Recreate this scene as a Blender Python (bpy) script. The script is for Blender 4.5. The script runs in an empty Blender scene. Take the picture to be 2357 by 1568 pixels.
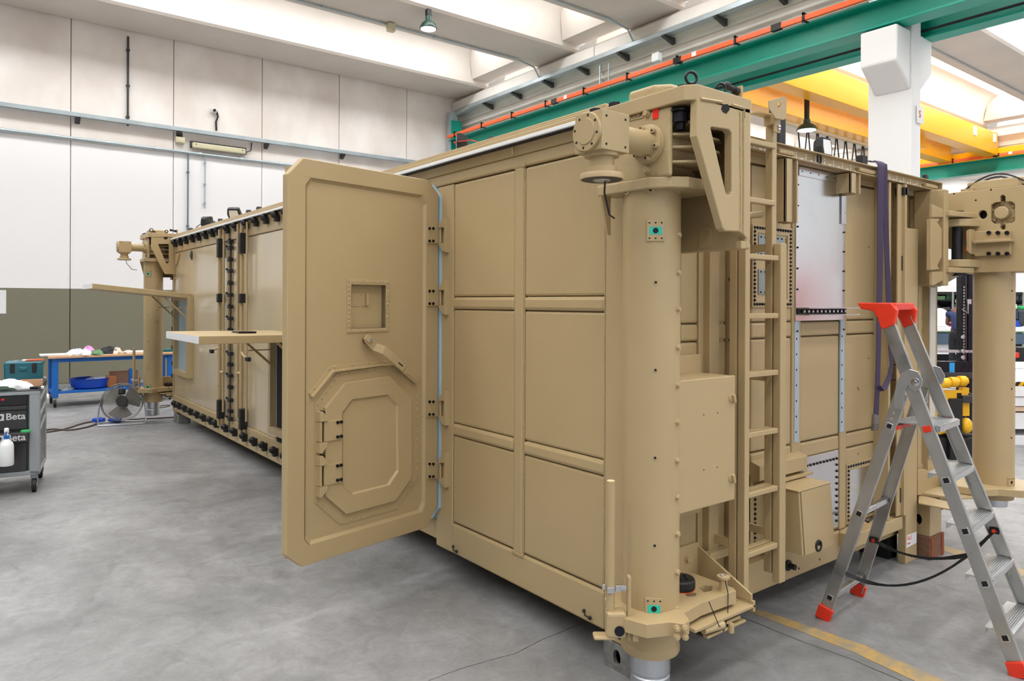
import bpy, bmesh, math, random
from mathutils import Vector, Matrix, geometry
V = Vector
R = random.Random(7)
# ------------------------------------------------------------------ camera, world, lights
FPX, CX, HY, RO, H = 1655.0, 1178.5, 697.0, 0.0043, 1.73
YAW = math.radians(37.58)
FW = V((math.sin(YAW), math.cos(YAW), 0)); RT = V((math.cos(YAW), -math.sin(YAW), 0))
CAM = V((0, 0, H))
cd = bpy.data.cameras.new('camera'); cam = bpy.data.objects.new('camera', cd)
bpy.context.collection.objects.link(cam)
cd.sensor_width = 36; cd.sensor_fit = 'HORIZONTAL'; cd.lens = FPX / 2357 * 36
cd.shift_y = -(784 - HY) / 2357; cd.clip_start = .05; cd.clip_end = 200
cam.matrix_world = Matrix.Translation(CAM) @ Matrix.Rotation(-YAW, 4, 'Z') @ Matrix.Rotation(math.pi / 2, 4, 'X') @ Matrix.Rotation(RO, 4, 'Z')
bpy.context.scene.camera = cam
sc = bpy.context.scene
sc.view_settings.view_transform = 'Standard'; sc.view_settings.look = 'None'
sc.view_settings.exposure = 0.0; sc.view_settings.gamma = 1; sc.view_settings.use_curve_mapping = False
wd = bpy.data.worlds.new('sky'); sc.world = wd; wd.use_nodes = True
wd.node_tree.nodes['Background'].inputs[0].default_value = (.93, .96, 1, 1)
wd.node_tree.nodes['Background'].inputs[1].default_value = 1.12
# daylight falling through the roof lights: one soft area light under each glazed strip
def sky_lamp(x, y, z, sx, sy, e):
    l = bpy.data.lights.new('skylight_daylight', 'AREA'); l.shape = 'RECTANGLE'; l.size = sx; l.size_y = sy
    l.energy = e; l.color = (1, .985, .96); l.spread = math.radians(180)
    o = bpy.data.objects.new('skylight_daylight', l); bpy.context.collection.objects.link(o); o.location = (x, y, z)
BEAMS = [16.85, 13.2, 10.08, 6.8, 3.5, 0.2, -3.1, -6.4]
for i in range(len(BEAMS) - 1):
    ym = (BEAMS[i] + BEAMS[i + 1]) / 2
    sky_lamp(1.2, ym, 8.43, 19.0, .66, 230)
    sky_lamp(19.5, ym, 8.43, 14.0, .66, 300)
    if i < 3: sky_lamp(33, ym, 8.43, 9, .66, 260)

# ------------------------------------------------------------------ projection helpers: pixel of the photograph -> point on a real plane
def ray(px, py):
    dx, dy = px - CX, py - HY
    return FW + RT * ((dx + RO * dy) / FPX) - V((0, 0, 1)) * ((dy - RO * dx) / FPX)
def PZ(px, py, z=0.0): d = ray(px, py); return CAM + d * ((z - H) / d.z)
def PD(px, py, D): return CAM + ray(px, py) * D
class Frame:
    """vertical plane through o with horizontal axis a and outward normal n"""
    def __init__(s, o, a, n): s.o = V((o[0], o[1], 0)); s.a = V((a[0], a[1], 0)).normalized(); s.n = V((n[0], n[1], 0)).normalized()
    def sz(s, px, py, d=0.0):
        r = ray(px, py); t = (s.o + s.n * d - CAM).dot(s.n) / r.dot(s.n); p = CAM + r * t
        return ((p - s.o).dot(s.a), p.z)
    def s(s_, px, d=0.0): return s_.sz(px, 700, d)[0]
    def z(s_, px, py, d=0.0): return s_.sz(px, py, d)[1]
    def pt(s, u, z, d=0.0): p = s.o + s.a * u + s.n * d; return V((p.x, p.y, z))
    def at(s, px, py, d=0.0): u, z = s.sz(px, py, d); return s.pt(u, z, d)
# ------------------------------------------------------------------ mesh builder
C = bpy.context.collection
ORG = {}
class MB:
    def __init__(s): s.v = []; s.f = []
    def add(s, vs, fs):
        k = len(s.v); s.v += [V(p) for p in vs]; s.f += [tuple(i + k for i in f) for f in fs]; return s
    def hexa(s, p):  # 8 points: bottom ring 0-3, top ring 4-7
        return s.add(p, [(0, 1, 2, 3), (4, 5, 6, 7), (0, 1, 5, 4), (1, 2, 6, 5), (2, 3, 7, 6), (3, 0, 4, 7)])
    def box(s, x0, x1, y0, y1, z0, z1):
        return s.hexa([(x0, y0, z0), (x1, y0, z0), (x1, y1, z0), (x0, y1, z0), (x0, y0, z1), (x1, y0, z1), (x1, y1, z1), (x0, y1, z1)])
    def fbox(s, fr, u0, u1, z0, z1, d0, d1):
        q = fr.pt
        return s.hexa([q(u0, z0, d0), q(u1, z0, d0), q(u1, z0, d1), q(u0, z0, d1), q(u0, z1, d0), q(u1, z1, d0), q(u1, z1, d1), q(u0, z1, d1)])
    def obox(s, c, ax, ay, az):  # centre and three half-axis vectors
        c = V(c); p = []
        for k in (-1, 1):
            for i, j in ((-1, -1), (1, -1), (1, 1), (-1, 1)): p.append(c + V(ax) * i + V(ay) * j + V(az) * k)
        return s.hexa(p)
    def beam(s, p0, p1, w, t, side=None):  # rectangular bar from p0 to p1, w along side, t across
        p0, p1 = V(p0), V(p1); d = (p1 - p0).normalized()
        sd = V(side) if side is not None else (V((0, 0, 1)).cross(d) if abs(d.z) < .9 else V((1, 0, 0)))
        sd = (sd - d * sd.dot(d)).normalized(); nn = d.cross(sd)
        return s.obox((p0 + p1) / 2, sd * w / 2, nn * t / 2, (p1 - p0) / 2)
    def poly(s, pts, fn, d0, d1, holes=()):  # flat polygon (u,v) with holes, extruded by fn(u,v,d)
        loops = [list(pts)] + [list(h) for h in holes]
        flat = [p for l in loops for p in l]
        tri = geometry.tessellate_polygon([[V((p[0], p[1], 0)) for p in l] for l in loops])
        n = len(flat); vs = [fn(p[0], p[1], d0) for p in flat] + [fn(p[0], p[1], d1) for p in flat]
        fs = []
        if not holes: fs += [tuple(range(n)), tuple(range(2 * n - 1, n - 1, -1))]
        else:
            fs += [tuple(t) for t in tri] + [tuple(i + n for i in reversed(t)) for t in tri]
        k = 0
        for l in loops:
            m = len(l)
            for i in range(m): j = (i + 1) % m; fs.append((k + i, k + j, k + j + n, k + i + n))
            k += m
        return s.add(vs, fs)
    def fpoly(s, fr, pts, d0, d1, holes=()): return s.poly(pts, fr.pt, d0, d1, holes)
    def fpx(s, fr, px, d0, d1, holes=(), dd=None):  # polygon given by pixels on the frame (at its front depth d1)
        g = d1 if dd is None else dd
        return s.poly([fr.sz(a, b, g) for a, b in px], fr.pt, d0, d1, [[fr.sz(a, b, g) for a, b in h] for h in holes])
    def rings(s, rings, cap=True, closed=False):
        k = len(s.v); n = len(rings[0])
        for r in rings: s.v += [V(p) for p in r]
        m = len(rings)
        for i in range(m if closed else m - 1):
            a = k + i * n; b = k + ((i + 1) % m) * n
            for j in range(n): s.f.append((a + j, a + (j + 1) % n, b + (j + 1) % n, b + j))
        if cap and not closed: s.f.append(tuple(k + j for j in range(n))); s.f.append(tuple(k + (m - 1) * n + j for j in reversed(range(n))))
        return s
    @staticmethod
    def basis(d):
        d = V(d).normalized(); a = V((0, 0, 1)) if abs(d.z) < .9 else V((1, 0, 0))
        x = a.cross(d).normalized(); return x, d.cross(x)
    def lathe(s, p, d, prof, n=24):  # prof: (distance along d, radius)
        p = V(p); d = V(d).normalized(); x, y = s.basis(d)
        return s.rings([[p + d * h + (x * math.cos(t) + y * math.sin(t)) * max(r, 1e-4) for t in [2 * math.pi * i / n for i in range(n)]] for h, r in prof])
    def cyl(s, p0, p1, r, r1=None, n=16):
        p0, p1 = V(p0), V(p1); L = (p1 - p0).length
        return s.lathe(p0, p1 - p0, [(0, r), (L, r if r1 is None else r1)], n)
    def tube(s, pts, r, n=8, closed=False, flat=None):
        pts = [V(p) for p in pts]; m = len(pts); rg = []; px = None
        for i, p in enumerate(pts):
            a = pts[(i - 1) % m] if (closed or i > 0) else p; b = pts[(i + 1) % m] if (closed or i < m - 1) else p
            d = (b - a).normalized()
            if px is None: x, y = s.basis(d)
            else: x = (px - d * px.dot(d)).normalized(); y = d.cross(x)
            px = x; rr = r[i] if isinstance(r, (list, tuple)) else r
            rg.append([p + (x * math.cos(t) + y * math.sin(t)) * rr for t in [2 * math.pi * j / n for j in range(n)]])
        return s.rings(rg, closed=closed)
    def strap(s, pts, sides, w, t):  # ribbon: side vector per point
        rg = []
        for i, p in enumerate(pts):
            p = V(p); a = V(pts[max(0, i - 1)]); b = V(pts[min(len(pts) - 1, i + 1)]); d = (b - a).normalized()
            sd = V(sides[i] if isinstance(sides, list) else sides); sd = (sd - d * sd.dot(d)).normalized(); nn = d.cross(sd)
            ww = w[i] if isinstance(w, list) else w
            rg.append([p + sd * ww / 2 + nn * t / 2, p - sd * ww / 2 + nn * t / 2, p - sd * ww / 2 - nn * t / 2, p + sd * ww / 2 - nn * t / 2])
        return s.rings(rg)
    def ball(s, c, r, n=10, m=6, sc=(1, 1, 1)):
        c = V(c); rg = []
        for i in range(m + 1):
            a = math.pi * i / m; rr = max(math.sin(a), .01)
            rg.append([c + V((math.cos(t) * rr * r * sc[0], math.sin(t) * rr * r * sc[1], -math.cos(a) * r * sc[2])) for t in [2 * math.pi * j / n for j in range(n)]])
        return s.rings(rg)
    def bolt(s, p, d, r, h, n=6): return s.cyl(p, V(p) + V(d).normalized() * h, r, r * .92, n)
    def build(s, name, mat, parent=None, bev=0, seg=2, smooth=None, org=None, kind=None, label=None):
        if parent is not None: org = ORG[parent.name]
        elif org is None:
            lo = [min(p[i] for p in s.v) for i in range(3)]; hi = [max(p[i] for p in s.v) for i in range(3)]
            org = V(((lo[0] + hi[0]) / 2, (lo[1] + hi[1]) / 2, lo[2]))
        org = V(org)
        me = bpy.data.meshes.new(name); me.from_pydata([tuple(p - org) for p in s.v], [], s.f)
        b = bmesh.new(); b.from_mesh(me); bmesh.ops.recalc_face_normals(b, faces=b.faces); b.to_mesh(me); b.free()
        me.materials.append(mat)
        if smooth: me.shade_smooth(); me.set_sharp_from_angle(angle=math.radians(smooth))
        o = bpy.data.objects.new(name, me); C.objects.link(o); ORG[o.name] = org
        if not name.endswith(('recess', 'hole', 'holes', 'screws', 'hub', 'latch')): MESHES.append(o)
        if parent is not None: o.parent = parent
        else: o.location = org
        if bev:
            m = o.modifiers.new('bevel', 'BEVEL'); m.width = bev; m.segments = seg; m.limit_method = 'ANGLE'; m.angle_limit = math.radians(35)
        if kind: o['kind'] = kind
        if label: o['label'] = label
        return o
def LAST(): return MESHES[-1]
MESHES = []
def thing(name, loc, label, cat, group=None, kind=None):
    o = bpy.data.objects.new(name, None); C.objects.link(o); o.location = loc; ORG[o.name] = V(loc); o.empty_display_size = .1
    o['label'] = label; o['category'] = cat
    if group: o['group'] = group
    if kind: o['kind'] = kind
    return o
def struct(name, loc=(0, 0, 0)):
    o = bpy.data.objects.new(name, None); C.objects.link(o); o.location = loc; ORG[o.name] = V(loc); o['kind'] = 'structure'; return o
def tag(o, label, cat, group=None):
    o['label'] = label; o['category'] = cat
    if group: o['group'] = group
    return o
def kids(o): return [c for c in bpy.data.objects if c.parent == o]
def dup(o, off, label=None, group=None, parent=None, skip=()):
    c = o.copy(); C.objects.link(c)
    if parent is None: c.location = o.location + V(off); 
    else: c.parent = parent
    if label: c['label'] = label
    if group: c['group'] = group
    for ch in kids(o):
        if ch.name.split('.')[0] in skip: continue
        dup(ch, (0, 0, 0), parent=c, skip=skip)
    ORG[c.name] = ORG[o.name] + V(off)
    return c
def put(o, parent, off):  # copy one part, shifted
    c = o.copy(); C.objects.link(c); c.parent = parent; c.location = o.location + V(off); return c
# ------------------------------------------------------------------ materials
def lin(c): return tuple(((x / 255) / 12.92 if x / 255 <= .04045 else ((x / 255 + .055) / 1.055) ** 2.4) for x in c) + (1,)
def mat(name, rgb, rough=.5, metal=0, var=.06, vs=3.0, bump=0, bs=60, emit=None, coat=0, stretch=None, alpha=None, trans=0):
    m = bpy.data.materials.new(name); m.use_nodes = True; nt = m.node_tree; b = nt.nodes['Principled BSDF']; N = nt.nodes.new; L = nt.links.new
    b.inputs['Roughness'].default_value = rough; b.inputs['Metallic'].default_value = metal
    c = lin(rgb); b.inputs['Base Color'].default_value = c
    geo = N('ShaderNodeNewGeometry'); vec = geo.outputs['Position']
    if stretch:
        mp = N('ShaderNodeMapping'); mp.inputs['Scale'].default_value = stretch; L(vec, mp.inputs['Vector']); vec = mp.outputs[0]
    if var:
        n = N('ShaderNodeTexNoise'); n.inputs['Scale'].default_value = vs; n.inputs['Detail'].default_value = 4; L(vec, n.inputs['Vector'])
        r = N('ShaderNodeMapRange'); r.inputs[1].default_value = .3; r.inputs[2].default_value = .7; r.inputs[3].default_value = 1 - var; r.inputs[4].default_value = 1 + var; L(n.outputs[0], r.inputs[0])
        mx = N('ShaderNodeVectorMath'); mx.operation = 'SCALE'; mx.inputs[0].default_value = c[:3]; L(r.outputs[0], mx.inputs['Scale']); L(mx.outputs[0], b.inputs['Base Color'])
        r2 = N('ShaderNodeMapRange'); r2.inputs[1].default_value = .3; r2.inputs[2].default_value = .7; r2.inputs[3].default_value = max(.02, rough - var * .8); r2.inputs[4].default_value = min(1, rough + var * .8); L(n.outputs[0], r2.inputs[0]); L(r2.outputs[0], b.inputs['Roughness'])
    if bump:
        n2 = N('ShaderNodeTexNoise'); n2.inputs['Scale'].default_value = bs; n2.inputs['Detail'].default_value = 3; L(vec, n2.inputs['Vector'])
        bp = N('ShaderNodeBump'); bp.inputs['Strength'].default_value = bump; bp.inputs['Distance'].default_value = .002; L(n2.outputs[0], bp.inputs['Height']); L(bp.outputs[0], b.inputs['Normal'])
    if emit: b.inputs['Emission Color'].default_value = c; b.inputs['Emission Strength'].default_value = emit
    if coat: b.inputs['Coat Weight'].default_value = coat
    if trans: b.inputs['Transmission Weight'].default_value = trans
    return m
TAN = mat('tan_paint', (178, 156, 116), .40, var=.035, vs=1.3, bump=.35, bs=220)
TAN2 = mat('tan_cast_paint', (178, 157, 117), .42, var=.04, vs=4, bump=.9, bs=160)
WELD = mat('tan_weld', (168, 146, 106), .5, var=.12, vs=60, bump=1.0, bs=90)
ALU = mat('mill_aluminium', (196, 198, 200), .33, 1, var=.10, vs=9, stretch=(1, 1, .12))
ALUS = mat('ladder_aluminium', (190, 189, 186), .36, 1, var=.14, vs=6)
SHEET = mat('galvanised_sheet', (206, 209, 211), .2, 1, var=.08, vs=3.5)
BARE = mat('bare_primer_metal', (176, 196, 208), .45, .35, var=.05, vs=5)
CHROME = mat('polished_steel', (215, 215, 218), .12, 1, var=0)
STEEL = mat('turned_steel', (196, 200, 206), .32, .9, var=.07, vs=14, stretch=(3, 3, .6))
GALV = mat('galvanised_tray', (178, 190, 196), .4, .6, var=.08, vs=3)
BLACK = mat('black_rubber', (22, 22, 24), .55, var=.1, vs=20)
BLKM = mat('black_oxide_steel', (34, 33, 40), .32, .6, var=.1, vs=30)
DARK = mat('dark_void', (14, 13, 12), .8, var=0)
RED = mat('red_plastic', (226, 52, 24), .42, var=.05, vs=20)
REFL = mat('red_reflector', (235, 40, 22), .3, var=.05, vs=120)
TEAL = mat('turquoise_tape', (38, 190, 168), .5, var=.06, vs=60)
GREEN = mat('crane_green_paint', (0, 148, 128), .34, var=.06, vs=2.5)
ORANGE = mat('orange_rail', (236, 104, 56), .5, var=.05, vs=3)
YELLOW = mat('crane_yellow_paint', (250, 176, 8), .3, var=.03, vs=.6)
YELM = mat('machine_yellow_paint', (232, 178, 20), .4, var=.08, vs=8)
WHITE = mat('white_paint', (232, 232, 232), .6, var=.02, vs=1)
ROOF = mat('white_concrete', (216, 208, 200), .75, var=.05, vs=.9, bump=.5, bs=18)
CONC = mat('raw_concrete', (222, 217, 210), .8, var=.06, vs=1.1, bump=.5, bs=14)
BLUE = mat('bench_blue_paint', (22, 104, 190), .42, var=.05, vs=6)
WOOD = mat('beech_worktop', (204, 164, 126), .5, var=.1, vs=3, stretch=(.4, 3, 3))
TIMBER = mat('timber_block', (118, 84, 66), .8, var=.25, vs=10, stretch=(1, 1, 4), bump=.8)
CARD = mat('cardboard', (190, 148, 116), .8, var=.05, vs=12)
GREY = mat('trolley_grey_paint', (150, 156, 160), .4, var=.03)
DGREY = mat('trolley_dark_paint', (50, 50, 52), .42, var=.08, vs=12)
PLWH = mat('white_plastic', (236, 238, 240), .35, var=.02, vs=12)
CLOTH = mat('white_cloth', (235, 238, 240), .9, var=.04, vs=14, bump=.6, bs=60)
PURP = mat('purple_webbing', (62, 51, 78), .85, var=.14, vs=40, bump=1, bs=260)
WEB = mat('black_webbing', (26, 27, 30), .7, var=.15, vs=50)
BEIGE = mat('beige_plastic', (206, 200, 168), .5, var=.05, vs=4)
LETTER = mat('pale_lettering', (205, 206, 206), .5, var=0)
REDINK = mat('red_ink', (206, 40, 48), .6, var=0)
def lamp_mat(name, e, c=(1, 1, 1)):
    m = bpy.data.materials.new(name); m.use_nodes = True; b = m.node_tree.nodes['Principled BSDF']
    b.inputs['Base Color'].default_value = (.8, .8, .8, 1); b.inputs['Emission Color'].default_value = c + (1,); b.inputs['Emission Strength'].default_value = e; return m
SKYL = lamp_mat('daylit_roof_glazing', 6.0, (.97, .99, 1))
LAMPON = lamp_mat('lit_lamp_lens', 2.5, (.93, 1, .96))
# floor: worn power-floated concrete
def floor_mat():
    m = bpy.data.materials.new('polished_concrete_floor'); m.use_nodes = True; nt = m.node_tree; b = nt.nodes['Principled BSDF']; N = nt.nodes.new; L = nt.links.new
    g = N('ShaderNodeNewGeometry')
    def noise(s, d, dist=0, rg=.55, sc=None):
        n = N('ShaderNodeTexNoise'); n.inputs['Scale'].default_value = s; n.inputs['Detail'].default_value = d; n.inputs['Distortion'].default_value = dist; n.inputs['Roughness'].default_value = rg
        if sc:
            mp = N('ShaderNodeMapping'); mp.inputs['Scale'].default_value = sc; L(g.outputs['Position'], mp.inputs[0]); L(mp.outputs[0], n.inputs['Vector'])
        else: L(g.outputs['Position'], n.inputs['Vector'])
        return n.outputs[0]
    def rng(o, a, bb, c, d):
        r = N('ShaderNodeMapRange'); r.inputs[1].default_value = a; r.inputs[2].default_value = bb; r.inputs[3].default_value = c; r.inputs[4].default_value = d; L(o, r.inputs[0]); return r.outputs[0]
    def mul(a, c):
        x = N('ShaderNodeMath'); x.operation = 'MULTIPLY'; L(a, x.inputs[0]); L(c, x.inputs[1]); return x.outputs[0]
    v = mul(rng(noise(.9, 6, .6, .62), .36, .66, .72, 1.16), rng(noise(5.5, 6, 1.4, .65), .3, .7, .80, 1.14))
    v = mul(v, rng(noise(40, 4), .3, .7, .93, 1.06))
    v = mul(v, rng(noise(2.2, 8, 2.5, .75, (1, .35, 1)), .55, .70, 1.0, .76))   # scuffs and smears
    v = mul(v, rng(noise(3.3, 9, 1.5, .8), .27, .38, .6, 1.0))                # small oil stains
    cl = N('ShaderNodeVectorMath'); cl.operation = 'SCALE'; cl.inputs[0].default_value = (.262, .262, .266); L(v, cl.inputs['Scale']); L(cl.outputs[0], b.inputs['Base Color'])
    L(rng(noise(3, 5, 1), .3, .7, .34, .56), b.inputs['Roughness'])
    bp = N('ShaderNodeBump'); bp.inputs['Strength'].default_value = .25; bp.inputs['Distance'].default_value = .003; L(noise(30, 4), bp.inputs['Height']); L(bp.outputs[0], b.inputs['Normal'])
    return m
FLOOR = floor_mat()
def wall_mat():  # painted precast panels: olive dado, white paint, bare concrete above the pipe
    m = bpy.data.materials.new('painted_precast_wall'); m.use_nodes = True; nt = m.node_tree; b = nt.nodes['Principled BSDF']; N = nt.nodes.new; L = nt.links.new
    g = N('ShaderNodeNewGeometry'); sx = N('ShaderNodeSeparateXYZ'); L(g.outputs['Position'], sx.inputs[0])
    def gt(o, v):
        x = N('ShaderNodeMath'); x.operation = 'GREATER_THAN'; L(o, x.inputs[0]); x.inputs[1].default_value = v; return x.outputs[0]
    n = N('ShaderNodeTexNoise'); n.inputs['Scale'].default_value = .8; n.inputs['Detail'].default_value = 6; mp = N('ShaderNodeMapping'); mp.inputs['Scale'].default_value = (1.4, 1, 1); L(g.outputs['Position'], mp.inputs[0]); L(mp.outputs[0], n.inputs['Vector'])
    r = N('ShaderNodeValToRGB'); r.color_ramp.elements[0].position = .35; r.color_ramp.elements[1].position = .7
    r.color_ramp.elements[0].color = lin((222, 213, 206)); r.color_ramp.elements[1].color = lin((240, 236, 232)); L(n.outputs[0], r.inputs[0])
    m1 = N('ShaderNodeMix'); m1.data_type = 'RGBA'; m1.inputs[6].default_value = lin((126, 124, 106)); m1.inputs[7].default_value = lin((244, 244, 246)); L(gt(sx.outputs[2], 1.985), m1.inputs[0])
    m2 = N('ShaderNodeMix'); m2.data_type = 'RGBA'; L(m1.outputs[2], m2.inputs[6]); L(r.outputs[0], m2.inputs[7]); L(gt(sx.outputs[2], 5.08), m2.inputs[0])
    L(m2.outputs[2], b.inputs['Base Color']); b.inputs['Roughness'].default_value = .62
    return m
WALL = wall_mat()
def meshtext(body, size, mt, parent, fr, u, z, d, ext=.001, flip=1, name='lettering', bold=0):
    c = bpy.data.curves.new(name, 'FONT'); c.body = body; c.size = size; c.extrude = ext; c.align_y = 'CENTER'; c.offset = bold
    o = bpy.data.objects.new(name, c); C.objects.link(o); dg = bpy.context.evaluated_depsgraph_get()
    me = bpy.data.meshes.new_from_object(o.evaluated_get(dg)); bpy.data.objects.remove(o); me.materials.clear(); me.materials.append(mt)
    a = fr.a * flip; up = V((0, 0, 1)); nn = a.cross(up); pp = fr.pt(u, z, d)
    M = Matrix((a, up, nn)).transposed().to_4x4(); M.translation = pp - ORG[parent.name]; me.transform(M)
    o = bpy.data.objects.new(name, me); C.objects.link(o); o.parent = parent; ORG[o.name] = ORG[parent.name]; return o
# ------------------------------------------------------------------ the hall
fl = struct('floor')
MB().box(-9, 41, -9, 18, -.12, 0).build('floor_slab', FLOOR, fl)
LINE = bpy.data.materials.new('worn_yellow_line'); LINE.use_nodes = True
def line_mat():
    nt = LINE.node_tree; b = nt.nodes['Principled BSDF']; N = nt.nodes.new; L = nt.links.new
    g = N('ShaderNodeNewGeometry'); n = N('ShaderNodeTexNoise'); n.inputs['Scale'].default_value = 9; n.inputs['Detail'].default_value = 8; n.inputs['Roughness'].default_value = .75; L(g.outputs['Position'], n.inputs['Vector'])
    r = N('ShaderNodeValToRGB'); r.color_ramp.elements[0].position = .36; r.color_ramp.elements[1].position = .60
    r.color_ramp.elements[0].color = (.25, .235, .20, 1); r.color_ramp.elements[1].color = (.50, .315, .085, 1); L(n.outputs[0], r.inputs[0]); L(r.outputs[0], b.inputs['Base Color']); b.inputs['Roughness'].default_value = .5
line_mat()
def strip(pts0, pts1, z=.002):  # thin paint film between two floor polylines
    m = MB()
    for i in range(len(pts0) - 1):
        a, b, c, d = pts0[i], pts0[i + 1], pts1[i + 1], pts1[i]
        m.hexa([V((p.x, p.y, 0.0003)) for p in (a, b, c, d)] + [V((p.x, p.y, z)) for p in (a, b, c, d)])
    return m
strip([PZ(1722, 1398), PZ(1810, 1424), PZ(1990, 1487), PZ(2175, 1568), PZ(2330, 1640)], [PZ(1712, 1404), PZ(1795, 1436), PZ(1960, 1500), PZ(2105, 1568), PZ(2250, 1643)]).build('line', LINE, fl)
strip([PZ(2110, 1240), PZ(2200, 1264), PZ(2357, 1312)], [PZ(2100, 1248), PZ(2190, 1275), PZ(2357, 1330)]).build('line', LINE, fl)
JOINT = mat('dark_joint_filler', (62, 60, 58), .8, var=.2, vs=40)
def crack(px, w=.004):
    P = [PZ(a, b) for a, b in px]; Q = []
    for i in range(len(P) - 1):
        for k in range(8): Q.append(P[i].lerp(P[i + 1], k / 8))
    Q.append(P[-1]); j = [V((R.uniform(-1, 1), R.uniform(-1, 1), 0)) * w * .5 for _ in Q]
    Q = [q + j[i] for i, q in enumerate(Q)]
    up, dn = [], []
    for i, q in enumerate(Q):
        d = (Q[min(i + 1, len(Q) - 1)] - Q[max(i - 1, 0)]).normalized(); s = V((-d.y, d.x, 0)) * w * R.uniform(.3, .7)
        up.append(q + s); dn.append(q - s)
    return strip(up, dn, .0012)
crack([(1650, 1402), (1720, 1426), (1840, 1475), (1960, 1518), (2075, 1568), (2160, 1610)]).build('joint', JOINT, fl)
crack([(1180, 1508), (1215, 1490), (1250, 1472), (1310, 1448), (1395, 1414)], .0028).build('joint', JOINT, fl)
crack([(985, 1568), (1060, 1540), (1180, 1506)], .002).build('joint', JOINT, fl)
# rear wall of precast panels
YW = 17.6
wl = struct('wall_left', (0, YW, 0))
x = -8.13
while x < 11.5:
    MB().box(x + .006, x + 1.996 - .006, YW, YW + .2, 0, 8.3).build('panel', WALL, wl, bev=.012)
    x += 1.996
for k in range(10): MB().box(11.84 + k * 2.9 + .006, 11.84 + (k + 1) * 2.9 - .006, YW, YW + .2, 0, 8.3).build('panel', WALL, wl, bev=.012)
MB().box(-9, 41, YW + .12, YW + .25, 0, 8.3).build('panel_backing', mat('joint_mastic', (150, 142, 132), .8), wl)
wr = struct('wall_right', (38, 0, 0))
for k in range(10): MB().box(38, 38.2, -9 + k * 2.7 + .005, -9 + (k + 1) * 2.7 - .005, 0, 8.4).build('panel', WHITE, wr, bev=.012)
# roof: wing-shaped precast beams along X with roof lights between them
wf = struct('wall_light_block', (-9.1, 4, 0))  # unseen wall, added to cut the light on the container's left face
for k in range(13): MB().box(-9.2, -9, -9 + k * 2.05 + .005, -9 + (k + 1) * 2.05 - .005, 0, 8.3).build('panel', mat('dark_grey_light_block', (92, 94, 96), .7) if k == 0 else bpy.data.materials['dark_grey_light_block'], wf, bev=.012)  # plain wall panels, coloured dark to limit bounce light
ce = struct('ceiling', (0, 0, 7.5))
ZS = 7.63
def wing(x0, x1, yc, hw=.68):
    h = [(hw, 0), (hw + .05, .05), (hw + .10, .26), (hw + .17, .46), (hw + .28, .64), (hw + .44, .77), (hw + .60, .84), (hw + .60, .90), (hw + .40, .88), (hw + .2, .76), (hw - .1, .5), (hw - .3, .4)]
    pr = [(-a_, b_) for a_, b_ in h] + [(a_, b_) for a_, b_ in reversed(h)]
    m = MB(); m.poly(pr, lambda u, v, d: V((d, yc + u, ZS + v)), x0, x1); return m
def rooflight(x0, x1, y0, y1):
    g = MB(); z = ZS + .86; n = 8
    rg = []
    for xx in (x0, x1): rg.append([V((xx, y0 + (y1 - y0) * i / n, z + .28 * math.sin(math.pi * i / n))) for i in range(n + 1)] + [V((xx, y1, z - .02)), V((xx, y0, z - .02))])
    return g.rings(rg)
for (x0, x1, nb) in ((-9, 11.55, 8), (12.05, 27.3, 8), (27.9, 38, 8)):
    for i, yb in enumerate(BEAMS[:nb]):
        wing(x0, x1, yb).build('roof_beam', ROOF, ce, smooth=30)
        if i < nb - 1:
            ya, yc2 = BEAMS[i + 1] + 1.26, yb - 1.26
            L = (x1 - x0 - 1.0); k = 5
            for j in range(k):
                rooflight(x0 + .15 + L * j / k + .02, x0 + .15 + L * (j + 1) / k - .02, ya, yc2).build('roof_light', SKYL, ce)
            m = MB(); m.poly([(ya - .5, .15), (yc2 + .5, .15), (yc2 + .1, 1.2), (ya - .1, 1.2)], lambda u, v, d: V((d + (v - .15) * -.45, u, ZS + v)), x1 - .55, x1 - .02); m.build('end_diaphragm', ROOF, ce)
MB().box(-9, 38, 17.35, 17.65, ZS + .3, 8.6).build('edge_beam', ROOF, ce)
# concrete girders on the two column lines (along Y)
XG = 11.6
def girder(X, nm):
    g = struct(nm, (X, 0, 6.5)); pr = [(-.16, 6.55), (.42, 6.55), (.42, 7.5), (.55, 7.63), (-.12, 7.63), (-.30, 7.5), (-.30, 7.28), (-.06, 7.12), (-.06, 6.98), (0, 6.98), (0, 6.86), (-.10, 6.86), (-.10, 6.80), (0, 6.80), (0, 6.66), (-.16, 6.66)]
    y = -9
    while y < 17.5:
        y2 = min(y + 6.9, 17.58); MB().poly(pr, lambda u, v, d: V((X + u, d, v)), y + .01, y2 - .01).build('girder_section', CONC, g, bev=.012); y = y2
    return g
girder(XG, 'trim_1'); girder(27.35, 'trim_2')
# white column with corbels
def column(X, y0, y1, full=True):
    p = struct('column', (X, (y0 + y1) / 2, 0))
    MB().box(X, X + .30, y0, y1, 0, 6.56).build('shaft', WHITE, p, bev=.02)
    yc0, yc1 = y0 + .02, y1 - .10
    MB().poly([(0, 5.0), (-.46, 5.36), (-.46, 5.90), (0, 5.90)], lambda u, v, d: V((X + u, d, v)), yc0, yc1).build('corbel', WHITE, p, bev=.03)
    MB().poly([(.30, 5.0), (.74, 5.36), (.74, 5.90), (.30, 5.90)], lambda u, v, d: V((X + u, d, v)), yc0, yc1).build('corbel', WHITE, p, bev=.03)
    return p
colA = column(11.45, 4.95, 5.62)
column(11.45, -2.2, -1.6); column(27.3, 5.0, 5.7); column(27.3, 11.6, 12.3)
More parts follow.
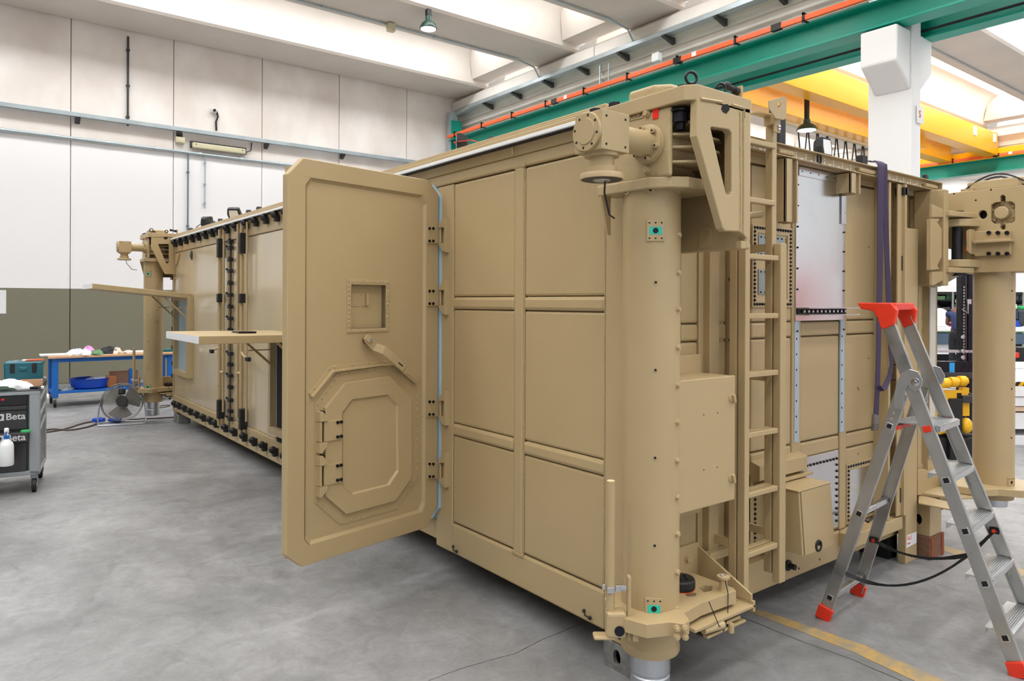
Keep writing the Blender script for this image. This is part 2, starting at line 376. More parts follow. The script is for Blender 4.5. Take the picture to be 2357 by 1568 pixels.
# ------------------------------------------------------------------ crane runway beams (along Y)
def runway(X, name, label, z0, z1, w=.34, orange=True, y0=-9, y1=17.3):
    t = thing(name, (X, 4, z0), label, 'crane beam')
    MB().box(X - .01, X + .01, y0, y1, z0 + .02, z1 - .02).build('web', GREEN, t)
    MB().box(X - w / 2, X + w / 2, y0, y1, z1 - .03, z1).build('top_flange', GREEN, t, bev=.004)
    MB().box(X - w / 2, X + w / 2, y0, y1, z0, z0 + .03).build('bottom_flange', GREEN, t, bev=.004)
    if orange:
        xo = X - w / 2 - .09
        MB().box(xo - .03, xo + .03, y0, y1 - .1, z1 + .01, z1 + .10).build('conductor_rail', ORANGE, t, bev=.01)
        y = y1 - .5
        while y > y0:
            MB().box(xo - .045, X - .1, y - .02, y + .02, z1 + .0, z1 + .015).box(xo - .045, xo - .03, y - .02, y + .02, z1 - .03, z1 + .14).box(xo - .045, xo + .05, y - .02, y + .02, z1 + .10, z1 + .13).build('rail_clip', BLACK, t)
            y -= 1.3
        for yy in (12.6, 9.0, 6.9, 3.4): MB().box(xo - .04, xo + .04, yy - .09, yy + .09, z1, z1 + .11).build('rail_joint', BLACK, t)
        for yy in (12.2, 8.6, 3.0): MB().box(xo - .036, xo + .036, yy - .05, yy + .05, z1 + .02, z1 + .105).build('marker_tape', WHITE, t)
    return t
ga = runway(11.18, 'crane_runway_beam', 'green steel crane beam with orange conductor rail, on the white column corbel', 5.93, 6.34)
MB().box(11.05, 11.4, 17.2, 17.3, 5.6, 6.9).build('end_stop', GREEN, ga)
gb = runway(12.06, 'crane_runway_beam', 'green crane beam behind the white column, carrying the yellow bridge crane', 5.88, 6.50, .30, False)
gc = runway(27.2, 'crane_runway_beam', 'far green crane beam at the outer end of the yellow bridge crane', 6.12, 6.58, .36, True)
# dark cable below the near beam
tag(MB().tube([(11.92, y, 6.0) for y in (17, 10, 5.8, 3, -8)], .02, 6).build('beam_cable', BLACK), 'dark grey cable running along the green crane beam web', 'cable')
# ------------------------------------------------------------------ yellow bridge crane
cr = thing('bridge_crane', (19.5, 9.7, 6.55), 'yellow double girder bridge crane behind the white column', 'crane')
MB().box(12.3, 26.9, 8.95, 9.36, 6.62, 7.34).build('bridge_girder', YELLOW, cr, bev=.012)
MB().box(12.3, 26.9, 10.35, 10.78, 6.62, 7.34).build('bridge_girder', YELLOW, cr, bev=.012)
for xx in (12.05, 27.1): MB().box(xx - .17, xx + .17, 8.2, 11.6, 6.56, 6.86).build('end_carriage', YELLOW, cr, bev=.01)
MB().box(26.85, 27.35, 7.75, 8.2, 6.58, 6.86).cyl((27.1, 7.6, 6.75), (27.1, 7.76, 6.75), .09).build('travel_motor', YELLOW, cr, bev=.01)
MB().cyl((27.1, 7.35, 6.75), (27.1, 7.6, 6.75), .06).build('motor_cap', BLACK, cr)
MB().box(12.1, 27, 9.1, 9.2, 7.34, 7.36).build('walk_rail', DGREY, cr)
for xx in (24.9, 26.5): MB().box(xx, xx + .22, 8.93, 8.95, 7.0, 7.28).build('rating_plate', WHITE, cr)
m = MB()
for i in range(9):
    x0 = 18.3 + i * .52; pts = [(x0 + .46 * t, 10.9, 6.58 - (.95 - .03 * i) * math.sin(math.pi * t)) for t in [k / 10 for k in range(11)]]
    MB().tube(pts, .022, 6).build('festoon_cable', BLACK, cr)
MB().box(17.5, 24, 10.86, 10.94, 6.56, 6.62).build('festoon_track', GALV, cr)
# trolley hoist hanging under the far end
MB().box(21.8, 22.5, 9.35, 10.35, 6.3, 6.7).build('hoist_trolley', YELLOW, cr, bev=.02)
MB().cyl((22.1, 9.8, 6.3), (22.1, 9.8, 5.1), .012, n=6).build('hoist_rope', BLKM, cr)
MB().box(22.0, 22.2, 9.7, 9.9, 4.8, 5.1).build('hook_block', YELM, cr, bev=.02)
# letter plate on the column
sp = MB().box(11.81, 11.823, 4.60, 4.93, 4.30, 4.66)
FRW = Frame((0, YW), (1, 0), (0, -1))
# ------------------------------------------------------------------ wall services
def tray(name, label, pts, w, h, mt=GALV, cat='cable tray'):
    t = thing(name, pts[0], label, cat)
    for a, b in zip(pts[:-1], pts[1:]): MB().beam(a, b, w, h).build('tray_section', mt, t, bev=.004)
    return t
zt = FRW.z(0, 240, .12); zt2 = FRW.z(984, 371, .12)
wt = tray('cable_tray', 'long galvanised cable tray across the pale rear wall', [V((-8, YW - .12, 5.62)), V((10.7, YW - .12, 5.62)), V((11.0, YW - .12, 5.58))], .12, .09)
for i in range(9):
    xx = -6 + i * 1.98; MB().poly([(0, 0), (.16, 0), (.16, -.03), (0, -.12)], lambda u, v, d: V((d, YW - .0 - u, 5.575 + v)), xx, xx + .09).build('bracket', DGREY, wt)
wp = thing('conduit_pipe', (0, YW - .05, 5.12), 'thin grey conduit pipe on the rear wall below the cable tray', 'pipe')
MB().cyl((-8, YW - .06, 5.13), (8.6, YW - .06, 5.13), .035, n=10).build('pipe', GALV, wp, smooth=60)
for i in range(14): MB().cyl((-4 + i * .93, YW - .06, 5.13), (-3.94 + i * .93, YW - .06, 5.13), .045, n=10).box(-4 + i * .93, -3.96 + i * .93, YW - .06, YW, 5.11, 5.15).build('pipe_clip', GALV, wp)
def wallpipe(px, py0, py1, r, mt, label, name='wall_conduit'):
    a = FRW.at(px, py0, .05); b = FRW.at(px, py1, .05); b.x = a.x; m = MB().cyl(a, b, r, n=8)
    for k in (.15, .55, .9): q = a.lerp(b, k); m.box(q.x - r * 1.6, q.x + r * 1.6, YW - .07, YW, q.z - .02, q.z + .02)
    return tag(m.build(name, mt, smooth=50), label, 'pipe')
wallpipe(295, 84, 290, .022, DGREY, 'dark vertical conduit high on the rear wall above the cable tray')
wallpipe(433, 350, 660, .016, mat('blue_grey_pipe', (92, 116, 124), .5), 'dark vertical conduit on the white wall below the strip light')
wallpipe(472, 356, 480, .014, GALV, 'short pale vertical conduit on the white wall beside the dark one')
jb = thing('junction_box', FRW.at(413, 332), 'small pale junction box on the rear wall left of the strip light', 'box')
u, z = FRW.sz(413, 324); MB().fbox(FRW, u - .1, u + .1, z - .07, z + .07, 0, .1).build('box_body', BEIGE, jb, bev=.01)
MB().fbox(FRW, u - .08, u + .08, z - .05, z + .05, .1, .11).build('box_lid', BEIGE, jb, bev=.004)
MB().cyl(FRW.pt(u - .03, z + .07, .05), FRW.pt(u - .03, z + .18, .05), .012, n=6).cyl(FRW.pt(u + .04, z + .07, .05), FRW.pt(u + .04, z + .18, .05), .012, n=6).build('cable_gland', BLACK, jb)
sl = thing('strip_light', FRW.at(500, 338), 'unlit yellowed fluorescent strip light on the rear wall', 'light fixture')
u0, u1 = FRW.s(437, .1), FRW.s(566, .1); z = FRW.z(500, 341, .1)
MB().fbox(FRW, u0, u1, z - .06, z + .10, .02, .10).build('housing', DGREY, sl, bev=.01)
MB().fbox(FRW, u0 + .03, u1 - .03, z - .07, z + .06, .06, .16).build('diffuser', BEIGE, sl, bev=.03, seg=3)
for uu in (u0 + .1, u1 - .12): MB().fbox(FRW, uu, uu + .02, z - .0, z + .03, .155, .165).build('clip', DGREY, sl)
MB().tube([FRW.pt(u1, z, .05), FRW.pt(u1 + .12, z + .05, .04), FRW.pt(u1 + .14, z + .25, .04)], .012, 6).build('supply_cable', BLACK, sl)
wc = thing('wall_camera', FRW.at(491, 262), 'small white surveillance camera with a hanging cable on the rear wall', 'camera')
u, z = FRW.sz(490, 256); MB().fbox(FRW, u - .06, u + .06, z - .05, z + .05, 0, .12).build('body', WHITE, wc, bev=.01)
MB().cyl(FRW.pt(u, z - .01, .12), FRW.pt(u, z - .01, .16), .035, n=10).build('lens', BLACK, wc)
MB().tube([FRW.pt(u + .07, z, .05), FRW.pt(u + .1, z - .12, .05), FRW.pt(u + .06, z - .25, .04), FRW.pt(u + .07, z - .45, .04)], .022, 6).build('cable', BLACK, wc)
pp = FRW.sz(14, 722); tag(MB().fbox(FRW, pp[0] - .7, pp[0], pp[1], FRW.z(14, 668), .002, .006).build('wall_notice', PLWH), 'white paper notice taped on the olive wall dado', 'poster')
# tray down the corner and along the girder
XF = 11.05
gt = tray('cable_tray', 'galvanised cable tray running along the concrete girder above the green beam', [V((XF + .28, 17.3, 7.10)), V((XF + .22, 16.4, 7.16)), V((XF + .22, -8, 7.16))], .22, .09)
for i in range(18):
    yy = 15.8 - i * 1.25; MB().poly([(0, 0), (.34, 0), (.34, -.03), (0, -.13)], lambda u, v, d: V((11.5 - u, d, 7.115 + v)), yy, yy + .08).build('bracket', DGREY, gt)
MB().box(11.04, 11.30, 17.24, 17.42, 5.55, 7.16).build('tray_section', GALV, gt, bev=.006)
FG = Frame((11.3, 0), (0, 1), (-1, 0))
b2 = FG.sz(1513, 133); j2 = MB().fbox(FG, b2[0] - .09, b2[0] + .09, b2[1] - .09, b2[1] + .09, -.05, .08).build('junction_box', PLWH, bev=.015)
tag(j2, 'small pale junction box hanging under the tray on the concrete girder', 'box')
for k, pxx in enumerate((1381, 1401)):
    a = FG.at(pxx, 150 - 4 * k, 0); tag(MB().cyl(a, V((a.x, a.y, a.z - .55)), .018 - .006 * k, n=8).build('drop_conduit', GALV), ['pale drop conduit between the girder tray and the green beam', 'thin dark drop wire on the girder beside the pale conduit'][k], 'pipe')
# conduits on beam soffits, bending down to the girder tray
def soffit_conduit(yc, label, x0=-6):
    zz = ZS - .03; pts = [(x0, yc, zz), (8, yc, zz), (10.6, yc, zz), (11.15, yc - .02, zz - .1), (11.32, yc - .05, 7.22)]
    m = MB().tube(pts, .02, 8)
    for i in range(12): m.box(x0 + 1.3 * i, x0 + 1.3 * i + .04, yc - .035, yc + .035, zz - .02, ZS)
    return tag(m.build('ceiling_conduit', GALV, smooth=50), label, 'pipe')
soffit_conduit(13.66, 'grey conduit under the roof beam that carries the green pendant lamp')
soffit_conduit(10.55, 'grey conduit under the roof beam above the crane cable tray')
tag(MB().tube([(12.5, 7.2, ZS - .03), (26.5, 7.2, ZS - .03), (26.9, 7.2, 7.3)], .022, 8).build('ceiling_conduit', GALV, smooth=50), 'grey conduit under the roof beam to the right of the white column', 'pipe')
# pendant lamps
def pendant(p, r, label, rod=.25, on=True):
    t = thing('pendant_lamp', p, label, 'lamp', None)
    MB().lathe(p, (0, 0, 1), [(0, r), (.015, r * 1.02), (.10, r * .82), (.15, r * .5), (.17, r * .35), (.26, r * .33), (.28, r * .2)], 24).build('lamp_shade', mat('dark_green_shade', (28, 62, 50), .35) if 'dark_green_shade' not in bpy.data.materials else bpy.data.materials['dark_green_shade'], t, smooth=40)
    MB().lathe(p + V((0, 0, -.012)), (0, 0, 1), [(0, r * .5), (.006, r * .88), (.02, r * .9)], 24).build('lens', LAMPON, t, smooth=40)
    MB().box(p.x - .05, p.x + .05, p.y - .04, p.y + .04, p.z + .27, p.z + .27 + rod).build('mount', BLACK, t)
    return t
P = PD(986, 67, 14.5); pendant(P, .175, 'lit pendant lamp with dark green shade under the roof beam', ZS - P.z - .26)
lbx = V((P.x - .28, 13.6, 7.44)); tag(MB().box(lbx.x - .08, lbx.x + .08, lbx.y - .06, lbx.y + .06, lbx.z, lbx.z + .17).build('junction_box', BEIGE, bev=.01), 'small beige junction box on the conduit beside the pendant lamp', 'box')
pendant(PD(1857, 300, 17.5), .24, 'lit pendant lamp below the yellow crane girder, by the work light', 1.4)
pendant(PD(2252, 406, 34), .33, 'lit pendant lamp far away under the far green crane beam', 1.6)
pendant(PD(2110, 340, 24), .25, 'lit pendant lamp hidden behind the white column', .3)
# letter S plate on the column side
FCOL = Frame((0, 4.95), (1, 0), (0, -1))
su = FCOL.s(2117); sp = thing('sign_plate', FCOL.pt(su, 5, 0), 'small white sign with a red letter beside the white column', 'sign')
zz = FCOL.z(2117, 266, .0)
MB().fbox(FCOL, FCOL.s(2111, .03), FCOL.s(2124, .03), zz - .13, zz + .13, .01, .03).build('plate', WHITE, sp)
meshtext('S', .15, REDINK, sp, FCOL, FCOL.s(2113, .03), zz, .032, .001, 1, bold=.002)
# ------------------------------------------------------------------ the container shelter
XL, YR = 2.463, 2.29
YE, XE = 11.2, 5.60
ZB, ZT = .16, 2.585
LF = Frame((XL, 0), (0, 1), (-1, 0)); RF = Frame((0, YR), (1, 0), (0, -1))
sh = thing('container_shelter', (XL, YR, ZB), 'long tan steel container shelter with an open door, standing on corner blocks', 'container')
# door opening (in LF coordinates): s from 3.98 to 4.86
DO0, DO1 = 3.99, 4.88
sz0, sz1 = .30, 2.47
m = MB()   # shell, leaving the doorway open
m.box(XL + .03, XE, YR + .04, DO0 + .0, ZB + .02, ZT)
m.box(XL + .03, XE, DO1, YE, ZB + .02, ZT)
m.box(XL + .9, XE, DO0, DO1, ZB + .02, ZT).box(XL + .03, XL + .9, DO0, DO1, ZB + .02, sz0).box(XL + .03, XL + .9, DO0, DO1, sz1, ZT)
m.build('shell', TAN, sh)
MB().box(XL + .88, XL + .89, DO0, DO1, sz0, sz1).box(XL + .04, XL + .88, DO0 + .002, DO0 + .01, sz0, sz1).box(XL + .04, XL + .88, DO1 - .01, DO1 - .002, sz0, sz1).build('doorway_shade', DARK, sh)  # near-black sheets stand in for the shade inside the doorway
def panel(fr, u0, u1, z0, z1, d0=-.03, d1=0, bev=.012, nm='wall_panel', mt=TAN):
    return MB().fbox(fr, u0, u1, z0, z1, d0, d1).build(nm, mt, sh, bev=bev, seg=2)
# left face, near part
s_ = LF.s
x1a, x1b, x2a, x2b, x3, x4 = s_(1395), s_(1208), s_(1186), s_(1045), s_(1434), s_(1020)
zt_ = LF.z(1045, 424); z1b = LF.z(1045, 684); z1a = LF.z(1045, 712); z2b = LF.z(1045, 974); z2a = LF.z(1045, 1002); z3b = LF.z(1045, 1203)
g = .0015
for (a, b) in ((x1a, x1b), (x2a, x2b)):
    for (c, d) in ((z1b, zt_), (z2b, z1a), (z3b, z2a)): panel(LF, a + g, b - g, c + g, d - g, -.03, .003, .014)
    for (c, d) in ((z1a, z1b), (z2a, z2b)): panel(LF, a + g, b - g, c + .001, d - .001, -.03, .012, .018, 'stiffener_rail')
panel(LF, x1b + .002, x2a - .002, z3b - .012, zt_ + .012, -.03, .012, .014, 'stiffener_post')
for zc in (z3b - .012, zt_ + .012):
    MB().fbox(LF, x1b - .01, x2a + .01, zc - .012, zc + .012, .0, .014).build('weld_bead', WELD, sh, bev=.006)
for uu in (x2a, x1b, x1a + .004):
    MB().cyl(LF.pt(uu, z3b, .0), LF.pt(uu, zt_, .0), .005, n=6).build('weld_seam', WELD, sh)
panel(LF, x2b + .001, DO0 - .002, ZB, zt_, -.03, .006, .006, 'door_post')
panel(LF, YR - .0, x1a - .002, ZB, zt_, -.03, .006, .006, 'corner_post')
panel(LF, x1a - .001, x2b, ZB, z3b - .006, -.03, .008, .012, 'bottom_rail')
za = LF.z(1045, 397); zb_ = LF.z(1045, 379)
panel(LF, YR, YE, zt_ + .006, za, -.03, .006, .01, 'top_rail')
MB().poly([(0, za - .002), (.012, za), (.035, zb_), (-.03, zb_), (-.03, za)], lambda u, v, d: V((XL - u, d, v)), YR + .0, YE).build('eave_flange', TAN, sh, bev=.002)
MB().box(XL - .045, XL - .037, 3.14, 3.15, za, zb_).build('rail_joint', WELD, sh)
ZC = zb_
# roof: white sealed lip and grooved edge channels
MB().box(XL - .075, XL + .2, 2.47, YE, ZC + .006, ZC + .026).build('roof_lip', PLWH, sh, bev=.003)
MB().box(XL - .06, XL + .1, 2.47, YE, ZC - .002, ZC + .006).build('roof_gasket', BLACK, sh)
m = MB(); m.box(XL - .055, XL + .12, 2.47, YE, ZC + .024, ZC + .055).build('roof_channel', TAN, sh, bev=.006)
MB().box(XL - .04, XL - .02, 2.47, YE, ZC + .05, ZC + .070).build('channel_lip', TAN, sh, bev=.004)
MB().box(XL - .0, XL + .2, 2.47, YE, ZC + .05, ZC + .098).build('channel_lip', TAN, sh, bev=.006)
MB().box(XL + .1, XE, YR + .1, YE, ZT - .02, ZC + .03).build('roof_skin', TAN, sh)
# bottom cleats on the left face
for pxy in ((1042, 1266), (1345, 1417)):
    u, z = LF.sz(*pxy, .03); MB().tube([LF.pt(u + .02, z + .012, .015), LF.pt(u + .005, z - .004, .022), LF.pt(u - .03, z - .004, .022)], .0035, 6).ball(LF.pt(u + .02, z + .012, .015), .009).ball(LF.pt(u - .03, z - .004, .022), .010).build('tether_clip', BLACK, sh)
# pale gasket frame around the doorway
def octo(u0, u1, z0, z1, c, cz=None): cz = cz or c; return [(u0 + c, z0), (u1 - c, z0), (u1, z0 + cz), (u1, z1 - cz), (u1 - c, z1), (u0 + c, z1), (u0, z1 - cz), (u0, z0 + cz)]
gs = mat('light_blue_gasket', (168, 196, 214), .5)
go0, gz1, gz0 = s_(1018.5), LF.z(1000, 426), LF.z(1000, 1194); gc = s_(1000) - go0; gcz = gz1 - LF.z(1018, 455); w_ = s_(1012) - go0
MB().fpoly(LF, octo(go0, DO1 + .03, gz0, gz1, gc, gcz), -.02, .014, [octo(go0 + w_, DO1 - .02, gz0 + w_ * 1.6, gz1 - w_ * 1.6, gc, gcz)]).build('door_gasket', gs, sh)
# the door, swung out towards the camera
P1 = PD(697, 700, 3.863); P2 = PD(985, 700, 4.55)
aD = (P2 - P1); aD.z = 0; aD.normalize()
DF = Frame((P1.x, P1.y), (aD.x, aD.y), (aD.y, -aD.x))
if DF.n.dot(V((0, -1, 0))) < 0: DF.n = -DF.n
dr = MB()
def D_(px, py, d=0): return DF.sz(px, py, d)
c1 = D_(697, 366); c2 = D_(697, 1306); uL = DF.s(661); uR = DF.s(1009)
zTop = (D_(697, 366)[1] + D_(985, 411)[1]) / 2; zBot = (D_(697, 1307)[1] + D_(950, 1224)[1]) / 2
zl1 = DF.z(661, 400); zl0 = DF.z(661, 1279); zr1 = DF.z(1009, 447); zr0 = DF.z(1009, 1165)
outer = [(0, zBot), (DF.s(985), zBot), (uR, zr0), (uR, zr1), (DF.s(985), zTop), (0, zTop), (uL, zl1), (uL, zl0)]
uI0, uI1 = DF.s(704), DF.s(980); zI1 = DF.z(704, 409); zI0 = DF.z(704, 1258)
zI1r = DF.z(980, 448)
k = .03
inner = [(uI0 + k, zI0), (uI1 - k, zI0), (uI1, zI0 + k * 1.6), (uI1, zI1 - k * 1.6), (uI1 - k, zI1), (uI0 + k, zI1), (uI0, zI1 - k * 1.3), (uI0, zI0 + k * 1.3)]
# square recess for the lock
rx0, rx1 = DF.s(808, -.012), DF.s(888, -.012); rz1 = DF.z(808, 655, -.012); rz0 = DF.z(808, 757, -.012)
rec = [(rx0, rz0), (rx1, rz0), (rx1, rz1), (rx0, rz1)]
door = MB().fpoly(DF, outer, -.05, 0, [inner]).build('door', TAN, sh, bev=.006)
MB().fpoly(DF, [(u, z) for u, z in inner], -.055, -.014, [rec]).build('door_skin', TAN, door)
def chamf(frm, a, b, d0, d1, mt, parent, nm):   # sloped edge between loop a (depth d0) and loop b (depth d1)
    m = MB(); n = len(a)
    m.v = [frm.pt(u, z, d0) for u, z in a] + [frm.pt(u, z, d1) for u, z in b]
    m.f = [(i, (i + 1) % n, (i + 1) % n + n, i + n) for i in range(n)]
    return m.build(nm, mt, parent)
ia = inner; cxm = (uI0 + uI1) / 2; czm = (zI0 + zI1) / 2
ib = [(u + (.014 if u < cxm else -.014), z + (.020 if z < czm else -.014)) for u, z in inner]
chamf(DF, ia, ib, 0, -.014, TAN, door, 'recess_bevel')
MB().fpoly(DF, [(uL + .03, zBot + .05), (uR - .02, zBot + .05), (uR - .02, zTop - .05), (uL + .03, zTop - .05)], -.075, -.052).build('door_back', TAN, door)
# lock recess: frame with rivets, tray, small latch plate
fx0, fx1 = DF.s(799, -.01), DF.s(896, -.01); fz1, fz0 = DF.z(799, 643, -.01), DF.z(799, 767, -.01)
MB().fpoly(DF, [(fx0, fz0), (fx1, fz0), (fx1, fz1), (fx0, fz1)], -.014, -.009, [rec]).build('recess_frame', TAN, door, bev=.002)
MB().fpoly(DF, [(rx0 - .01, rz0 - .01), (rx1 + .01, rz0 - .01), (rx1 + .01, rz1 + .01), (rx0 - .01, rz1 + .01)], -.07, -.058).fbox(DF, rx0 - .006, rx0, rz0, rz1, -.06, -.012).fbox(DF, rx1, rx1 + .006, rz0, rz1, -.06, -.012).fbox(DF, rx0, rx1, rz0 - .006, rz0, -.06, -.012).fbox(DF, rx0, rx1, rz1, rz1 + .006, -.06, -.012).build('recess_tray', TAN, door)
def rivets(pts, fr, d, r=.006, h=.005, nm='rivets', mt=TAN, parent=None):
    m = MB()
    for u, z in pts: m.cyl(fr.pt(u, z, d), fr.pt(u, z, d + h), r, r * .55, 6)
    return m.build(nm, mt, parent, kind='stuff', smooth=60)
def along(pts, n, closed=False):
    out = []
    for i in range(len(pts) - (0 if closed else 1)):
        a, b = pts[i], pts[(i + 1) % len(pts)]; k = n[i] if isinstance(n, list) else n
        for j in range(k): t = j / k; out.append((a[0] + (b[0] - a[0]) * t, a[1] + (b[1] - a[1]) * t))
    return out
e = .012; rivets(along([(fx0 + e, fz0 + e), (fx1 - e, fz0 + e), (fx1 - e, fz1 - e), (fx0 + e, fz1 - e)], [11, 11, 11, 11], True), DF, -.009, .006, .005, parent=door)
lp0 = D_(810, 710 - 6, -.05); lu0 = DF.s(809, -.05); lu1 = DF.s(843, -.05); lz0 = DF.z(809, 706, -.05); lz1 = DF.z(843, 676, -.05)
MB().fbox(DF, lu0, lu1, lz0, lz1, -.058, -.050).build('latch_plate', TAN, door, bev=.002)
MB().fbox(DF, lu1 - .008, lu1 + .012, lz0 + .005, lz1 + .0, -.055, -.035).build('latch_bolt', TAN, door, bev=.003)
rivets([(lu1 - .02, lz0 + .008), (lu1 - .035, lz1 - .01), (lu0 + .02, lz0 + .006), (lu1 - .01, lz1 - .025)], DF, -.05, .005, .004, 'latch_screws', parent=door)
# crank handle: bushing + bent flat bar with a slot
hu, hz = D_(852, 783, .03)
MB().cyl(DF.pt(hu, hz, -.014), DF.pt(hu, hz, .02), .022, n=20).build('handle_bushing', mat('copper_bush', (150, 96, 70), .35, .8), door, smooth=40)
MB().cyl(DF.pt(hu, hz, .02), DF.pt(hu, hz, .045), .013, n=6).build('handle_spindle', STEEL, door)
hb = thing  # noqa
hp = [D_(848, 778, .05), D_(868, 799, .055), D_(884, 806, .06), D_(900, 820, .06), D_(929, 850, .045)]
pts = [DF.pt(hp[0][0], hp[0][1], .032), DF.pt(hp[1][0], hp[1][1], .032), DF.pt(hp[2][0], hp[2][1], .055), DF.pt(hp[3][0], hp[3][1], .062), DF.pt(hp[4][0], hp[4][1], .062)]
dirv = (pts[-1] - pts[0]).normalized(); sd = DF.n.cross(dirv)
hd = MB().strap(pts, sd, .052, .008).build('crank_handle', TAN, door, bev=.003)
MB().cyl(pts[-1] - DF.n * .004, pts[-1] + DF.n * .004, .026, n=20).build('handle_end', TAN, door)
q = pts[-2].lerp(pts[-1], .55); MB().beam(q - dirv * .03, q + dirv * .03, .007, .002, sd).build('handle_slot', DARK, door) if False else None
qq = q + DF.n * .0045; MB().beam(qq - dirv * .03, qq + dirv * .03, .007, .001, sd).build('handle_slot', DARK, door)
MB().strap([pts[0] - dirv * .012, pts[0] + dirv * .03], sd, .036, .016).build('handle_clamp', TAN, door, bev=.003)
# rain gutter over the escape hatch: three bent strips
gl = [(711, 910), (768, 846), (880, 831 - 0), (912, 829), (967, 878)]
def strip_on(px, w, d0, d1, nm, parent, mt=TAN):
    m = MB(); P = [D_(a, b, d1) for a, b in px]
    lo = []
    for i, p in enumerate(P):
        a = P[max(0, i - 1)]; b = P[min(len(P) - 1, i + 1)]
        def nrm(a, b): dx, dz = b[0] - a[0], b[1] - a[1]; L = math.hypot(dx, dz); return (dz / L, -dx / L)
        n1 = nrm(a, p) if i > 0 else nrm(p, b); n2 = nrm(p, b) if i < len(P) - 1 else n1
        nx, nz = n1[0] + n2[0], n1[1] + n2[1]; L = (nx * nx + nz * nz) / 2; lo.append((p[0] + nx / L * w, p[1] + nz / L * w))
    m.fpoly(DF, P + lo[::-1], d0, d1); return m.build(nm, mt, parent, bev=.002)
strip_on([(711, 906), (762, 842), (915, 828), (969, 874)], .030, -.014, -.008, 'gutter_flange', door)
strip_on([(719, 913), (768, 853), (880, 838), (910, 838), (962, 882)], .012, -.008, .016, 'gutter_lip', door)
rivets([D_(a, b, -.008) for a, b in ((724, 893), (757, 850), (771, 845), (811, 840), (850, 836), (886, 834), (933, 834), (962, 866))], DF, -.008, .0065, .006, parent=door)
# escape hatch: riveted octagonal flange, raised hatch, recessed panel
def octpx(p, d): return [D_(a, b, d) for a, b in p]
fl8 = [(725, 930), (765, 872), (796, 846), (905, 838), (929, 853), (962, 897), (962, 1097), (913, 1173), (784, 1209), (724, 1155)]
fl_o = octpx([(725, 928), (778, 858), (905, 840), (963, 892), (963, 1098), (915, 1172), (784, 1209), (724, 1157)], -.01)
ha_o = octpx([(749, 940), (795, 881), (897, 866), (948, 918), (948, 1099), (911, 1153), (797, 1184), (749, 1142)], .012)
ha_i = octpx([(788, 951), (811, 920), (893, 909), (915, 932), (917, 1085), (895, 1118), (811, 1139), (788, 1118)], .012)
MB().fpoly(DF, fl_o, -.014, -.009).build('hatch_flange', TAN, door, bev=.001)
n8 = len(fl_o); cu = sum(p[0] for p in fl_o) / n8; cz = sum(p[1] for p in fl_o) / n8
rv = [(u + (cu - u) * .045, z + (cz - z) * .03) for u, z in fl_o]
rivets(along(rv, [5, 6, 4, 12, 6, 6, 5, 12], True), DF, -.009, .0065, .006, parent=door)
hat = MB().fpoly(DF, ha_o, -.012, .014, [ha_i]).build('escape_hatch', TAN, door, bev=.003)
hi_b = [(u + (cu - u) * .05, z + (cz - z) * .035) for u, z in ha_i]
MB().fpoly(DF, ha_i, -.012, .003).build('hatch_panel', TAN, hat)
chamf(DF, ha_i, hi_b, .014, .0035, TAN, hat, 'panel_bevel')
def hinge(u, z, fr, parent, d=0.0, flip=1, nm='hinge', w=.10, hgt=.105, hx=.055):
    """plate with four screws and two triangular knuckle brackets; flip=+1 knuckle on +u side"""
    pu0, pu1 = (u - w, u) if flip > 0 else (u, u + w)
    h = MB().fbox(fr, pu0, pu1, z - hgt / 2, z + hgt / 2, d, d + .008).build(nm, TAN, parent, bev=.002)
    m = MB(); uo = u + flip * .012
    for sgn in (1, -1):
        tri = [(0, 0), (hx, 0), (hx, .10), (hx * .75, .105), (.0, .02)]
        m.poly([(a, b) for a, b in tri], lambda a, b, dd: fr.pt(u + flip * (a - .004), z + sgn * (hgt / 2 + .0 + b * .62), dd), d + .0, d + .02)
    m.fbox(fr, min(u + flip * (hx - .022), u + flip * (hx - .004)), max(u + flip * (hx - .022), u + flip * (hx - .004)), z - hgt / 2 - .01, z + hgt / 2 + .01, d + .0, d + .02)
    m.cyl(fr.pt(u + flip * .014, z - hgt / 2, d + .012), fr.pt(u + flip * .014, z + hgt / 2, d + .012), .008, n=10)
    for ch in (m.build('hinge_knuckle', TAN, parent, bev=.0015),): pass
    m = MB(); s0 = flip * -1
    for a in ((.30, .62) if fr is DF and flip > 0 else (.60, .9)):
        for b in (-.38, .38): m.cyl(fr.pt(u + s0 * w * (1 - a) if flip > 0 else u + w * a, z + b * hgt, d + .008), fr.pt(u + s0 * w * (1 - a) if flip > 0 else u + w * a, z + b * hgt, d + .016), .0085, n=10)
    m.build('hinge_screws', BLKM, parent, kind='stuff')
    return h
uh = DF.s(1012)
def door_hinge(pc, k):
    P = lambda x, y: DF.sz(x, pc + y * k, .008)
    hg_ = MB().fpoly(DF, [P(984, 20), P(1012, 19), P(1012, -19), P(984, -21)], 0, .010).build('hinge', TAN, door, bev=.002)
    kn = [(1026, -40), (1020, -40), (1010, -21), (1010, -17), (1023, -17), (1023, 18), (1010, 18), (1010, 22), (1019, 37), (1026, 40)]
    MB().poly([LF.sz(x, pc + y * k, .03) for x, y in kn], LF.pt, -.002, .034).build('hinge_knuckle', TAN, sh, bev=.0015)
    MB().cyl(LF.at(1014, pc + 17 * k, .02), LF.at(1014, pc - 17 * k, .02), .008, n=10).build('hinge_pin', TAN, sh, smooth=60)
    m = MB()
    for x in (988, 996.5):
        for y in (14, -15): u, z = DF.sz(x, pc + y * k, .01); m.cyl(DF.pt(u, z, .010), DF.pt(u, z, .018), .0085, n=12)
    m.build('hinge_screws', BLKM, door, kind='stuff')
for py in (541, 685, 940, 1083): door_hinge(py, 1.0)
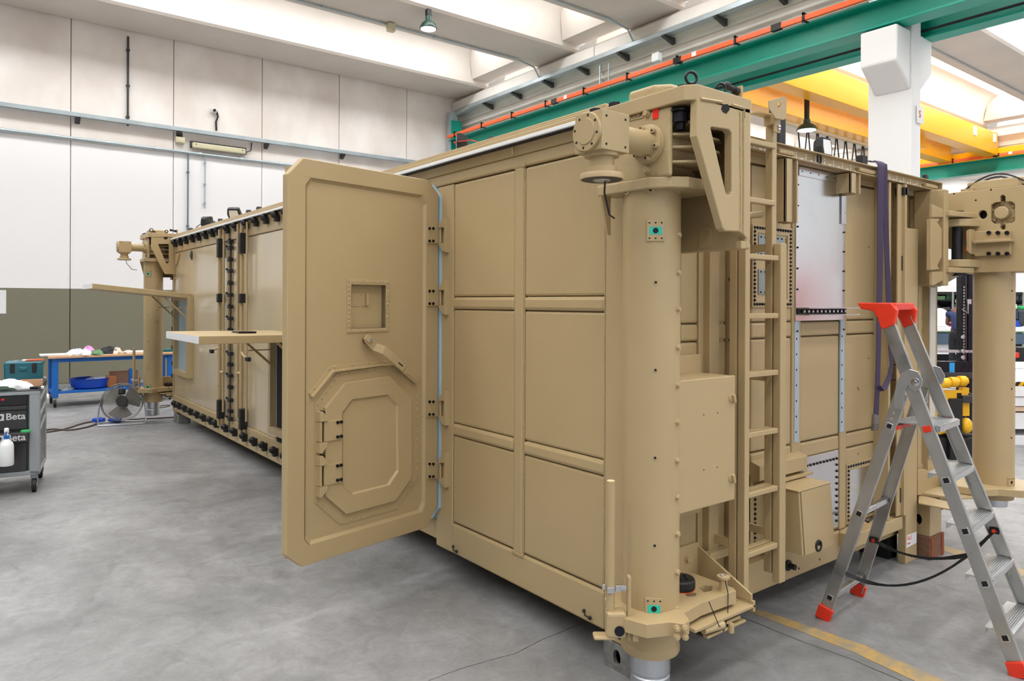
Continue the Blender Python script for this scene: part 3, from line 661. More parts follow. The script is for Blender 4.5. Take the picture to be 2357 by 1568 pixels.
for py in (988, 1088):
    u = DF.s(749, .014); z = DF.z(765, py, .014)
    pu1 = DF.s(787, .014)
    h = MB().fbox(DF, u - .01, pu1, z - .062, z + .05, .014, .024).build('hatch_hinge', TAN, door, bev=.002)
    m = MB()
    for sgn in (1, -1): m.poly([(0, 0), (-.05, 0), (-.05, .055), (-.032, .055), (0, .018)], lambda a, b, dd: DF.pt(u + .008 + a, z - .006 + sgn * (.058 + b), dd), -.012, .032)
    m.fbox(DF, u - .038, u - .028, z - .06, z + .05, -.01, .03); m.build('hatch_hinge_bracket', TAN, door, bev=.0015)
    m = MB()
    for uu in (.022, .046):
        for zz in (-.045, .035): m.cyl(DF.pt(pu1 - uu + .012, z + zz, .024), DF.pt(pu1 - uu + .012, z + zz, .033), .009, n=10)
    for zz in (-.085, -.105, .08, .10): m.cyl(DF.pt(u - .012, z + zz, -.012), DF.pt(u - .012, z + zz, .02), .009, n=10)
    m.build('hinge_screws', BLKM, door, kind='stuff')
# --------------------------------------------------------------- left face, far part (beyond the door)
yfar0 = DO1 + .02
panel(LF, DO1 + .004, YE, ZB, LF.z(410, 912), -.03, .012, .01, 'bottom_rail')
panel(LF, DO1 + .004, YE, LF.z(520, 556), zt_ + .08, -.03, .012, .008, 'top_rail')
FARP = mat('satin_tan_panel', (196, 180, 150), .22, .12, var=.05, vs=2, stretch=(1, 1, .2), coat=.3)
zp0, zp1 = LF.z(410, 912), LF.z(520, 556)
for a, b in ((YE - .04, s_(506)), (s_(514), s_(526)), (s_(537), s_(548)), (s_(563), yfar0)):
    panel(LF, b, a, zp0 + .004, zp1 - .004, -.03, .0, .004, 'wall_panel', FARP)
panel(LF, YE - .05, YE + .01, ZB, zt_, -.03, .014, .005, 'corner_post')
# locking rods with black bearings
for px, w in ((505, .03), (514.5, .02), (556, .032), (547, .026), (568, .02)):
    u = s_(px, .05); lo = ZB + .12 if px in (505, 556) else ZB + .30
    MB().cyl(LF.pt(u, lo, .05), LF.pt(u, zt_ + .10, .05), w / 2 * 1.2, n=10).build('locking_rod', TAN, sh, smooth=60)
for px, pys in ((505, (571, 686, 942)), (556, (560, 687, 965))):
    for py in pys:
        u, z = LF.sz(px, py, .06); hh = .05 if py in (686, 687) else .11
        MB().fbox(LF, u - .035, u + .035, z - hh, z + hh, .01, .085).build('rod_bearing', BLACK, sh, bev=.006)
# seam strip and black toggle clamps
u = s_(531.5); MB().fbox(LF, u - .03, u + .03, ZB + .1, zt_ + .1, 0, .02).build('seam_strip', mat('dark_seam', (104, 88, 62), .6), sh)
def clamp(u, z, vert, i):
    m = MB(); k = 1 if i % 2 else -1
    if vert: m.fbox(LF, u - .045, u + .045, z - .022, z + .022, .015, .06).cyl(LF.pt(u + k * .05, z, .04), LF.pt(u + k * .05, z + .03, .07), .014, n=6)
    else: m.fbox(LF, u - .03, u + .03, z - .045, z + .035, .01, .06).ball(LF.pt(u, z + .02, .06), .038, 8, 5)
    return m.build('toggle_clamp', BLACK, sh, bev=.006)
for i, py in enumerate((556, 571, 598, 624, 652, 679, 706, 733, 760, 814, 839, 865, 891, 921, 946, 964)): u, z = LF.sz(531.5, py, .03); clamp(u, z, True, i)
for i, (px, py) in enumerate(((403, 931), (413, 935), (425, 941), (438.5, 948), (453, 955), (468, 962), (484.5, 969), (497, 976), (519, 986), (539, 995), (562, 1007), (584.5, 1017), (607, 1028), (632, 1040), (657, 1053))): u, z = LF.sz(px, py, .04); clamp(u, z, False, 1)
for i, (px, py) in enumerate(((401, 561), (413, 558), (426, 554), (441, 550), (455, 546), (471, 542), (486.5, 537), (500, 533), (521, 528), (541, 523), (564, 517), (586, 511), (609, 505), (634, 499), (657, 492))): u, z = LF.sz(px, py, .05); clamp(u, z, False, 0)
for px, py in ((493, 808), (577, 826)):   # rod handles
    u, z = LF.sz(px, py, .09); v, _ = LF.sz(505 if px < 520 else 556, py, .05)
    MB().tube([LF.pt(v, z + .04, .05), LF.pt((u + v) / 2, z + .02, .10), LF.pt(u, z, .12)], .012, 8).build('rod_handle', TAN, sh, smooth=60)
    MB().fbox(LF, u - .05, u + .03, z - .025, z + .02, .10, .14).build('handle_catch', BLACK, sh, bev=.008)
    MB().beam(LF.pt(v, z - .4, .055), LF.pt(v - .0, z + .05, .055), .04, .02, LF.a).build('handle_lever', TAN, sh, bev=.003)
for px in (515, 547):
    a = LF.at(px, 758, .05); b = LF.at(px, 858, .05); MB().beam(a, b, .035, .03, LF.a).cyl(b, b + V((0, -.12 if px > 530 else .12, .0)), .016, n=8).build('lever_stay', TAN, sh, bev=.003)
MB().tube([LF.at(441, 578, .02), LF.at(440, 590, .03), LF.at(441.5, 598, .03)], [.012, .02, .008], 8).build('pull_cord', BLACK, sh)
MB().fpx(LF, [(403, 585), (412, 583), (406, 610), (403, 610)], 0, .02).build('corner_gusset', TAN, sh)
# two service hatches propped open, each with a framed opening
def hatch(y0, y1, z0, z1, tipx, zo, zi, fpx):
    m = MB(); m.fpoly(LF, [(y0 - .1, z0 - .07), (y1 + .06, z0 - .07), (y1 + .06, z1 + .05), (y0 - .1, z1 + .05)], .0, .07, [[(y0, z0), (y1, z0), (y1, z1), (y0, z1)]])
    fr_ = m.build('hatch_frame', TAN, sh, bev=.004)
    MB().fbox(LF, y0, y1, z0, z1, .004, .012).build('hatch_grille', BARE, sh)
    m = MB(); p = lambda x, y, z: V((x, y, z))
    h = m.hexa([p(tipx, y0 - .06, zo), p(XL - .02, y0 - .06, zi), p(XL - .02, y1 + .06, zi), p(tipx, y1 + .06, zo), p(tipx, y0 - .06, zo + .065), p(XL - .02, y0 - .06, zi + .065), p(XL - .02, y1 + .06, zi + .065), p(tipx, y1 + .06, zo + .065)]).build('hatch_flap', TAN, sh, bev=.004)
    MB().box(tipx - .004, tipx + .003, y0 - .055, y1 + .055, zo + .004, zo + .062).build('flap_edge_highlight', PLWH, sh)  # white strip paints the bright light on the flap's outer edge
    for yy in (y0, y1): MB().beam(p(XL - .02, yy, zi - .30), p(XL - .35, yy, zi + (zo - zi) * .3), .02, .02).cyl(p(XL - .02, yy, zi - .12), p(XL - .28, yy, zi - .12), .006, n=6).build('flap_stay', TAN, sh)
    return h
hatch(10.20, 10.90, LF.z(420, 856, .07), 1.74, 1.30, 1.88, 1.765, 0)
hatch(5.97, 6.95, LF.z(640, 990, .07), 1.36, 1.48, 1.395, 1.385, 0)
MB().box(1.9, 2.05, 6.3, 6.5, 1.455, 1.47).build('flap_latch', BLKM, sh)
rivets([(s_(651, .012) , 1.3 - .05 * i) for i in range(20)], LF, .012, .008, .004, 'grille_screws', BLKM, sh)
MB().fbox(LF, 5.9, 6.9, .38, 1.36, .013, .02).build('hatch_opening_shade', DARK, sh)  # near-black sheet paints the shade inside the open hatch
# corner fittings (castings with an oval hole)
def casting(x0, x1, y0, y1, z0, z1, parent, mt=TAN):
    fr = Frame((x0, 0), (0, 1), (-1, 0)); zc = (z0 + z1) / 2; yc = (y0 + y1) / 2
    hole = [(yc + .028 * math.cos(t), zc + .045 * math.sin(t)) for t in [2 * math.pi * i / 14 for i in range(14)]]
    return MB().fpoly(fr, [(y0, z0), (y1, z0), (y1, z1), (y0, z1)], -.02, 0, [hole]).box(x0 + .1, x1, y0, y1, z0, z1).box(x0 + .02, x0 + .1, y0, y1, z0, z0 + .012).box(x0 + .02, x0 + .1, y0, y1, z1 - .012, z1).box(x0 + .02, x0 + .1, y0, y0 + .02, z0, z1).box(x0 + .02, x0 + .1, y1 - .02, y1, z0, z1)
casting(XL - .004, XL + .17, YR - .01, YR + .165, .132, .25, sh).build('corner_fitting', TAN, sh, bev=.003)
casting(XL - .004, XL + .17, YE - .17, YE + .005, .132, .25, sh).build('corner_fitting', TAN, sh, bev=.003)
# wall beyond the far corner: toggles seen edge-on
for i, py in enumerate((575, 640, 690, 720, 757, 800, 836, 865)): 
    p = LF.at(399, py, 0); MB().box(XL - .02, XL + .02, YE + .0, YE + .07, p.z - .03, p.z + .03).build('toggle_clamp', BLACK, sh, bev=.006)
# --------------------------------------------------------------- right face (Y = YR)
r_ = RF.s
def rp(px0, px1, py_at, py_b, ref, d=-.0, **k):  # px columns, py top/bottom read at px ref
    return (r_(px0, d), r_(px1, d), RF.z(ref, py_b, d), RF.z(ref, py_at, d))
panel(RF, XL, XE, ZB, RF.z(1900, 1232), -.04, .012, .008, 'bottom_rail')
panel(RF, XL, XE, RF.z(1900, 409), ZT, -.04, .0, .006, 'top_rail')
Z0 = RF.z(1945, 738); Z0b = RF.z(1945, 770); Z1 = RF.z(1946, 998); Z1b = RF.z(1946, 1032); ZLOW = RF.z(1900, 1232) + .006; ZHI = RF.z(1900, 409) - .006
cols = [(1566, 1607), (1640, 1672), (1728, 1822), (1841, 1932), (1946, 2046), (2104, 2140)]
for i, (a, b) in enumerate(cols):
    ua, ub = r_(a), r_(b)
    for (c, d) in ((Z0, ZHI), (Z1, Z0b), (ZLOW, Z1b)):
        if i == 2 and c == ZLOW: continue
        panel(RF, ua + .004, ub - .004, c + .004, d - .004, -.04, .002, .013)
    if i != 2:
        for (c, d) in ((Z0b, Z0), (Z1b, Z1)): panel(RF, ua + .004, ub - .004, c + .002, d - .002, -.04, .004, .012, 'stiffener_rail')
    else: panel(RF, ua + .004, ub - .004, Z0b + .002, Z0 - .002, -.04, .004, .012, 'stiffener_rail'); panel(RF, ua + .004, ub - .004, Z1b - .03, Z1 - .002, -.04, .004, .012, 'stiffener_rail')
for a, b in ((1607, 1640), (1822, 1841), (1932, 1946)):
    panel(RF, r_(a) - .002, r_(b) + .002, ZLOW, ZHI, -.04, .008, .006, 'stiffener_post')
panel(RF, XL - .0, r_(1566), ZB, ZT, -.04, .006, .006, 'corner_post')
MB().fbox(RF, r_(1616), r_(1638), ZB + .1, ZHI, .0, .05).build('channel_post', TAN, sh, bev=.006)
# deep service post left of the access ladder

# bolted grilles
def bolted(px0, px1, pt, pb, nx, nz, name, inner_m, ref=None):
    u0, u1 = r_(px0, .015), r_(px1, .015); z1 = RF.z(px0, pt, .015); z0 = RF.z(px0, pb, .015)
    w = .045
    vf_ = MB().fpoly(RF, [(u0, z0), (u1, z0), (u1, z1), (u0, z1)], .002, .012, [[(u0 + w, z0 + w), (u1 - w, z0 + w), (u1 - w, z1 - w), (u0 + w, z1 - w)]]).build(name, TAN, sh, bev=.002)
    MB().fbox(RF, u0 + w, u1 - w, z0 + w, z1 - w, .0025, .005).build('backing_plate', inner_m, sh)
    q = .018; rivets(along([(u0 + q, z0 + q), (u1 - q, z0 + q), (u1 - q, z1 - q), (u0 + q, z1 - q)], [nx, nz, nx, nz], True), RF, .012, .0095, .008, 'bolt_row', BLKM, vf_)
    return u0, u1, z0, z1
VPL = mat('grey_vent_plate', (140, 152, 152), .4, .5)
b1 = bolted(1733, 1824, 515, 708, 14, 19, 'vent_frame', TAN)
for zz, hh in ((.62, .26), (.16, .30)):
    z0 = b1[2] + (b1[3] - b1[2]) * zz; z1 = z0 + (b1[3] - b1[2]) * hh
    MB().fbox(RF, b1[0] + .06, b1[0] + .30, z0, z1, .006, .010).build('vent_plate', VPL, sh)
    for z in (z0 + .012, z1 - .012): rivets([(b1[0] + .08 + .04 * i, z) for i in range(6)], RF, .010, .006, .005, 'vent_screws', BLKM, sh)
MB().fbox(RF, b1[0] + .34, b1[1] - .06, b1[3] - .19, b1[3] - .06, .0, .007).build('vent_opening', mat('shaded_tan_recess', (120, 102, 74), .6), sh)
b2 = bolted(1952, 2041, 1069, 1205, 15, 13, 'lower_frame', SHEET)
MB().fbox(RF, b2[1] - .17, b2[1] - .05, b2[2] + .2, b2[3] - .06, .004, .011).build('tan_flap', TAN, sh)
# lower bay behind the ladder with its bolt column
b3u0 = r_(1735); MB().fbox(RF, r_(1728), r_(1826), RF.z(1735, 1252), RF.z(1735, 1083), .0, .004).build('recess_panel', TAN, sh)
rivets([(r_(1738), RF.z(1738, 1105 + 11.0 * i)) for i in range(14)] + [(r_(1738 + 5.5 * i), RF.z(1738, 1105)) for i in range(1, 8)], RF, .004, .010, .008, 'bolt_row', BLKM, sh)
MB().poly([(0, 0), (.06, -.02), (.06, -.10), (0, -.12)], lambda u, v, d: RF.pt(d, RF.z(1812, 1042) + v, u), r_(1728), r_(1838)).build('drip_ledge', TAN, sh, bev=.004)
MB().fbox(RF, r_(1812), r_(1828), RF.z(1812, 1088), RF.z(1812, 1062), .002, .012).build('small_plate', TAN, sh, bev=.003)
MB().fbox(RF, r_(1735), r_(1848), RF.z(1812, 1096), RF.z(1812, 1089), .0, .07).build('shelf_ledge', TAN, sh, bev=.003)
# galvanised cover sheets and primer strips
u0, u1 = r_(1832, .02), r_(1944, .02); zt1 = RF.z(1835, 381, .02); zb1 = RF.z(1835, 739, .02)
cs_ = MB().fbox(RF, u0, u1, zb1, zt1, .004, .020).build('cover_sheet', SHEET, sh, bev=.002)
rivets([(u0 + .012, zt1 - .11 - i * .12) for i in range(8)] + [(u1 - .012, zt1 - .11 - i * .12) for i in range(8)] + [(u0 + .05 + i * .09, zt1 - .03) for i in range(5)], RF, .02, .007, .008, 'sheet_bolts', BLKM, cs_)
MB().fbox(RF, u0 + .02, u1 - .02, zt1 - .055, zt1 - .005, .02, .026).build('sheet_top_angle', SHEET, sh)
MB().fbox(RF, u1 - .055, u1 + .005, zt1 - .30, zt1 - .05, .02, .028).build('sheet_side_angle', SHEET, sh)
# cable clamp rail across the sheet
zr = RF.z(1840, 716, .04)
MB().fbox(RF, u0 + .004, u1 + .035, zr + .014, zr + .020, .02, .10).fbox(RF, u0 + .004, u1 + .035, zr - .026, zr - .020, .02, .10).build('clamp_rail', ALU, sh)
MB().fbox(RF, u0 + .004, u1 + .0, zr - .020, zr + .014, .02, .03).build('clamp_rail_back', BLKM, sh)
m = MB()
for i in range(11): m.fbox(RF, u0 + .045 + i * .046, u0 + .065 + i * .046, zr - .012, zr + .006, .03, .045)
m.build('rail_studs', ALU, sh, kind='stuff', bev=.004)
for px0, px1, ptop, pbot, rf in ((1830, 1840, 740, 1019, 1832), (1935, 1944, 737, 994, 1938)):
    a, b = r_(px0, .012), r_(px1, .012); zA, zB = RF.z(rf, ptop, .012), RF.z(rf, pbot, .012)
    MB().fbox(RF, a, b, zB, zA, .004, .012).build('primer_strip', BARE, sh)
    rivets([((a * .6 + b * .4), zA - .10 - i * (zA - zB - .16) / 6) for i in range(7)], RF, .012, .007, .002, 'strip_holes', DARK, sh)
u0, u1 = r_(1843, .02), r_(1932, .02); zt1 = RF.z(1845, 1056, .02); zb1 = RF.z(1932, 1212, .02)
cs_ = MB().fbox(RF, u0, u1, zb1, zt1, .004, .018).build('cover_sheet', SHEET, sh, bev=.002)
rivets([(u0 + .04 + i * (u1 - u0 - .06) / 10, zt1 - .05) for i in range(11)] + [(u1 - .02, zt1 - .05 - i * (zt1 - zb1 - .09) / 10) for i in range(1, 11)] + [(u0 + .04, zt1 - .05 - i * .06) for i in range(1, 3)], RF, .018, .010, .008, 'sheet_bolts', BLKM, cs_)
# small holes
rivets([RF.sz(a, b, .004) for a, b in ((1975, 893), (1976, 1045), (2000, 569), (2000, 825), (1977, 897), (2106, 671))], RF, .003, .006, .001, 'holes', DARK, sh)
rivets([RF.sz(a, b, .012) for a, b in ((1839, 1309), (1887, 1288), (1933, 1224))], RF, .012, .008, .001, 'holes', DARK, sh)
# dark frame plug on the bottom rail
u, z = RF.sz(1819, 1303, .03); MB().lathe(RF.pt(u, z, .012), RF.n, [(0, .03), (.012, .03), (.014, .016), (.05, .016)], 16).build('frame_plug', BLACK, sh, smooth=40)
# short folded uprights below the roof channel
for a, b, pt, pb in ((1803, 1832, 374, 510), (1953, 1976, 405, 443)):
    uA, uB = r_(a, .10), r_(b, .10); zb2 = RF.z(a, pb, .10)
    m = MB(); m.fbox(RF, uA, uA + .012, zb2, 2.52, .0, .11).fbox(RF, uA, uB * .5 + uA * .5, zb2, 2.52, .098, .11).fbox(RF, (uA + uB) / 2 - .006, (uA + uB) / 2 + .006, zb2, 2.52, .03, .11).fbox(RF, uB - .012, uB, zb2, 2.52, .02, .11); m.build('folded_upright', TAN, sh, bev=.002)
# perforated C channel along the roof edge, ends cut at the right
DC = .112
zc1, zc0 = 2.592, 2.528
us, ue = 2.74, RF.s(2168, DC)
ch = MB().fbox(RF, us, ue, zc1 - .005, zc1, .0, DC).fbox(RF, us, ue, zc0, zc0 + .005, .0, DC).fbox(RF, us, ue, zc0, zc1, .072, .078).fbox(RF, ue - .004, ue, zc0, zc1, .0, DC).build('roof_edge_channel', TAN, sh)
m = MB(); i = 0; u = us + .1
while u < ue - .1:
    m.fbox(RF, u, u + .030, zc0 + .013, zc0 + .023, .0778, .0792).fbox(RF, u + .052, u + .060, zc0 + .012, zc0 + .034, .0778, .0792).fbox(RF, u + .052, u + .060, zc1 - .024, zc1 - .014, .0778, .0792); u += .1
m.build('slot_backlight', PLWH, sh, kind='stuff')  # white pads imitate bright background showing through the slots
for a, b in ((1787, 1822), (1972, 2012), (2125, 2152)):
    MB().fbox(RF, r_(a, .09), r_(b, .09), 2.54, 2.566, .079, .108).build('channel_bracket', WELD, sh, bev=.006)
u, z = RF.sz(1889, 366, .115)
MB().fpoly(RF, [(u - .02, z - .028), (u + .02, z - .028), (u + .02, z + .024), (u - .02, z + .024)], .10, .113, [[(u - .012, z - .016), (u + .012, z - .016), (u + .012, z + .018), (u - .012, z + .018)]]).build('lashing_ring', BLACK, sh, bev=.004)
# deep folded posts near the right end
zz = RF.z(2046, 1238, .1)
for a, b, d0, d1, lo in ((2046, 2048, .0, .10, 0), (2066, 2076, .09, .10, 0), (2083, 2085, 0, .12, 0)):
    MB().fbox(RF, r_(a, d1), r_(b, d1) + .012, .34, 2.52, d0, d1).build('folded_post', TAN, sh, bev=.002)
MB().fbox(RF, r_(2046, .04), r_(2076, .04), .34, 2.52, .035, .045).build('folded_post', TAN, sh)
rivets([(r_(2056, .05), 2.38 - .16 * i) for i in range(12)] + [(r_(2064, .05), 2.38 - .16 * i) for i in range(12)], RF, .045, .005, .001, 'holes', DARK, sh)
MB().fbox(RF, r_(2074, .1), r_(2084, .1), 2.45, 2.50, .06, .12).build('post_cap', BLACK, sh)
u, z = RF.sz(2076, 606, .1); MB().fbox(RF, u - .008, u + .008, z - .05, z + .05, .09, .105).build('slot_cover', BLACK, sh, bev=.006)
u, z = RF.sz(2057, 857, .07); MB().tube([RF.pt(u - .02, z + .05, .05), RF.pt(u + .015, z + .05, .09), RF.pt(u + .015, z - .05, .09), RF.pt(u - .02, z - .05, .05)], .006, 6).build('grab_handle', BLACK, sh)
u, z = RF.sz(2072, 1140, .1); MB().fbox(RF, u - .006, u + .006, z - .05, z + .05, .09, .105).build('slot_cover', BLACK, sh, bev=.006)
# ledge box under the lower frame
u0, u1 = r_(1950, .06), r_(2066, .06); MB().fbox(RF, u0, u1, RF.z(2062, 1215, .06), RF.z(2062, 1186, .06), .0, .10).build('bottom_ledge', TAN, sh, bev=.006)
MB().tube([RF.at(1988, 1197, .10), RF.at(1998, 1202, .13), RF.at(2012, 1190, .10)], .007, 6).build('tie_down_loop', BLACK, sh)
# right corner: posts and hinge flange
MB().fbox(RF, r_(2104), r_(2112), .2, 2.45, .0, .03).build('edge_trim', TAN, sh, bev=.003)
MB().box(XE - .13, XE + .01, YR - .045, YR + .05, .22, 2.46).build('corner_post', TAN, sh, bev=.006)
casting(XE - .02, XE + .10, YR - .08, YR + .06, .25, .42, sh).build('corner_fitting', TAN, sh, bev=.003)

pr1 = Frame((0, YR - .046), (1, 0), (0, -1)); MB().fbox(pr1, pr1.s(2138), pr1.s(2150), pr1.z(2144, 1052), pr1.z(2144, 662), 0, .012).build('pale_corner_strip', mat('pale_primed_strip', (214, 206, 196), .4), sh, bev=.003)
# ------------------------------------------------------------------ levelling jack (near corner); the far one is a copy
def vw(lat, dep): return V((math.sin(YAW) * dep + math.cos(YAW) * lat, math.cos(YAW) * dep - math.sin(YAW) * lat, 0))
JC = V((2.443, 2.157, 0)); JR = .1266
jk = thing('levelling_jack', JC, 'tan levelling jack on the near corner of the container, with gear head and steel foot', 'jack')
Zc = 2.22
MB().cyl(JC + V((0, 0, .40)), JC + V((0, 0, Zc)), JR, n=56).build('column', TAN, jk, smooth=40)
MB().lathe(JC, (0, 0, 1), [(.20, JR * 1.0), (.205, JR * 1.02), (.235, JR * 1.02), (.24, JR * .99), (.37, JR * .99)], 56).build('lower_sleeve', TAN, jk, smooth=30)
MB().lathe(JC, (0, 0, 1), [(0, .080), (.008, .088), (.09, .088), (.096, .084), (.104, .084), (.11, .089), (.22, .089)], 48).build('steel_foot', STEEL, jk, smooth=30)
# hex bolts and socket screws down the column
def oncol(px, py, c=JC, D0=3.2, r=JR, out=0):
    dl = (px - CX) / FPX * D0 - c.dot(V((math.cos(YAW), -math.sin(YAW), 0))); sn = max(-.98, min(.98, dl / r)); cs = math.sqrt(1 - sn * sn)
    n = vw(sn, -cs); D = D0 - r * cs; z = H - (py - HY - RO * (px - CX)) * D / FPX
    return c + n * (r + out) + V((0, 0, z)), n
for py in (541, 628, 712, 800, 887, 972, 1060, 1144, 1229, 1317, 1402):
    p, n = oncol(1550, py, out=-.005); MB().cyl(p, p + n * .007, .015, n=16).bolt(p + n * .007, n, .0125, .012).build('hex_bolt', TAN, jk, bev=.001)
for py in (650, 852, 1054, 1256):
    p, n = oncol(1496, py, out=-.002); MB().cyl(p, p + n * .004, .011, n=16).build('socket_screw', TAN, jk); MB().cyl(p + n * .003, p + n * .0045, .006, n=8).build('screw_recess', DARK, bpy.data.objects[-1] if False else LAST())
for px, py in ((1407, 441), (1484, 438), (1551, 437)):
    p, n = oncol(max(px, 1440), py, out=-.002); MB().cyl(p, p + n * .014, .015, n=16).build('flange_screw', TAN, jk, bev=.002); MB().cyl(p + n * .0135, p + n * .015, .007, n=8).build('screw_recess', DARK, LAST())
for py, h in ((531, .085), (1401, .085)):
    p, n = oncol(1495, py); sd = V((0, 0, 1)).cross(n)
    gp = MB().obox(p, sd * .037, n * .0045, V((0, 0, .045))).build('gauge_plate', TAN, jk, bev=.001)
    MB().obox(p + n * .0048, sd * .027, n * .0006, V((0, 0, .016))).build('masking_tape', TEAL, gp)
    m = MB().cyl(p + n * .005, p + n * .0062, .012, n=16)
    for a in (-.026, 0, .026):
        for b in (-.033, .033): m.cyl(p + sd * a + V((0, 0, b)) + n * .004, p + sd * a + V((0, 0, b)) + n * .0052, .004, n=8)
    m.build('drilled_holes', DARK, gp, kind='stuff')
# head: bottom flange, cast body, fins, top plate
XH, YF = 2.335, 1.8415
MB().poly([(2.30, 2.36), (2.30, 2.05), (2.35, 1.98), (2.42, 1.935), (2.66, 1.935), (2.66, 2.27), (2.43, 2.27), (2.43, 2.36)], lambda u, v, d: V((u, v, d)), 2.215, 2.262).build('bottom_flange', TAN2, jk, bev=.006)
MB().poly([(XH, 2.38), (XH, 1.965), (2.358, 1.965), (2.37, 2.07), (2.64, 2.07), (2.64, 2.27), (2.43, 2.27), (2.43, 2.38)], lambda u, v, d: V((u, v, d)), 2.26, 2.552).build('gear_housing', TAN2, jk, bev=.012, seg=3)
MB().cyl((2.352, 2.10, 2.40), (2.56, 2.10, 2.40), .115, n=32).build('housing_barrel', TAN2, jk, smooth=40)
for z in (2.487, 2.437, 2.383, 2.322):
    MB().poly([(2.352, 2.06), (2.352, 1.975), (2.43, 1.90), (2.60, 1.915), (2.66, 1.95), (2.66, 2.06)], lambda u, v, d: V((u, v, d)), z - .006, z + .006).build('cooling_fin', TAN2, jk, bev=.004)
MB().poly([(2.36, 2.07), (2.36, 2.03), (2.48, 1.96), (2.66, 1.95), (2.66, 2.07)], lambda u, v, d: V((u, v, d)), 2.515, 2.552).build('head_flange', TAN2, jk, bev=.008)
tp = [(2.32, 2.46), (2.32, 1.884), (2.362, YF), (2.725, YF), (2.725, 2.275), (2.44, 2.275), (2.44, 2.46)]
MB().poly(tp, lambda u, v, d: V((u, v, d)), 2.552, 2.616).build('top_plate', TAN, jk, bev=.004)
FN = Frame((0, YF), (1, 0), (0, -1))
outer = [(1606, 226), (1604, 312), (1664, 526), (1670, 532), (1702, 533), (1712, 540), (1727.5, 560), (1727.5, 250)]
win = [(1636, 294), (1640, 292), (1678, 298), (1684, 306), (1684, 440), (1681, 448), (1675, 449), (1671, 444)]
MB().fpx(FN, outer, -.038, 0, [win], dd=0).build('web_plate', TAN, jk, bev=.005, seg=3)
MB().box(2.69, 2.725, YF + .001, 2.283, 1.966, 2.552).build('side_plate', TAN, jk, bev=.008)
FSI = Frame((2.69, 0), (0, 1), (-1, 0))
a, b = FSI.sz(1609, 572), FSI.sz(1641, 520); MB().fpoly(FSI, [(b[0], a[1]), (a[0], a[1]), (a[0], b[1] - .02), (a[0] - .015, b[1]), (b[0] + .015, b[1]), (b[0], b[1] - .02)], 0, .004).build('access_boss', TAN, jk, bev=.002)
MB().box(2.655, 2.69, YF + .0, YF + .03, 1.966, 2.0).build('weld_gusset', TAN, jk, bev=.004)
# weld beads on the web plate
for pl, r in (([(1612, 228), (1660, 236)], .008), ([(1685, 242), (1712, 250), (1712, 270)], .008), ([(1703, 256), (1704, 400), (1704, 528)], .004), ([(1710, 256), (1711, 400), (1710, 535)], .005)):
    MB().tube([FN.at(a, b, .0) for a, b in pl], r, 6).build('weld_bead', WELD, jk, smooth=60)
MB().fpx(FN, [(1664, 240), (1676, 240), (1680, 252), (1672, 262), (1664, 258), (1660, 250)], .0005, .0012).build('drain_hole', DARK, jk)
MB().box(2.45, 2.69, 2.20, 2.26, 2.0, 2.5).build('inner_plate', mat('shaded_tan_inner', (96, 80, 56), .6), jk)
# black nut hanging under the head, small bolts, plaque, red reflector
FH = Frame((XH, 0), (0, 1), (-1, 0))
p = V((2.382, 1.95, 2.482)); MB().bolt(p, (0, 0, 1), .036, .045).cyl(p + V((0, 0, .045)), p + V((0, 0, .055)), .042, n=20).cyl(p - V((0, 0, .03)), p, .022, n=16).build('black_nut', BLKM, jk, bev=.002)
a, b = FH.sz(1502, 275, .004), FH.sz(1515, 238, .004); MB().fpx(FH, [(1502.5, 240), (1515, 237), (1514.5, 272), (1502, 275)], .001, .004).build('red_reflector', REFL, jk)
for px, py in ((1491, 262), (1491, 392)):
    q = FH.at(px, py, .0); MB().cyl(q, q + V((-.008, 0, 0)), .017, n=20).bolt(q + V((-.008, 0, 0)), (-1, 0, 0), .013, .012).build('hex_bolt', TAN, jk, bev=.001)
MB().fpx(FH, [(1442, 263), (1480, 254), (1480, 271), (1442, 280)], .0, .004, [[(1445, 265), (1477, 257), (1477, 269), (1445, 277)]]).build('name_plate', TAN, jk, bev=.001)
u0, z0 = FH.sz(1448, 272.5, .002)
meshtext('RAFF', .030, TAN, jk, FH, u0, z0, .002, .002, -1, bold=.0006)
u0, z0 = FH.sz(1484, 404, .002); meshtext('1CW 103', .019, TAN, jk, FH, u0, z0, .001, .0015, -1, bold=.0005)
# bevel gear box, input shaft, bottom coupling
ax = V((0, 2.077, 2.408))
gbx = MB().box(1.976, 2.129, 2.0, 2.154, 2.331, 2.486).build('gear_box', TAN, jk, bev=.002)
m = MB()
for a in (2.0, 2.106):
    for b in (2.352, 2.462): m.cyl((a, 1.9985, b), (a, 1.9995, b), .005, n=10)
m.build('tapped_holes', DARK, gbx, kind='stuff')
c0 = V((1.976, 2.077, 2.408)); MB().lathe(c0, (-1, 0, 0), [(0, .077), (.012, .077), (.014, .075), (.014, .052), (.018, .050), (.018, .0)], 40).build('end_cover', TAN, jk, smooth=30)
m = MB()
for i in range(8): t = math.pi / 4 * i + .2; q = c0 + V((-.0135, math.cos(t) * .064, math.sin(t) * .064)); m.cyl(q, q + V((-.0015, 0, 0)), .0055, n=8)
m.build('cover_screws', DARK, LAST(), kind='stuff')
s0 = V((2.129, 2.077, 2.408)); MB().lathe(s0, (1, 0, 0), [(0, .060), (.016, .060), (.02, .054), (.11, .054), (.19, .056), (.205, .058)], 36).build('input_shaft', TAN, jk, smooth=35)
f0 = V((XH, 2.077, 2.408)); MB().lathe(f0, (-1, 0, 0), [(0, .084), (.010, .084), (.012, .080), (.022, .080), (.024, .076)], 40).build('shaft_flange', TAN, jk, smooth=30)
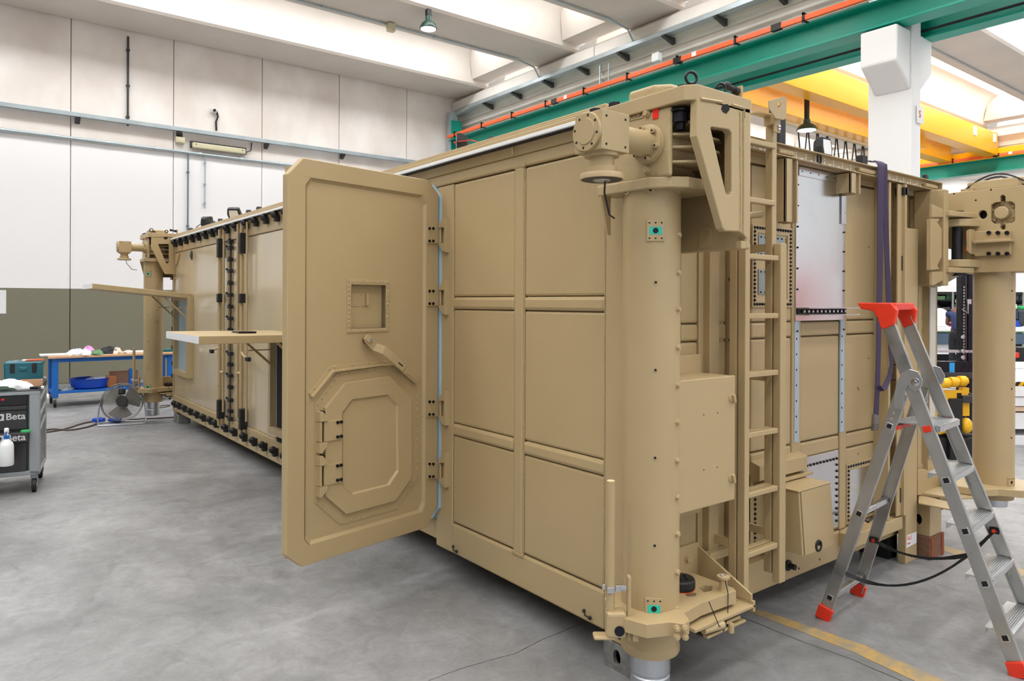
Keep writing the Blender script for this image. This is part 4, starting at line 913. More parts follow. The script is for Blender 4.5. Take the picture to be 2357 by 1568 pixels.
for i in range(6):
    t = math.pi / 3 * i + .3; q = f0 + V((-.022, math.cos(t) * .067, math.sin(t) * .067)); MB().cyl(q, q + V((-.02, 0, 0)), .0105, n=14).build('flange_screw', TAN, jk, bev=.001); MB().cyl(q + V((-.0195, 0, 0)), q + V((-.0208, 0, 0)), .0055, n=6).build('screw_recess', DARK, LAST())
n0 = V((2.052, 2.077, 2.331)); MB().lathe(n0, (0, 0, -1), [(0, .070), (.014, .070), (.016, .05), (.052, .050), (.053, .058), (.078, .058), (.082, .086), (.086, .088), (.104, .088), (.105, .082)], 40).build('bottom_coupling', TAN, jk, smooth=30)
MB().lathe(n0 + V((0, 0, -.105)), (0, 0, -1), [(0, .082), (.001, .08)], 40).build('coupling_face', mat('grey_coupling', (70, 70, 68), .5, .5), jk)
MB().lathe(n0 + V((0, 0, -.106)), (0, 0, -1), [(0, .036), (.004, .03)], 24).build('coupling_bore', STEEL, jk)
MB().tube([n0 + V((.02, 0, -.10)), n0 + V((.035, .02, -.15)), V((2.16, 2.14, 2.10)), V((2.23, 2.18, 2.095))], .004, 6).build('jack_cable', BLACK, jk)
MB().poly([(2.30, 2.215), (2.36, 2.215), (2.36, 2.04), (2.345, 2.04)], lambda u, v, d: V((u, d, v)), 2.33, 2.342).build('support_gusset', TAN, jk)
# top of the head: cast cap, hex bolts, eye bolts
MB().lathe((2.50, 2.10, 2.616), (0, 0, 1), [(0, .17), (.045, .165), (.06, .15), (.062, .0)], 32).build('housing_cap', TAN2, jk, smooth=30) if False else MB().poly([(2.36, 2.22), (2.36, 2.08), (2.41, 2.02), (2.56, 2.02), (2.62, 2.08), (2.62, 2.20), (2.56, 2.26), (2.41, 2.26)], lambda u, v, d: V((u, v, d)), 2.612, 2.672).build('housing_cap', TAN2, jk, bev=.015, seg=3)
for (x, y) in ((2.38, 1.945), (2.35, 2.44), (2.345, 2.31)): MB().bolt((x + .02, y, 2.616), (0, 0, 1), .032, .026).build('top_bolt', BLKM, jk, bev=.002)
def torus(c, ax_, R0, r, n=20):
    x, y = MB.basis(ax_); c = V(c); return MB().tube([c + (x * math.cos(t) + y * math.sin(t)) * R0 for t in [2 * math.pi * i / n for i in range(n)]], r, 8, closed=True)
for px, py, rr in ((1591, 182, .024), (1659, 197, .019)):
    q = PY(px, py, YF + .035) if False else FN.at(px, py, -.035); m = torus((q.x, q.y, 2.616 + rr + .008), vw(.2, -1), rr, .006); m.cyl((q.x, q.y, 2.612), (q.x, q.y, 2.624), .008, n=8); m.build('eye_bolt', BLKM, jk, smooth=60)
q = FN.at(1700, 210, -.05); MB().box(q.x - .008, q.x + .004, q.y - .02, q.y + .02, 2.60, 2.68).build('connector_bracket', TAN, jk); MB().cyl((q.x - .085, q.y, 2.668), (q.x - .01, q.y, 2.655), .013, n=12).ball((q.x - .085, q.y, 2.668), .018).cyl((q.x - .035, q.y, 2.66), (q.x - .012, q.y, 2.656), .018, n=8).build('cable_connector', BLACK, jk, smooth=50)
# lower clamp ring, arm plate, tray, gusset
rg = [vw(-.145, -.187), vw(-.061, -.244), vw(.041, -.22), vw(.093, -.238), vw(.125, -.20), vw(.120, -.13)]
rp_ = [(JC.x + q.x, JC.y + q.y) for q in rg] + [(2.60, 2.0), (2.84, 1.99), (2.86, 2.02), (2.86, 2.275), (2.46, 2.285), (2.40, 2.32), (2.30, 2.30), (2.25, 2.22)]
hole = lambda cx, cy, a, b: [(cx + a * math.cos(t), cy + b * math.sin(t)) for t in [2 * math.pi * i / 12 for i in range(12)]]
MB().poly(rp_, lambda u, v, d: V((u, v, d)), .352, .408, [hole(2.64, 2.09, .03, .022), [(2.71, 2.07), (2.75, 2.06), (2.80, 2.09), (2.78, 2.12), (2.73, 2.12)]]).build('arm_plate', TAN, jk, bev=.005)
MB().box(2.50, 2.94, 1.955, 2.283, .318, .334).build('tray_plate', TAN, jk, bev=.003)
MB().box(2.925, 2.94, 1.955, 2.28, .300, .350).build('tray_lip', TAN, jk, bev=.002)
MB().poly([(1.965, .345), (1.965, .378), (2.283, .528), (2.283, .345)], lambda u, v, d: V((d, u, v)), 2.922, 2.934).build('tray_gusset', TAN, jk, bev=.002)
MB().box(2.56, 2.93, 2.270, 2.284, .33, .54).build('back_plate', TAN, jk, bev=.003)
MB().bolt((2.84, 2.27, .475), (0, -1, 0), .016, .014).cyl((2.84, 2.27, .475), (2.84, 2.265, .475), .021, n=16).build('hex_bolt', TAN, jk, bev=.001)
MB().lathe((2.66, 2.165, .408), (0, 0, 1), [(0, .0665), (.003, .0665)], 32).build('orange_washer', ORANGE, jk)
MB().lathe((2.66, 2.165, .412), (0, 0, 1), [(0, .065), (.008, .067), (.038, .067), (.045, .062)], 32).build('black_disc', BLACK, jk, smooth=30)
m = MB()
for i in range(5): t = i * 1.25; m.bolt((2.66 + .03 * math.cos(t), 2.165 + .03 * math.sin(t), .457), (0, 0, 1), .007, .007)
m.build('disc_screws', BLKM, jk)
pk = V((2.80, 2.03, .408)); MB().lathe(pk, (0, 0, 1), [(0, .024), (.003, .024), (.004, .018), (.055, .018), (.056, .029), (.066, .030), (.067, .024)], 24).build('locking_pin', TAN, jk, smooth=30)
torus(pk + V((0, 0, .068)), (0, 0, 1), .012, .002).build('pin_ring', STEEL, jk)
MB().tube([pk + V((-.01, -.018, .05)), pk + V((-.02, -.04, .0)), pk + V((-.05, -.06, -.09)), pk + V((-.10, -.075, -.135)), pk + V((-.15, -.085, -.09)), pk + V((-.20, -.07, .02))], .0022, 6).build('pin_lanyard', BLKM, jk)
for z0, x0, x1 in ((.29, 2.58, 2.84), (.262, 2.60, 2.88)): MB().box(x0, x1, 1.965, 2.25, z0, z0 + .012).build('skid_plate', TAN, jk, bev=.002)
MB().box(2.60, 2.86, 1.99, 2.2, .262, .285).build('skid_gap', DARK, jk)
MB().cyl((2.76, 1.96, .29), (2.76, 1.96, .25), .014, n=10).cyl((2.70, 1.96, .302), (2.58, 1.975, .302), .018, n=10).build('skid_roller', TAN, jk)
cl_ = [JC + vw(a, -.2445) + V((0, 0, z)) for a in (.062, .096) for z in (.362, .396)]
nn = vw(0, -1)
for q in cl_: MB().cyl(q, q + nn * .012, .014, n=16).bolt(q + nn * .012, nn, .010, .01).build('clamp_screw', TAN, jk, bev=.001)
# release lever, its block, bracket and chrome clip
Lx = V((2.195, 2.159, 0))
MB().cyl(Lx + V((0, 0, .43)), Lx + V((0, 0, .976)), .0185, n=20).build('release_lever', TAN, jk, smooth=40)
MB().cyl(Lx + V((0, 0, .976)), Lx + V((0, 0, .978)), .016, n=20).build('lever_end', mat('pale_lever_end', (225, 205, 165), .5), jk)
a_, b_ = vw(1, 0), vw(0, -1)
lb = Lx + a_ * .022
MB().obox(lb + V((0, 0, .375)), a_ * .042, b_ * .035, V((0, 0, .055))).build('lever_block', TAN, jk, bev=.014, seg=3)
MB().obox(lb - a_ * .05 + V((0, 0, .318)), a_ * .045, b_ * .03, V((0, 0, .008))).build('foot_pedal', TAN, jk, bev=.008)
MB().cyl(lb + a_ * .012 + b_ * .034 + V((0, 0, .355)), lb + a_ * .012 + b_ * .04 + V((0, 0, .355)), .021, n=24).build('black_knob', BLKM, jk)
MB().obox(lb + a_ * .056 + V((0, 0, .44)), a_ * .008, b_ * .018, V((0, 0, .135))).build('lever_bracket', TAN, jk, bev=.005)
MB().obox(lb + a_ * .078 + b_ * .03 + V((0, 0, .36)), a_ * .012, b_ * .02, V((0, 0, .045))).build('block_lug', TAN, jk, bev=.005)
MB().obox(Lx + V((0, 0, .52)) + b_ * .02 + a_ * -.002, a_ * .016, b_ * .004, V((0, 0, .013))).obox(Lx + V((0, 0, .53)) - a_ * .03, a_ * .006, b_ * .012, V((0, 0, .012))).obox(Lx + V((0, 0, .52)) + a_ * .032, a_ * .012, b_ * .008, V((0, 0, .014))).build('chrome_clip', CHROME, jk, bev=.002)
MB().lathe(Lx + a_ * .052 + V((0, 0, .53)), b_, [(0, .0), (.014, .013), (.022, .013), (.023, .0)], 20).build('clip_bolt', CHROME, jk)
# steel block under the near corner, and its hole
def steelblock(x0, x1, y0, y1, z0, z1, label, mt):
    c = V(((x0 + x1) / 2, (y0 + y1) / 2, z0)); fr = Frame((x0, 0), (0, 1), (-1, 0)); zc = (z0 + z1) / 2; yc = (y0 + y1) / 2
    hl = [(yc + .024 * math.cos(t), zc + .036 * math.sin(t)) for t in [2 * math.pi * i / 16 for i in range(16)]]
    t = thing('corner_block', c, label, 'block')
    MB().fpoly(fr, [(y0, z0), (y1, z0), (y1, z1), (y0, z1)], -.022, 0, [hl]).box(x0 + .1, x1, y0, y1, z0, z1).box(x0 + .02, x0 + .1, y0, y0 + .02, z0, z1).box(x0 + .02, x0 + .1, y1 - .02, y1, z0, z1).build('casting_body', mt, t, bev=.004)
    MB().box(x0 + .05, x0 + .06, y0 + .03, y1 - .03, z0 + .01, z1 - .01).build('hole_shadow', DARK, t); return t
RAWS = mat('scuffed_grey_steel', (138, 138, 134), .6, .45, var=.3, vs=30, bump=.8, bs=60)
steelblock(XL - .008, XL + .16, YR - .005, YR + .17, 0, .128, 'scuffed grey steel corner block under the near corner of the container', RAWS)
steelblock(XL, XL + .16, YE - .3, YE - .02, 0, .13, 'grey steel corner block under the far end of the container', RAWS)
# far jack: a copy of the near one, lifted clear of the floor
JF = V((2.23, 11.40, .08)) - V((JC.x, JC.y, 0))
fj = dup(jk, JF, label='tan levelling jack at the far end of the container, its foot hanging off the floor')
# ------------------------------------------------------------------ control box
cb = thing('control_box', V((2.70, 2.15, .80)), 'tan electrical control box with two turn latches beside the near jack', 'electrical box')
MB().box(2.49, 2.905, 2.066, 2.275, .81, 1.39).build('box_body', TAN, cb, bev=.004)
FB = Frame((0, 2.05), (1, 0), (0, -1))
MB().fbox(FB, 2.485, 2.914, .803, 1.391, -.016, 0).build('box_door', TAN, cb, bev=.005)
for px, py in ((1684, 917), (1683, 1101)):
    q = FB.at(px, py, 0); MB().lathe(q, (0, -1, 0), [(0, .022), (.004, .022), (.006, .016), (.008, .016)], 24).build('latch_plate', TAN, cb, smooth=30)
    MB().obox(q + V((0, -.014, 0)), V((.006, 0, .003)), V((0, .008, 0)), V((-.006, 0, .02))).build('turn_latch', TAN, LAST(), bev=.003)
rivets([FB.sz(a, b) for a, b in ((1620, 955), (1652, 951), (1620, 1082), (1651, 1076))], FB, 0, .004, .001, 'holes', DARK, cb)
MB().box(2.5, 2.9, 2.24, 2.283, .70, 1.48).build('back_bracket', TAN, cb, bev=.003)
# ------------------------------------------------------------------ access ladder bolted to the face
al = thing('access_ladder', V((3.17, 2.1, .25)), 'tan two-section access ladder bolted upright to the container face', 'ladder')
FLD = Frame((0, 2.06), (1, 0), (0, -1)); FLB = Frame((0, 2.11), (1, 0), (0, -1))
zb = FLD.z(1805, 1340); 
MB().fbox(FLD, 3.306, 3.361, zb, FLD.z(1800, 560), -.042, 0).build('lower_stile', TAN, al, bev=.004)
MB().fbox(FLD, 3.005, 3.044, FLD.z(1720, 1368), FLD.z(1720, 560), -.042, 0).build('lower_stile', TAN, al, bev=.004)
MB().fbox(FLB, 3.306, 3.346, FLB.z(1770, 1322), FLB.z(1775, 275), -.042, 0).build('upper_stile', TAN, al, bev=.004)
MB().fbox(FLB, 3.005, 3.044, FLB.z(1725, 1340), FLB.z(1720, 290), -.042, 0).build('upper_stile', TAN, al, bev=.004)
for i, py in enumerate((594, 727, 858, 992, 1125, 1257)):
    z = FLD.z(1790, py); MB().fbox(FLD, 3.04, 3.295, z - .013, z + .013, -.036, -.004).build('rung', TAN, al, bev=.004)
    MB().fbox(FLB, 3.04, 3.31, z - .011, z + .011, -.036, -.004).build('rung', TAN, al, bev=.004)
for py in (334, 466):
    z = FLB.z(1770, py); MB().fbox(FLB, 3.04, 3.33, z - .014, z + .014, -.03, .006).build('rung', TAN, al, bev=.005)
MB().tube([FLB.pt(3.03, FLB.z(1770, 505), -.03), FLB.pt(3.15, FLB.z(1770, 498), -.10), FLB.pt(3.3, FLB.z(1770, 490), -.06)], .018, 8).build('rung_brace', TAN, al, smooth=60)
for z in (2.02, 1.35, .55):
    for x in (3.02, 3.32): MB().box(x - .01, x + .01, 2.15, 2.288, z - .02, z + .02).build('wall_bracket', TAN, al)
q = FLB.at(1775, 262, 0)
MB().box(q.x - .02, q.x + .03, q.y - .03, q.y + .03, q.z - .06, q.z + .0).box(q.x - .14, q.x + .0, q.y - .01, q.y + .03, q.z - .02, q.z - .008).box(q.x - .015, q.x + .035, q.y - .032, q.y - .02, q.z - .1, q.z + .04).build('top_bracket', TAN, al, bev=.002)
MB().fpx(Frame((0, 2.06), (1, 0), (0, -1)), [(1770, 232), (1805, 222), (1811, 226), (1810, 272), (1804, 276), (1785, 272), (1771, 250)], 0, .006, [[(1790, 238), (1797, 236), (1797, 246), (1791, 248)]]).build('guide_plate', TAN, al, bev=.001)
MB().cyl((q.x - .0, q.y, q.z + .0), (q.x - .0, q.y, q.z + .05), .010, n=10).build('rubber_stop', BLACK, al)
for zz in (-.085, -.07): MB().cyl((q.x + .008, q.y - .034, q.z + zz), (q.x + .02, q.y - .04, q.z + zz), .006, n=8).build('rivet', ALU, al)
# deep side plate and flat bar left of the ladder (part of the container)
Xp = RF.s(1672)
MB().box(Xp, Xp + .012, 2.165, YR + .02, .22, 2.2).build('mounting_plate', TAN, sh, bev=.002)
m = MB()
for py in (643, 783, 1198): q = Frame((Xp, 0), (0, 1), (-1, 0)).at(1684, py, 0); m.cyl(q, q + V((-.01, 0, 0)), .012, n=14)
m.build('plate_bolts', BLACK, sh)
Xb = Frame((0, 2.13), (1, 0), (0, -1)); MB().fbox(Xb, Xb.s(1692), Xb.s(1706), Xb.z(1700, 1186), Xb.z(1700, 575), -.03, .0).build('cable_duct', TAN, sh, bev=.004)
MB().box(2.93, Xp, 2.20, 2.24, .46, .50).build('stay_bar', TAN, sh, bev=.003)
# ------------------------------------------------------------------ sloping cable box near the floor
kb = thing('socket_box', V((3.68, 2.18, .40)), 'tan sloping-front socket box with a round black inlet beside the access ladder', 'electrical box')
m = MB(); m.poly([(2.278, .405), (2.06, .405), (2.085, .735), (2.278, .735)], lambda u, v, d: V((d, u, v)), 3.52, 3.836); m.build('box_body', TAN, kb, bev=.003)
MB().box(3.512, 3.842, 2.078, 2.278, .735, .742).build('box_lid', TAN, kb, bev=.002)
MB().poly([(2.058, .405), (2.052, .405), (2.078, .733), (2.084, .733)], lambda u, v, d: V((d, u, v)), 3.535, 3.832).build('front_cover', TAN, kb, bev=.002)
q = Frame((0, 2.06), (1, 0), (0, -1)).at(1881, 1256, 0); MB().lathe(q, (0, -1, 0), [(0, .032), (.012, .031), (.014, .022), (.006, .020), (.006, .0)], 28).build('power_inlet', BLACK, kb, smooth=30)
# ------------------------------------------------------------------ right-hand jack, swung out at ninety degrees
JC2 = V((5.82, 1.957, 0)); R2 = .1266
j2 = thing('levelling_jack', JC2 + V((0, 0, .33)), 'tan levelling jack swung out on a black hinge pin, right end of the container', 'jack')
MB().cyl(JC2 + V((0, 0, .46)), JC2 + V((0, 0, 1.96)), R2, n=48).build('column', TAN, j2, smooth=40)
MB().cyl(JC2 + V((0, 0, .37)), JC2 + V((0, 0, .46)), R2 * .98, n=48).build('lower_sleeve', TAN, j2, smooth=40)
MB().cyl(JC2 + V((0, 0, .315)), JC2 + V((0, 0, .37)), .088, n=40).build('steel_foot', STEEL, j2, smooth=40)
XJ = 5.655; FJ = Frame((XJ, 0), (0, 1), (-1, 0))
def rr(x0, x1, y0, y1, c): return [(x0 + c, y0), (x1 - c, y0), (x1, y0 + c), (x1, y1 - c), (x1 - c, y1), (x0 + c, y1), (x0, y1 - c), (x0, y0 + c)]
crs = [(2290, 466), (2302, 465), (2302, 452), (2308, 448), (2314, 452), (2314, 464), (2328, 464), (2336, 470), (2336, 508), (2330, 513), (2314, 515), (2314, 526), (2308, 530), (2302, 526), (2302, 515), (2288, 515), (2281, 510), (2281, 472)]
cir = [(2262 + 10 * math.cos(t), 494 + 10 * math.sin(t)) for t in [2 * math.pi * i / 16 for i in range(16)]]
zb2, zt2 = FJ.z(2255, 627.5), FJ.z(2181, 445)
pl = [(FJ.s(2181), zb2 + .18), (FJ.s(2181), zt2), (1.60, zt2), (1.60, zb2), (FJ.s(2240), zb2), (FJ.s(2238), zb2 + .12)]
MB().fpoly(FJ, pl, -.03, 0, [[FJ.sz(a, b) for a, b in crs], [FJ.sz(a, b) for a, b in cir]]).build('head_plate', TAN, j2, bev=.003)
MB().box(XJ + .03, XJ + .33, 1.62, FJ.s(2181) - .0, zt2 - .03, zt2 - .002).box(XJ + .12, XJ + .32, 1.75, 2.15, zb2, zt2 - .03).build('gear_housing', TAN2, j2, bev=.006)
cc = FJ.at(2311, 491, -.05); MB().lathe(cc, (-1, 0, 0), [(-.03, .085), (.0, .085), (.004, .08), (.006, .045), (.05, .043), (.054, .038), (.056, .0)], 32).build('drive_cover', TAN2, j2, smooth=30)
for i in range(6): t = math.pi / 3 * i + .4; q = cc + V((-.004, .068 * math.cos(t), .068 * math.sin(t))); MB().cyl(q, q + V((-.01, 0, 0)), .012, n=12).build('flange_screw', TAN, j2, bev=.001)
q = FJ.at(2262, 494, -.03); MB().cyl(q + V((.03, 0, 0)), q + V((.02, 0, 0)), .03, n=20).build('plate_bolt', BLKM, j2)
rivets([FJ.sz(a, b) for a, b in ((2196, 446), (2281, 437), (2246, 461))], FJ, 0, .007, .001, 'holes', DARK, j2)
# bolted T bracket
MB().fpx(FJ, [(2238, 532), (2325, 531), (2325, 586), (2245, 590), (2238, 580)], .0, .03, dd=.03).build('link_plate', TAN, j2, bev=.003)
MB().fpoly(FJ, [(FJ.s(2324, .08), FJ.z(2280, 558, .08)), (FJ.s(2238, .08), FJ.z(2280, 558, .08)), (FJ.s(2238, .08), FJ.z(2280, 552, .08)), (FJ.s(2324, .08), FJ.z(2280, 552, .08))], .0, .08).build('link_web', TAN, j2, bev=.003)
MB().fpx(FJ, [(2230, 532), (2240, 528), (2240, 586), (2231, 578)], .02, .10, dd=.05).build('link_end', TAN, j2, bev=.004)
for px in (2277, 2298, 2319):
    for py in (536, 584): q = FJ.at(px, py, .03); MB().cyl(q, q + V((-.016, 0, 0)), .0135, n=16).build('black_bolt', BLKM, j2, bev=.002)
for py in (542, 574): q = FJ.at(2228, py, .06); MB().cyl(q, q + V((0, .01, 0)), .02, n=12).build('red_cap', RED, j2)
# hinge: knuckles, black pin
pin = V((5.575, 2.105, 0))
kn = [(5.47, 2.14), (5.50, 2.06), (5.57, 2.02), (5.68, 1.98), (5.78, 1.90), (5.80, 2.10), (5.66, 2.17), (5.52, 2.19)]
zk1, zk2 = H + (701 - 514) * 5.07 / FPX, H + (701 - 607) * 5.07 / FPX
for z in (zk1, zk2): MB().poly(kn, lambda u, v, d: V((u, v, d)), z - .027, z + .027).build('hinge_knuckle', TAN, j2, bev=.006)
MB().cyl(pin + V((0, 0, zk2)), pin + V((0, 0, zk1)), .034, n=24).build('hinge_pin', BLACK, j2, smooth=40)
MB().ball((5.77, 1.96, zk2 - .02), .07, 16, 10, (1, 1, .7)).build('knuckle_boss', TAN, j2, smooth=60)
MB().box(5.66, 5.69, 1.95, 2.14, zk2, zk1).build('hinge_web', TAN, j2, bev=.004)
# container side of that hinge
FR2 = Frame((0, 2.10), (1, 0), (0, -1)); FR3 = Frame((0, 2.20), (1, 0), (0, -1))
for fr, dd in ((FR2, 0),):
    MB().fpx(fr, [(2143, 504), (2164, 504), (2158, 512), (2168, 527), (2168, 592), (2158, 612), (2164, 620), (2143, 622)], -.03, 0, dd=0).build('hinge_cheek', TAN, sh, bev=.004)
for z in (zk1 + .052, zk2 - .05): MB().poly([(5.36, 2.28), (5.36, 2.07), (5.62, 2.01), (5.66, 2.05), (5.64, 2.18), (5.5, 2.28)], lambda u, v, d: V((u, v, d)), z - .018, z + .018).build('hinge_lug', TAN, sh, bev=.005)
MB().fpx(FR2, [(2146, 500), (2146, 470), (2196, 493), (2196, 500)], -.02, 0, dd=0).build('hinge_gusset', TAN, sh, bev=.003)
MB().fpx(FR2, [(2146, 626), (2196, 624), (2196, 632), (2150, 657), (2146, 657)], -.02, 0, dd=0).build('hinge_gusset', TAN, sh, bev=.003)
MB().fpx(FR3, [(2150, 652), (2216, 624), (2213, 633), (2165, 660)], -.02, 0, dd=0).build('hinge_gusset', TAN, sh, bev=.003)
MB().box(5.33, 5.40, 2.09, 2.29, 1.86, 2.52).build('hinge_post', TAN, sh, bev=.006)
MB().cyl(pin + V((0, 0, zk1 + .07)), pin + V((0, 0, zk1 + .085)), .04, n=16).cyl(pin + V((0, 0, zk2 - .085)), pin + V((0, 0, zk2 - .07)), .06, n=16).build('pin_head', BLACK, sh)
# cables and cap on its head
m = MB().poly(rr(5.70, 5.95, 1.75, 2.1, .03), lambda u, v, d: V((u, v, d)), zt2, zt2 + .07); m.build('housing_cap', TAN2, j2, bev=.01)
for i in range(4):
    y0, y1 = 2.12 - .03 * i, 1.70 + .04 * i; MB().tube([(XJ + .05 + .02 * i, y0 + (y1 - y0) * t, zt2 + .005 + (.10 - .018 * i) * math.sin(math.pi * t)) for t in [k / 12 for k in range(13)]], .006, 6).build('cable_loop', BLACK, j2)
for y in (2.08, 1.66): MB().box(XJ + .02, XJ + .1, y - .04, y + .04, zt2, zt2 + .02).build('cable_clamp', WELD, j2)
# side bolts and lower ring
for py in (657, 706, 753, 803, 851, 899, 947, 994, 1043):
    n = vw(.985, -.17); q = JC2 + n * (R2 - .003) + V((0, 0, H - (py - 701.5) * 5.1 / FPX)); MB().bolt(q, n, .011, .014).build('hex_bolt', TAN, j2, bev=.001)
n = vw(.36, -.93)
for py in (669, 782, 895, 1008): q = JC2 + n * (R2 - .001) + V((0, 0, H - (py - 701.5) * 4.98 / FPX)); MB().cyl(q, q + n * .003, .006, n=8).build('screw_recess', DARK, j2)
q = JC2 + n * (R2 - .001) + V((0, 0, .50)); sd = V((0, 0, 1)).cross(n); MB().obox(q, sd * .032, n * .004, V((0, 0, .035))).build('gauge_plate', TAN, j2, bev=.001)
m = MB().cyl(q + n * .003, q + n * .005, .011, n=12)
for a in (-.022, 0, .022):
    for b in (-.024, .024): m.cyl(q + sd * a + V((0, 0, b)) + n * .003, q + sd * a + V((0, 0, b)) + n * .005, .004, n=6)
m.build('drilled_holes', DARK, j2, kind='stuff')
MB().poly([(5.60, 2.20), (5.48, 2.06), (5.50, 1.93), (5.62, 1.86), (5.70, 1.74), (5.86, 1.70), (6.02, 1.76), (6.08, 1.96), (5.98, 2.16), (5.80, 2.24)], lambda u, v, d: V((u, v, d)), .425, .475).build('arm_plate', TAN, j2, bev=.004)
# folded brackets at the container's right lower corner
rb = V((5.2, 2.28, 0))
MB().poly([(5.30, 2.285), (5.34, 2.03), (5.50, 1.95), (5.62, 2.0), (5.62, 2.20), (5.42, 2.285)], lambda u, v, d: V((u, v, d)), .405, .423).build('lower_bracket', TAN, sh, bev=.003)
MB().fpx(Frame((0, 2.22), (1, 0), (0, -1)), [(2113, 1082), (2130, 1080), (2190, 1116), (2205, 1140), (2113, 1140)], -.012, 0).build('bracket_gusset', TAN, sh, bev=.002)
MB().fpx(RF, [(2108, 1072), (2160, 1060), (2175, 1064), (2175, 1120), (2108, 1120)], .0, .012).build('bracket_back', TAN, sh, bev=.002)
MB().poly([tuple(PZ(x_, y_, .40)[:2]) for x_, y_ in ((2114, 1139), (2200, 1160), (2187, 1173), (2114, 1158))], lambda u, v, d: V((u, v, d)), .392, .402).build('step_tray', TAN, sh, bev=.002)
F5 = Frame((0, 2.235), (1, 0), (0, -1))
MB().fpx(F5, [(2113, 1137), (2122, 1121), (2190, 1133), (2200, 1150), (2198, 1162), (2113, 1156)], -.006, 0).build('step_back', TAN, sh, bev=.002)
m = MB()
for px, py in ((2129, 1128), (2129, 1146), (2193, 1141)): q = F5.at(px, py, 0); m.cyl(q, q + V((0, -.012, 0)), .011, n=12)
m.build('bracket_bolts', BLKM, sh)
# blocks under the right end
steelblock(5.22, 5.40, 2.13, 2.28, .155, .36, 'tan steel corner block resting on the timber at the right end', TAN)
tb = thing('timber_block', V((5.31, 2.2, 0)), 'worn timber block under the right end of the container', 'block')
MB().box(5.20, 5.42, 2.12, 2.30, 0, .153).build('block_body', TIMBER, tb, bev=.004)
for y in (2.115,): MB().box(5.21, 5.25, y, 2.12, .005, .15).box(5.37, 5.41, y, 2.12, .005, .15).build('rusty_edge', mat('rust_edge', (140, 72, 44), .8, var=.3, vs=40), tb)
MB().box(5.0, 5.12, 2.30, 2.50, .0, .16).build('dark_spacer', DARK, tb)
# ------------------------------------------------------------------ loose post standing against the face
ps = thing('steel_post', V((5.16, 2.21, 0)), 'tall tan steel post with a small white and red sticker, standing against the container', 'post')
FP = Frame((0, 2.19), (1, 0), (0, -1)); pa, pb_ = FP.s(2087), FP.s(2113)
MB().fbox(FP, pa, pb_, 0.0, 2.24, -.05, 0).build('post_body', TAN, ps, bev=.004)
zz = FP.z(2100, 1240); MB().fpoly(FP, [(pa + .01, zz - .045), (pb_ - .012, zz - .04), (pb_ - .01, zz + .035), (pa + .016, zz + .038)], .0005, .0015).build('sticker', PLWH, ps)
meshtext('ALI', .042, RED, ps, FP, pa + .022, zz + .014, .002, .0005, 1); meshtext('TEAM', .017, REDINK, ps, FP, pa + .02, zz - .022, .002, .0005, 1)
MB().cyl(FP.pt((pa + pb_) / 2, .035, 0), FP.pt((pa + pb_) / 2, .035, .002), .006, n=8).build('hole', DARK, ps)
# ------------------------------------------------------------------ purple sling hanging over the roof channel
sl_ = thing('lifting_sling', RF.at(2022, 985, .14), 'purple webbing lifting sling hanging over the roof edge', 'strap')
FS = RF
def fs(px, py, d): return FS.at(px, py, d)
MB().strap([fs(1998, 372, .02) + V((0, 0, .0)), fs(2012, 372, .06), fs(2027, 376, .118), fs(2028, 384, .128), fs(2027, 420, .13), fs(2026, 560, .13), fs(2024, 700, .13), fs(2021, 850, .13), fs(2019, 905, .13), fs(2016, 962, .13)], V((1, -.12, 0)), [.07, .07, .07, .07, .06, .06, .05, .045, .045, .05], .004).build('front_strand', PURP, sl_, smooth=50)
MB().strap([fs(2020, 371, .03), fs(2033, 377, .112), fs(2036, 390, .12), fs(2038, 470, .12), fs(2042, 600, .12), fs(2046, 700, .12), fs(2049, 790, .12), fs(2052, 840, .12), fs(2048, 865, .12), fs(2038, 890, .13), fs(2028, 900, .135), fs(2021, 890, .14)], V((1, -.3, 0)), [.05, .05, .045, .04, .04, .045, .03, .03, .03, .035, .04, .03], .004).build('rear_strand', PURP, sl_, smooth=50)
MB().strap([fs(2016, 955, .133), fs(2015, 975, .138), fs(2013, 991, .133)], V((1, -.1, 0)), .056, .022).build('wear_sleeve', mat('worn_leather', (104, 96, 90), .8, var=.2, vs=50), sl_, bev=.005)
# ------------------------------------------------------------------ roof fittings
def worklight(p, yaw, s, label, tilt=0):
    t = thing('work_light', p, label, 'lamp'); M = Matrix.Rotation(yaw, 4, 'Z') @ Matrix.Rotation(tilt, 4, 'X')
    f = lambda x, y, z: V(p) + V((0, 0, .095 * s)) + (M @ V((x, y, z))) * s
    m = MB(); m.rings([[f(x, y, z) for x, z in ((-.05 * k, -.06 * k), (.05 * k, -.06 * k), (.062 * k, 0), (.05 * k, .06 * k), (-.05 * k, .06 * k), (-.062 * k, 0))] for y, k in ((-.03, 1), (.0, 1), (.03, .8), (.045, .5))]).build('lamp_housing', BLACK, t, bev=.004 * s)
    m = MB(); m.rings([[f(x, y, z) for x, z in ((-.036, -.045), (.036, -.045), (.042, 0), (.036, .045), (-.036, .045), (-.042, 0))] for y in (-.034, -.0305)]).build('lens', mat('clear_lamp_lens', (225, 228, 230), .15) if 'clear_lamp_lens' not in bpy.data.materials else bpy.data.materials['clear_lamp_lens'], t)
    q = V(p); MB().cyl(q, q + V((0, 0, .03 * s)), .018 * s, n=10).tube([f(-.0, .0, -.055), f(0, .01, -.075), q + V((0, 0, .01))], .012 * s, 8).build('lamp_bracket', BLACK, t)
    MB().tube([f(.03, .045, -.02), f(.07, .06, -.05), f(.10, .03, -.06), f(.15, .02, -.09)], .004 * s, 6).build('lamp_cable', BLACK, t)
    return t
def onroof(px, X, z=2.655): d = ray(px, 400); t = X / d.x; return V((X, (d * t).y, z))
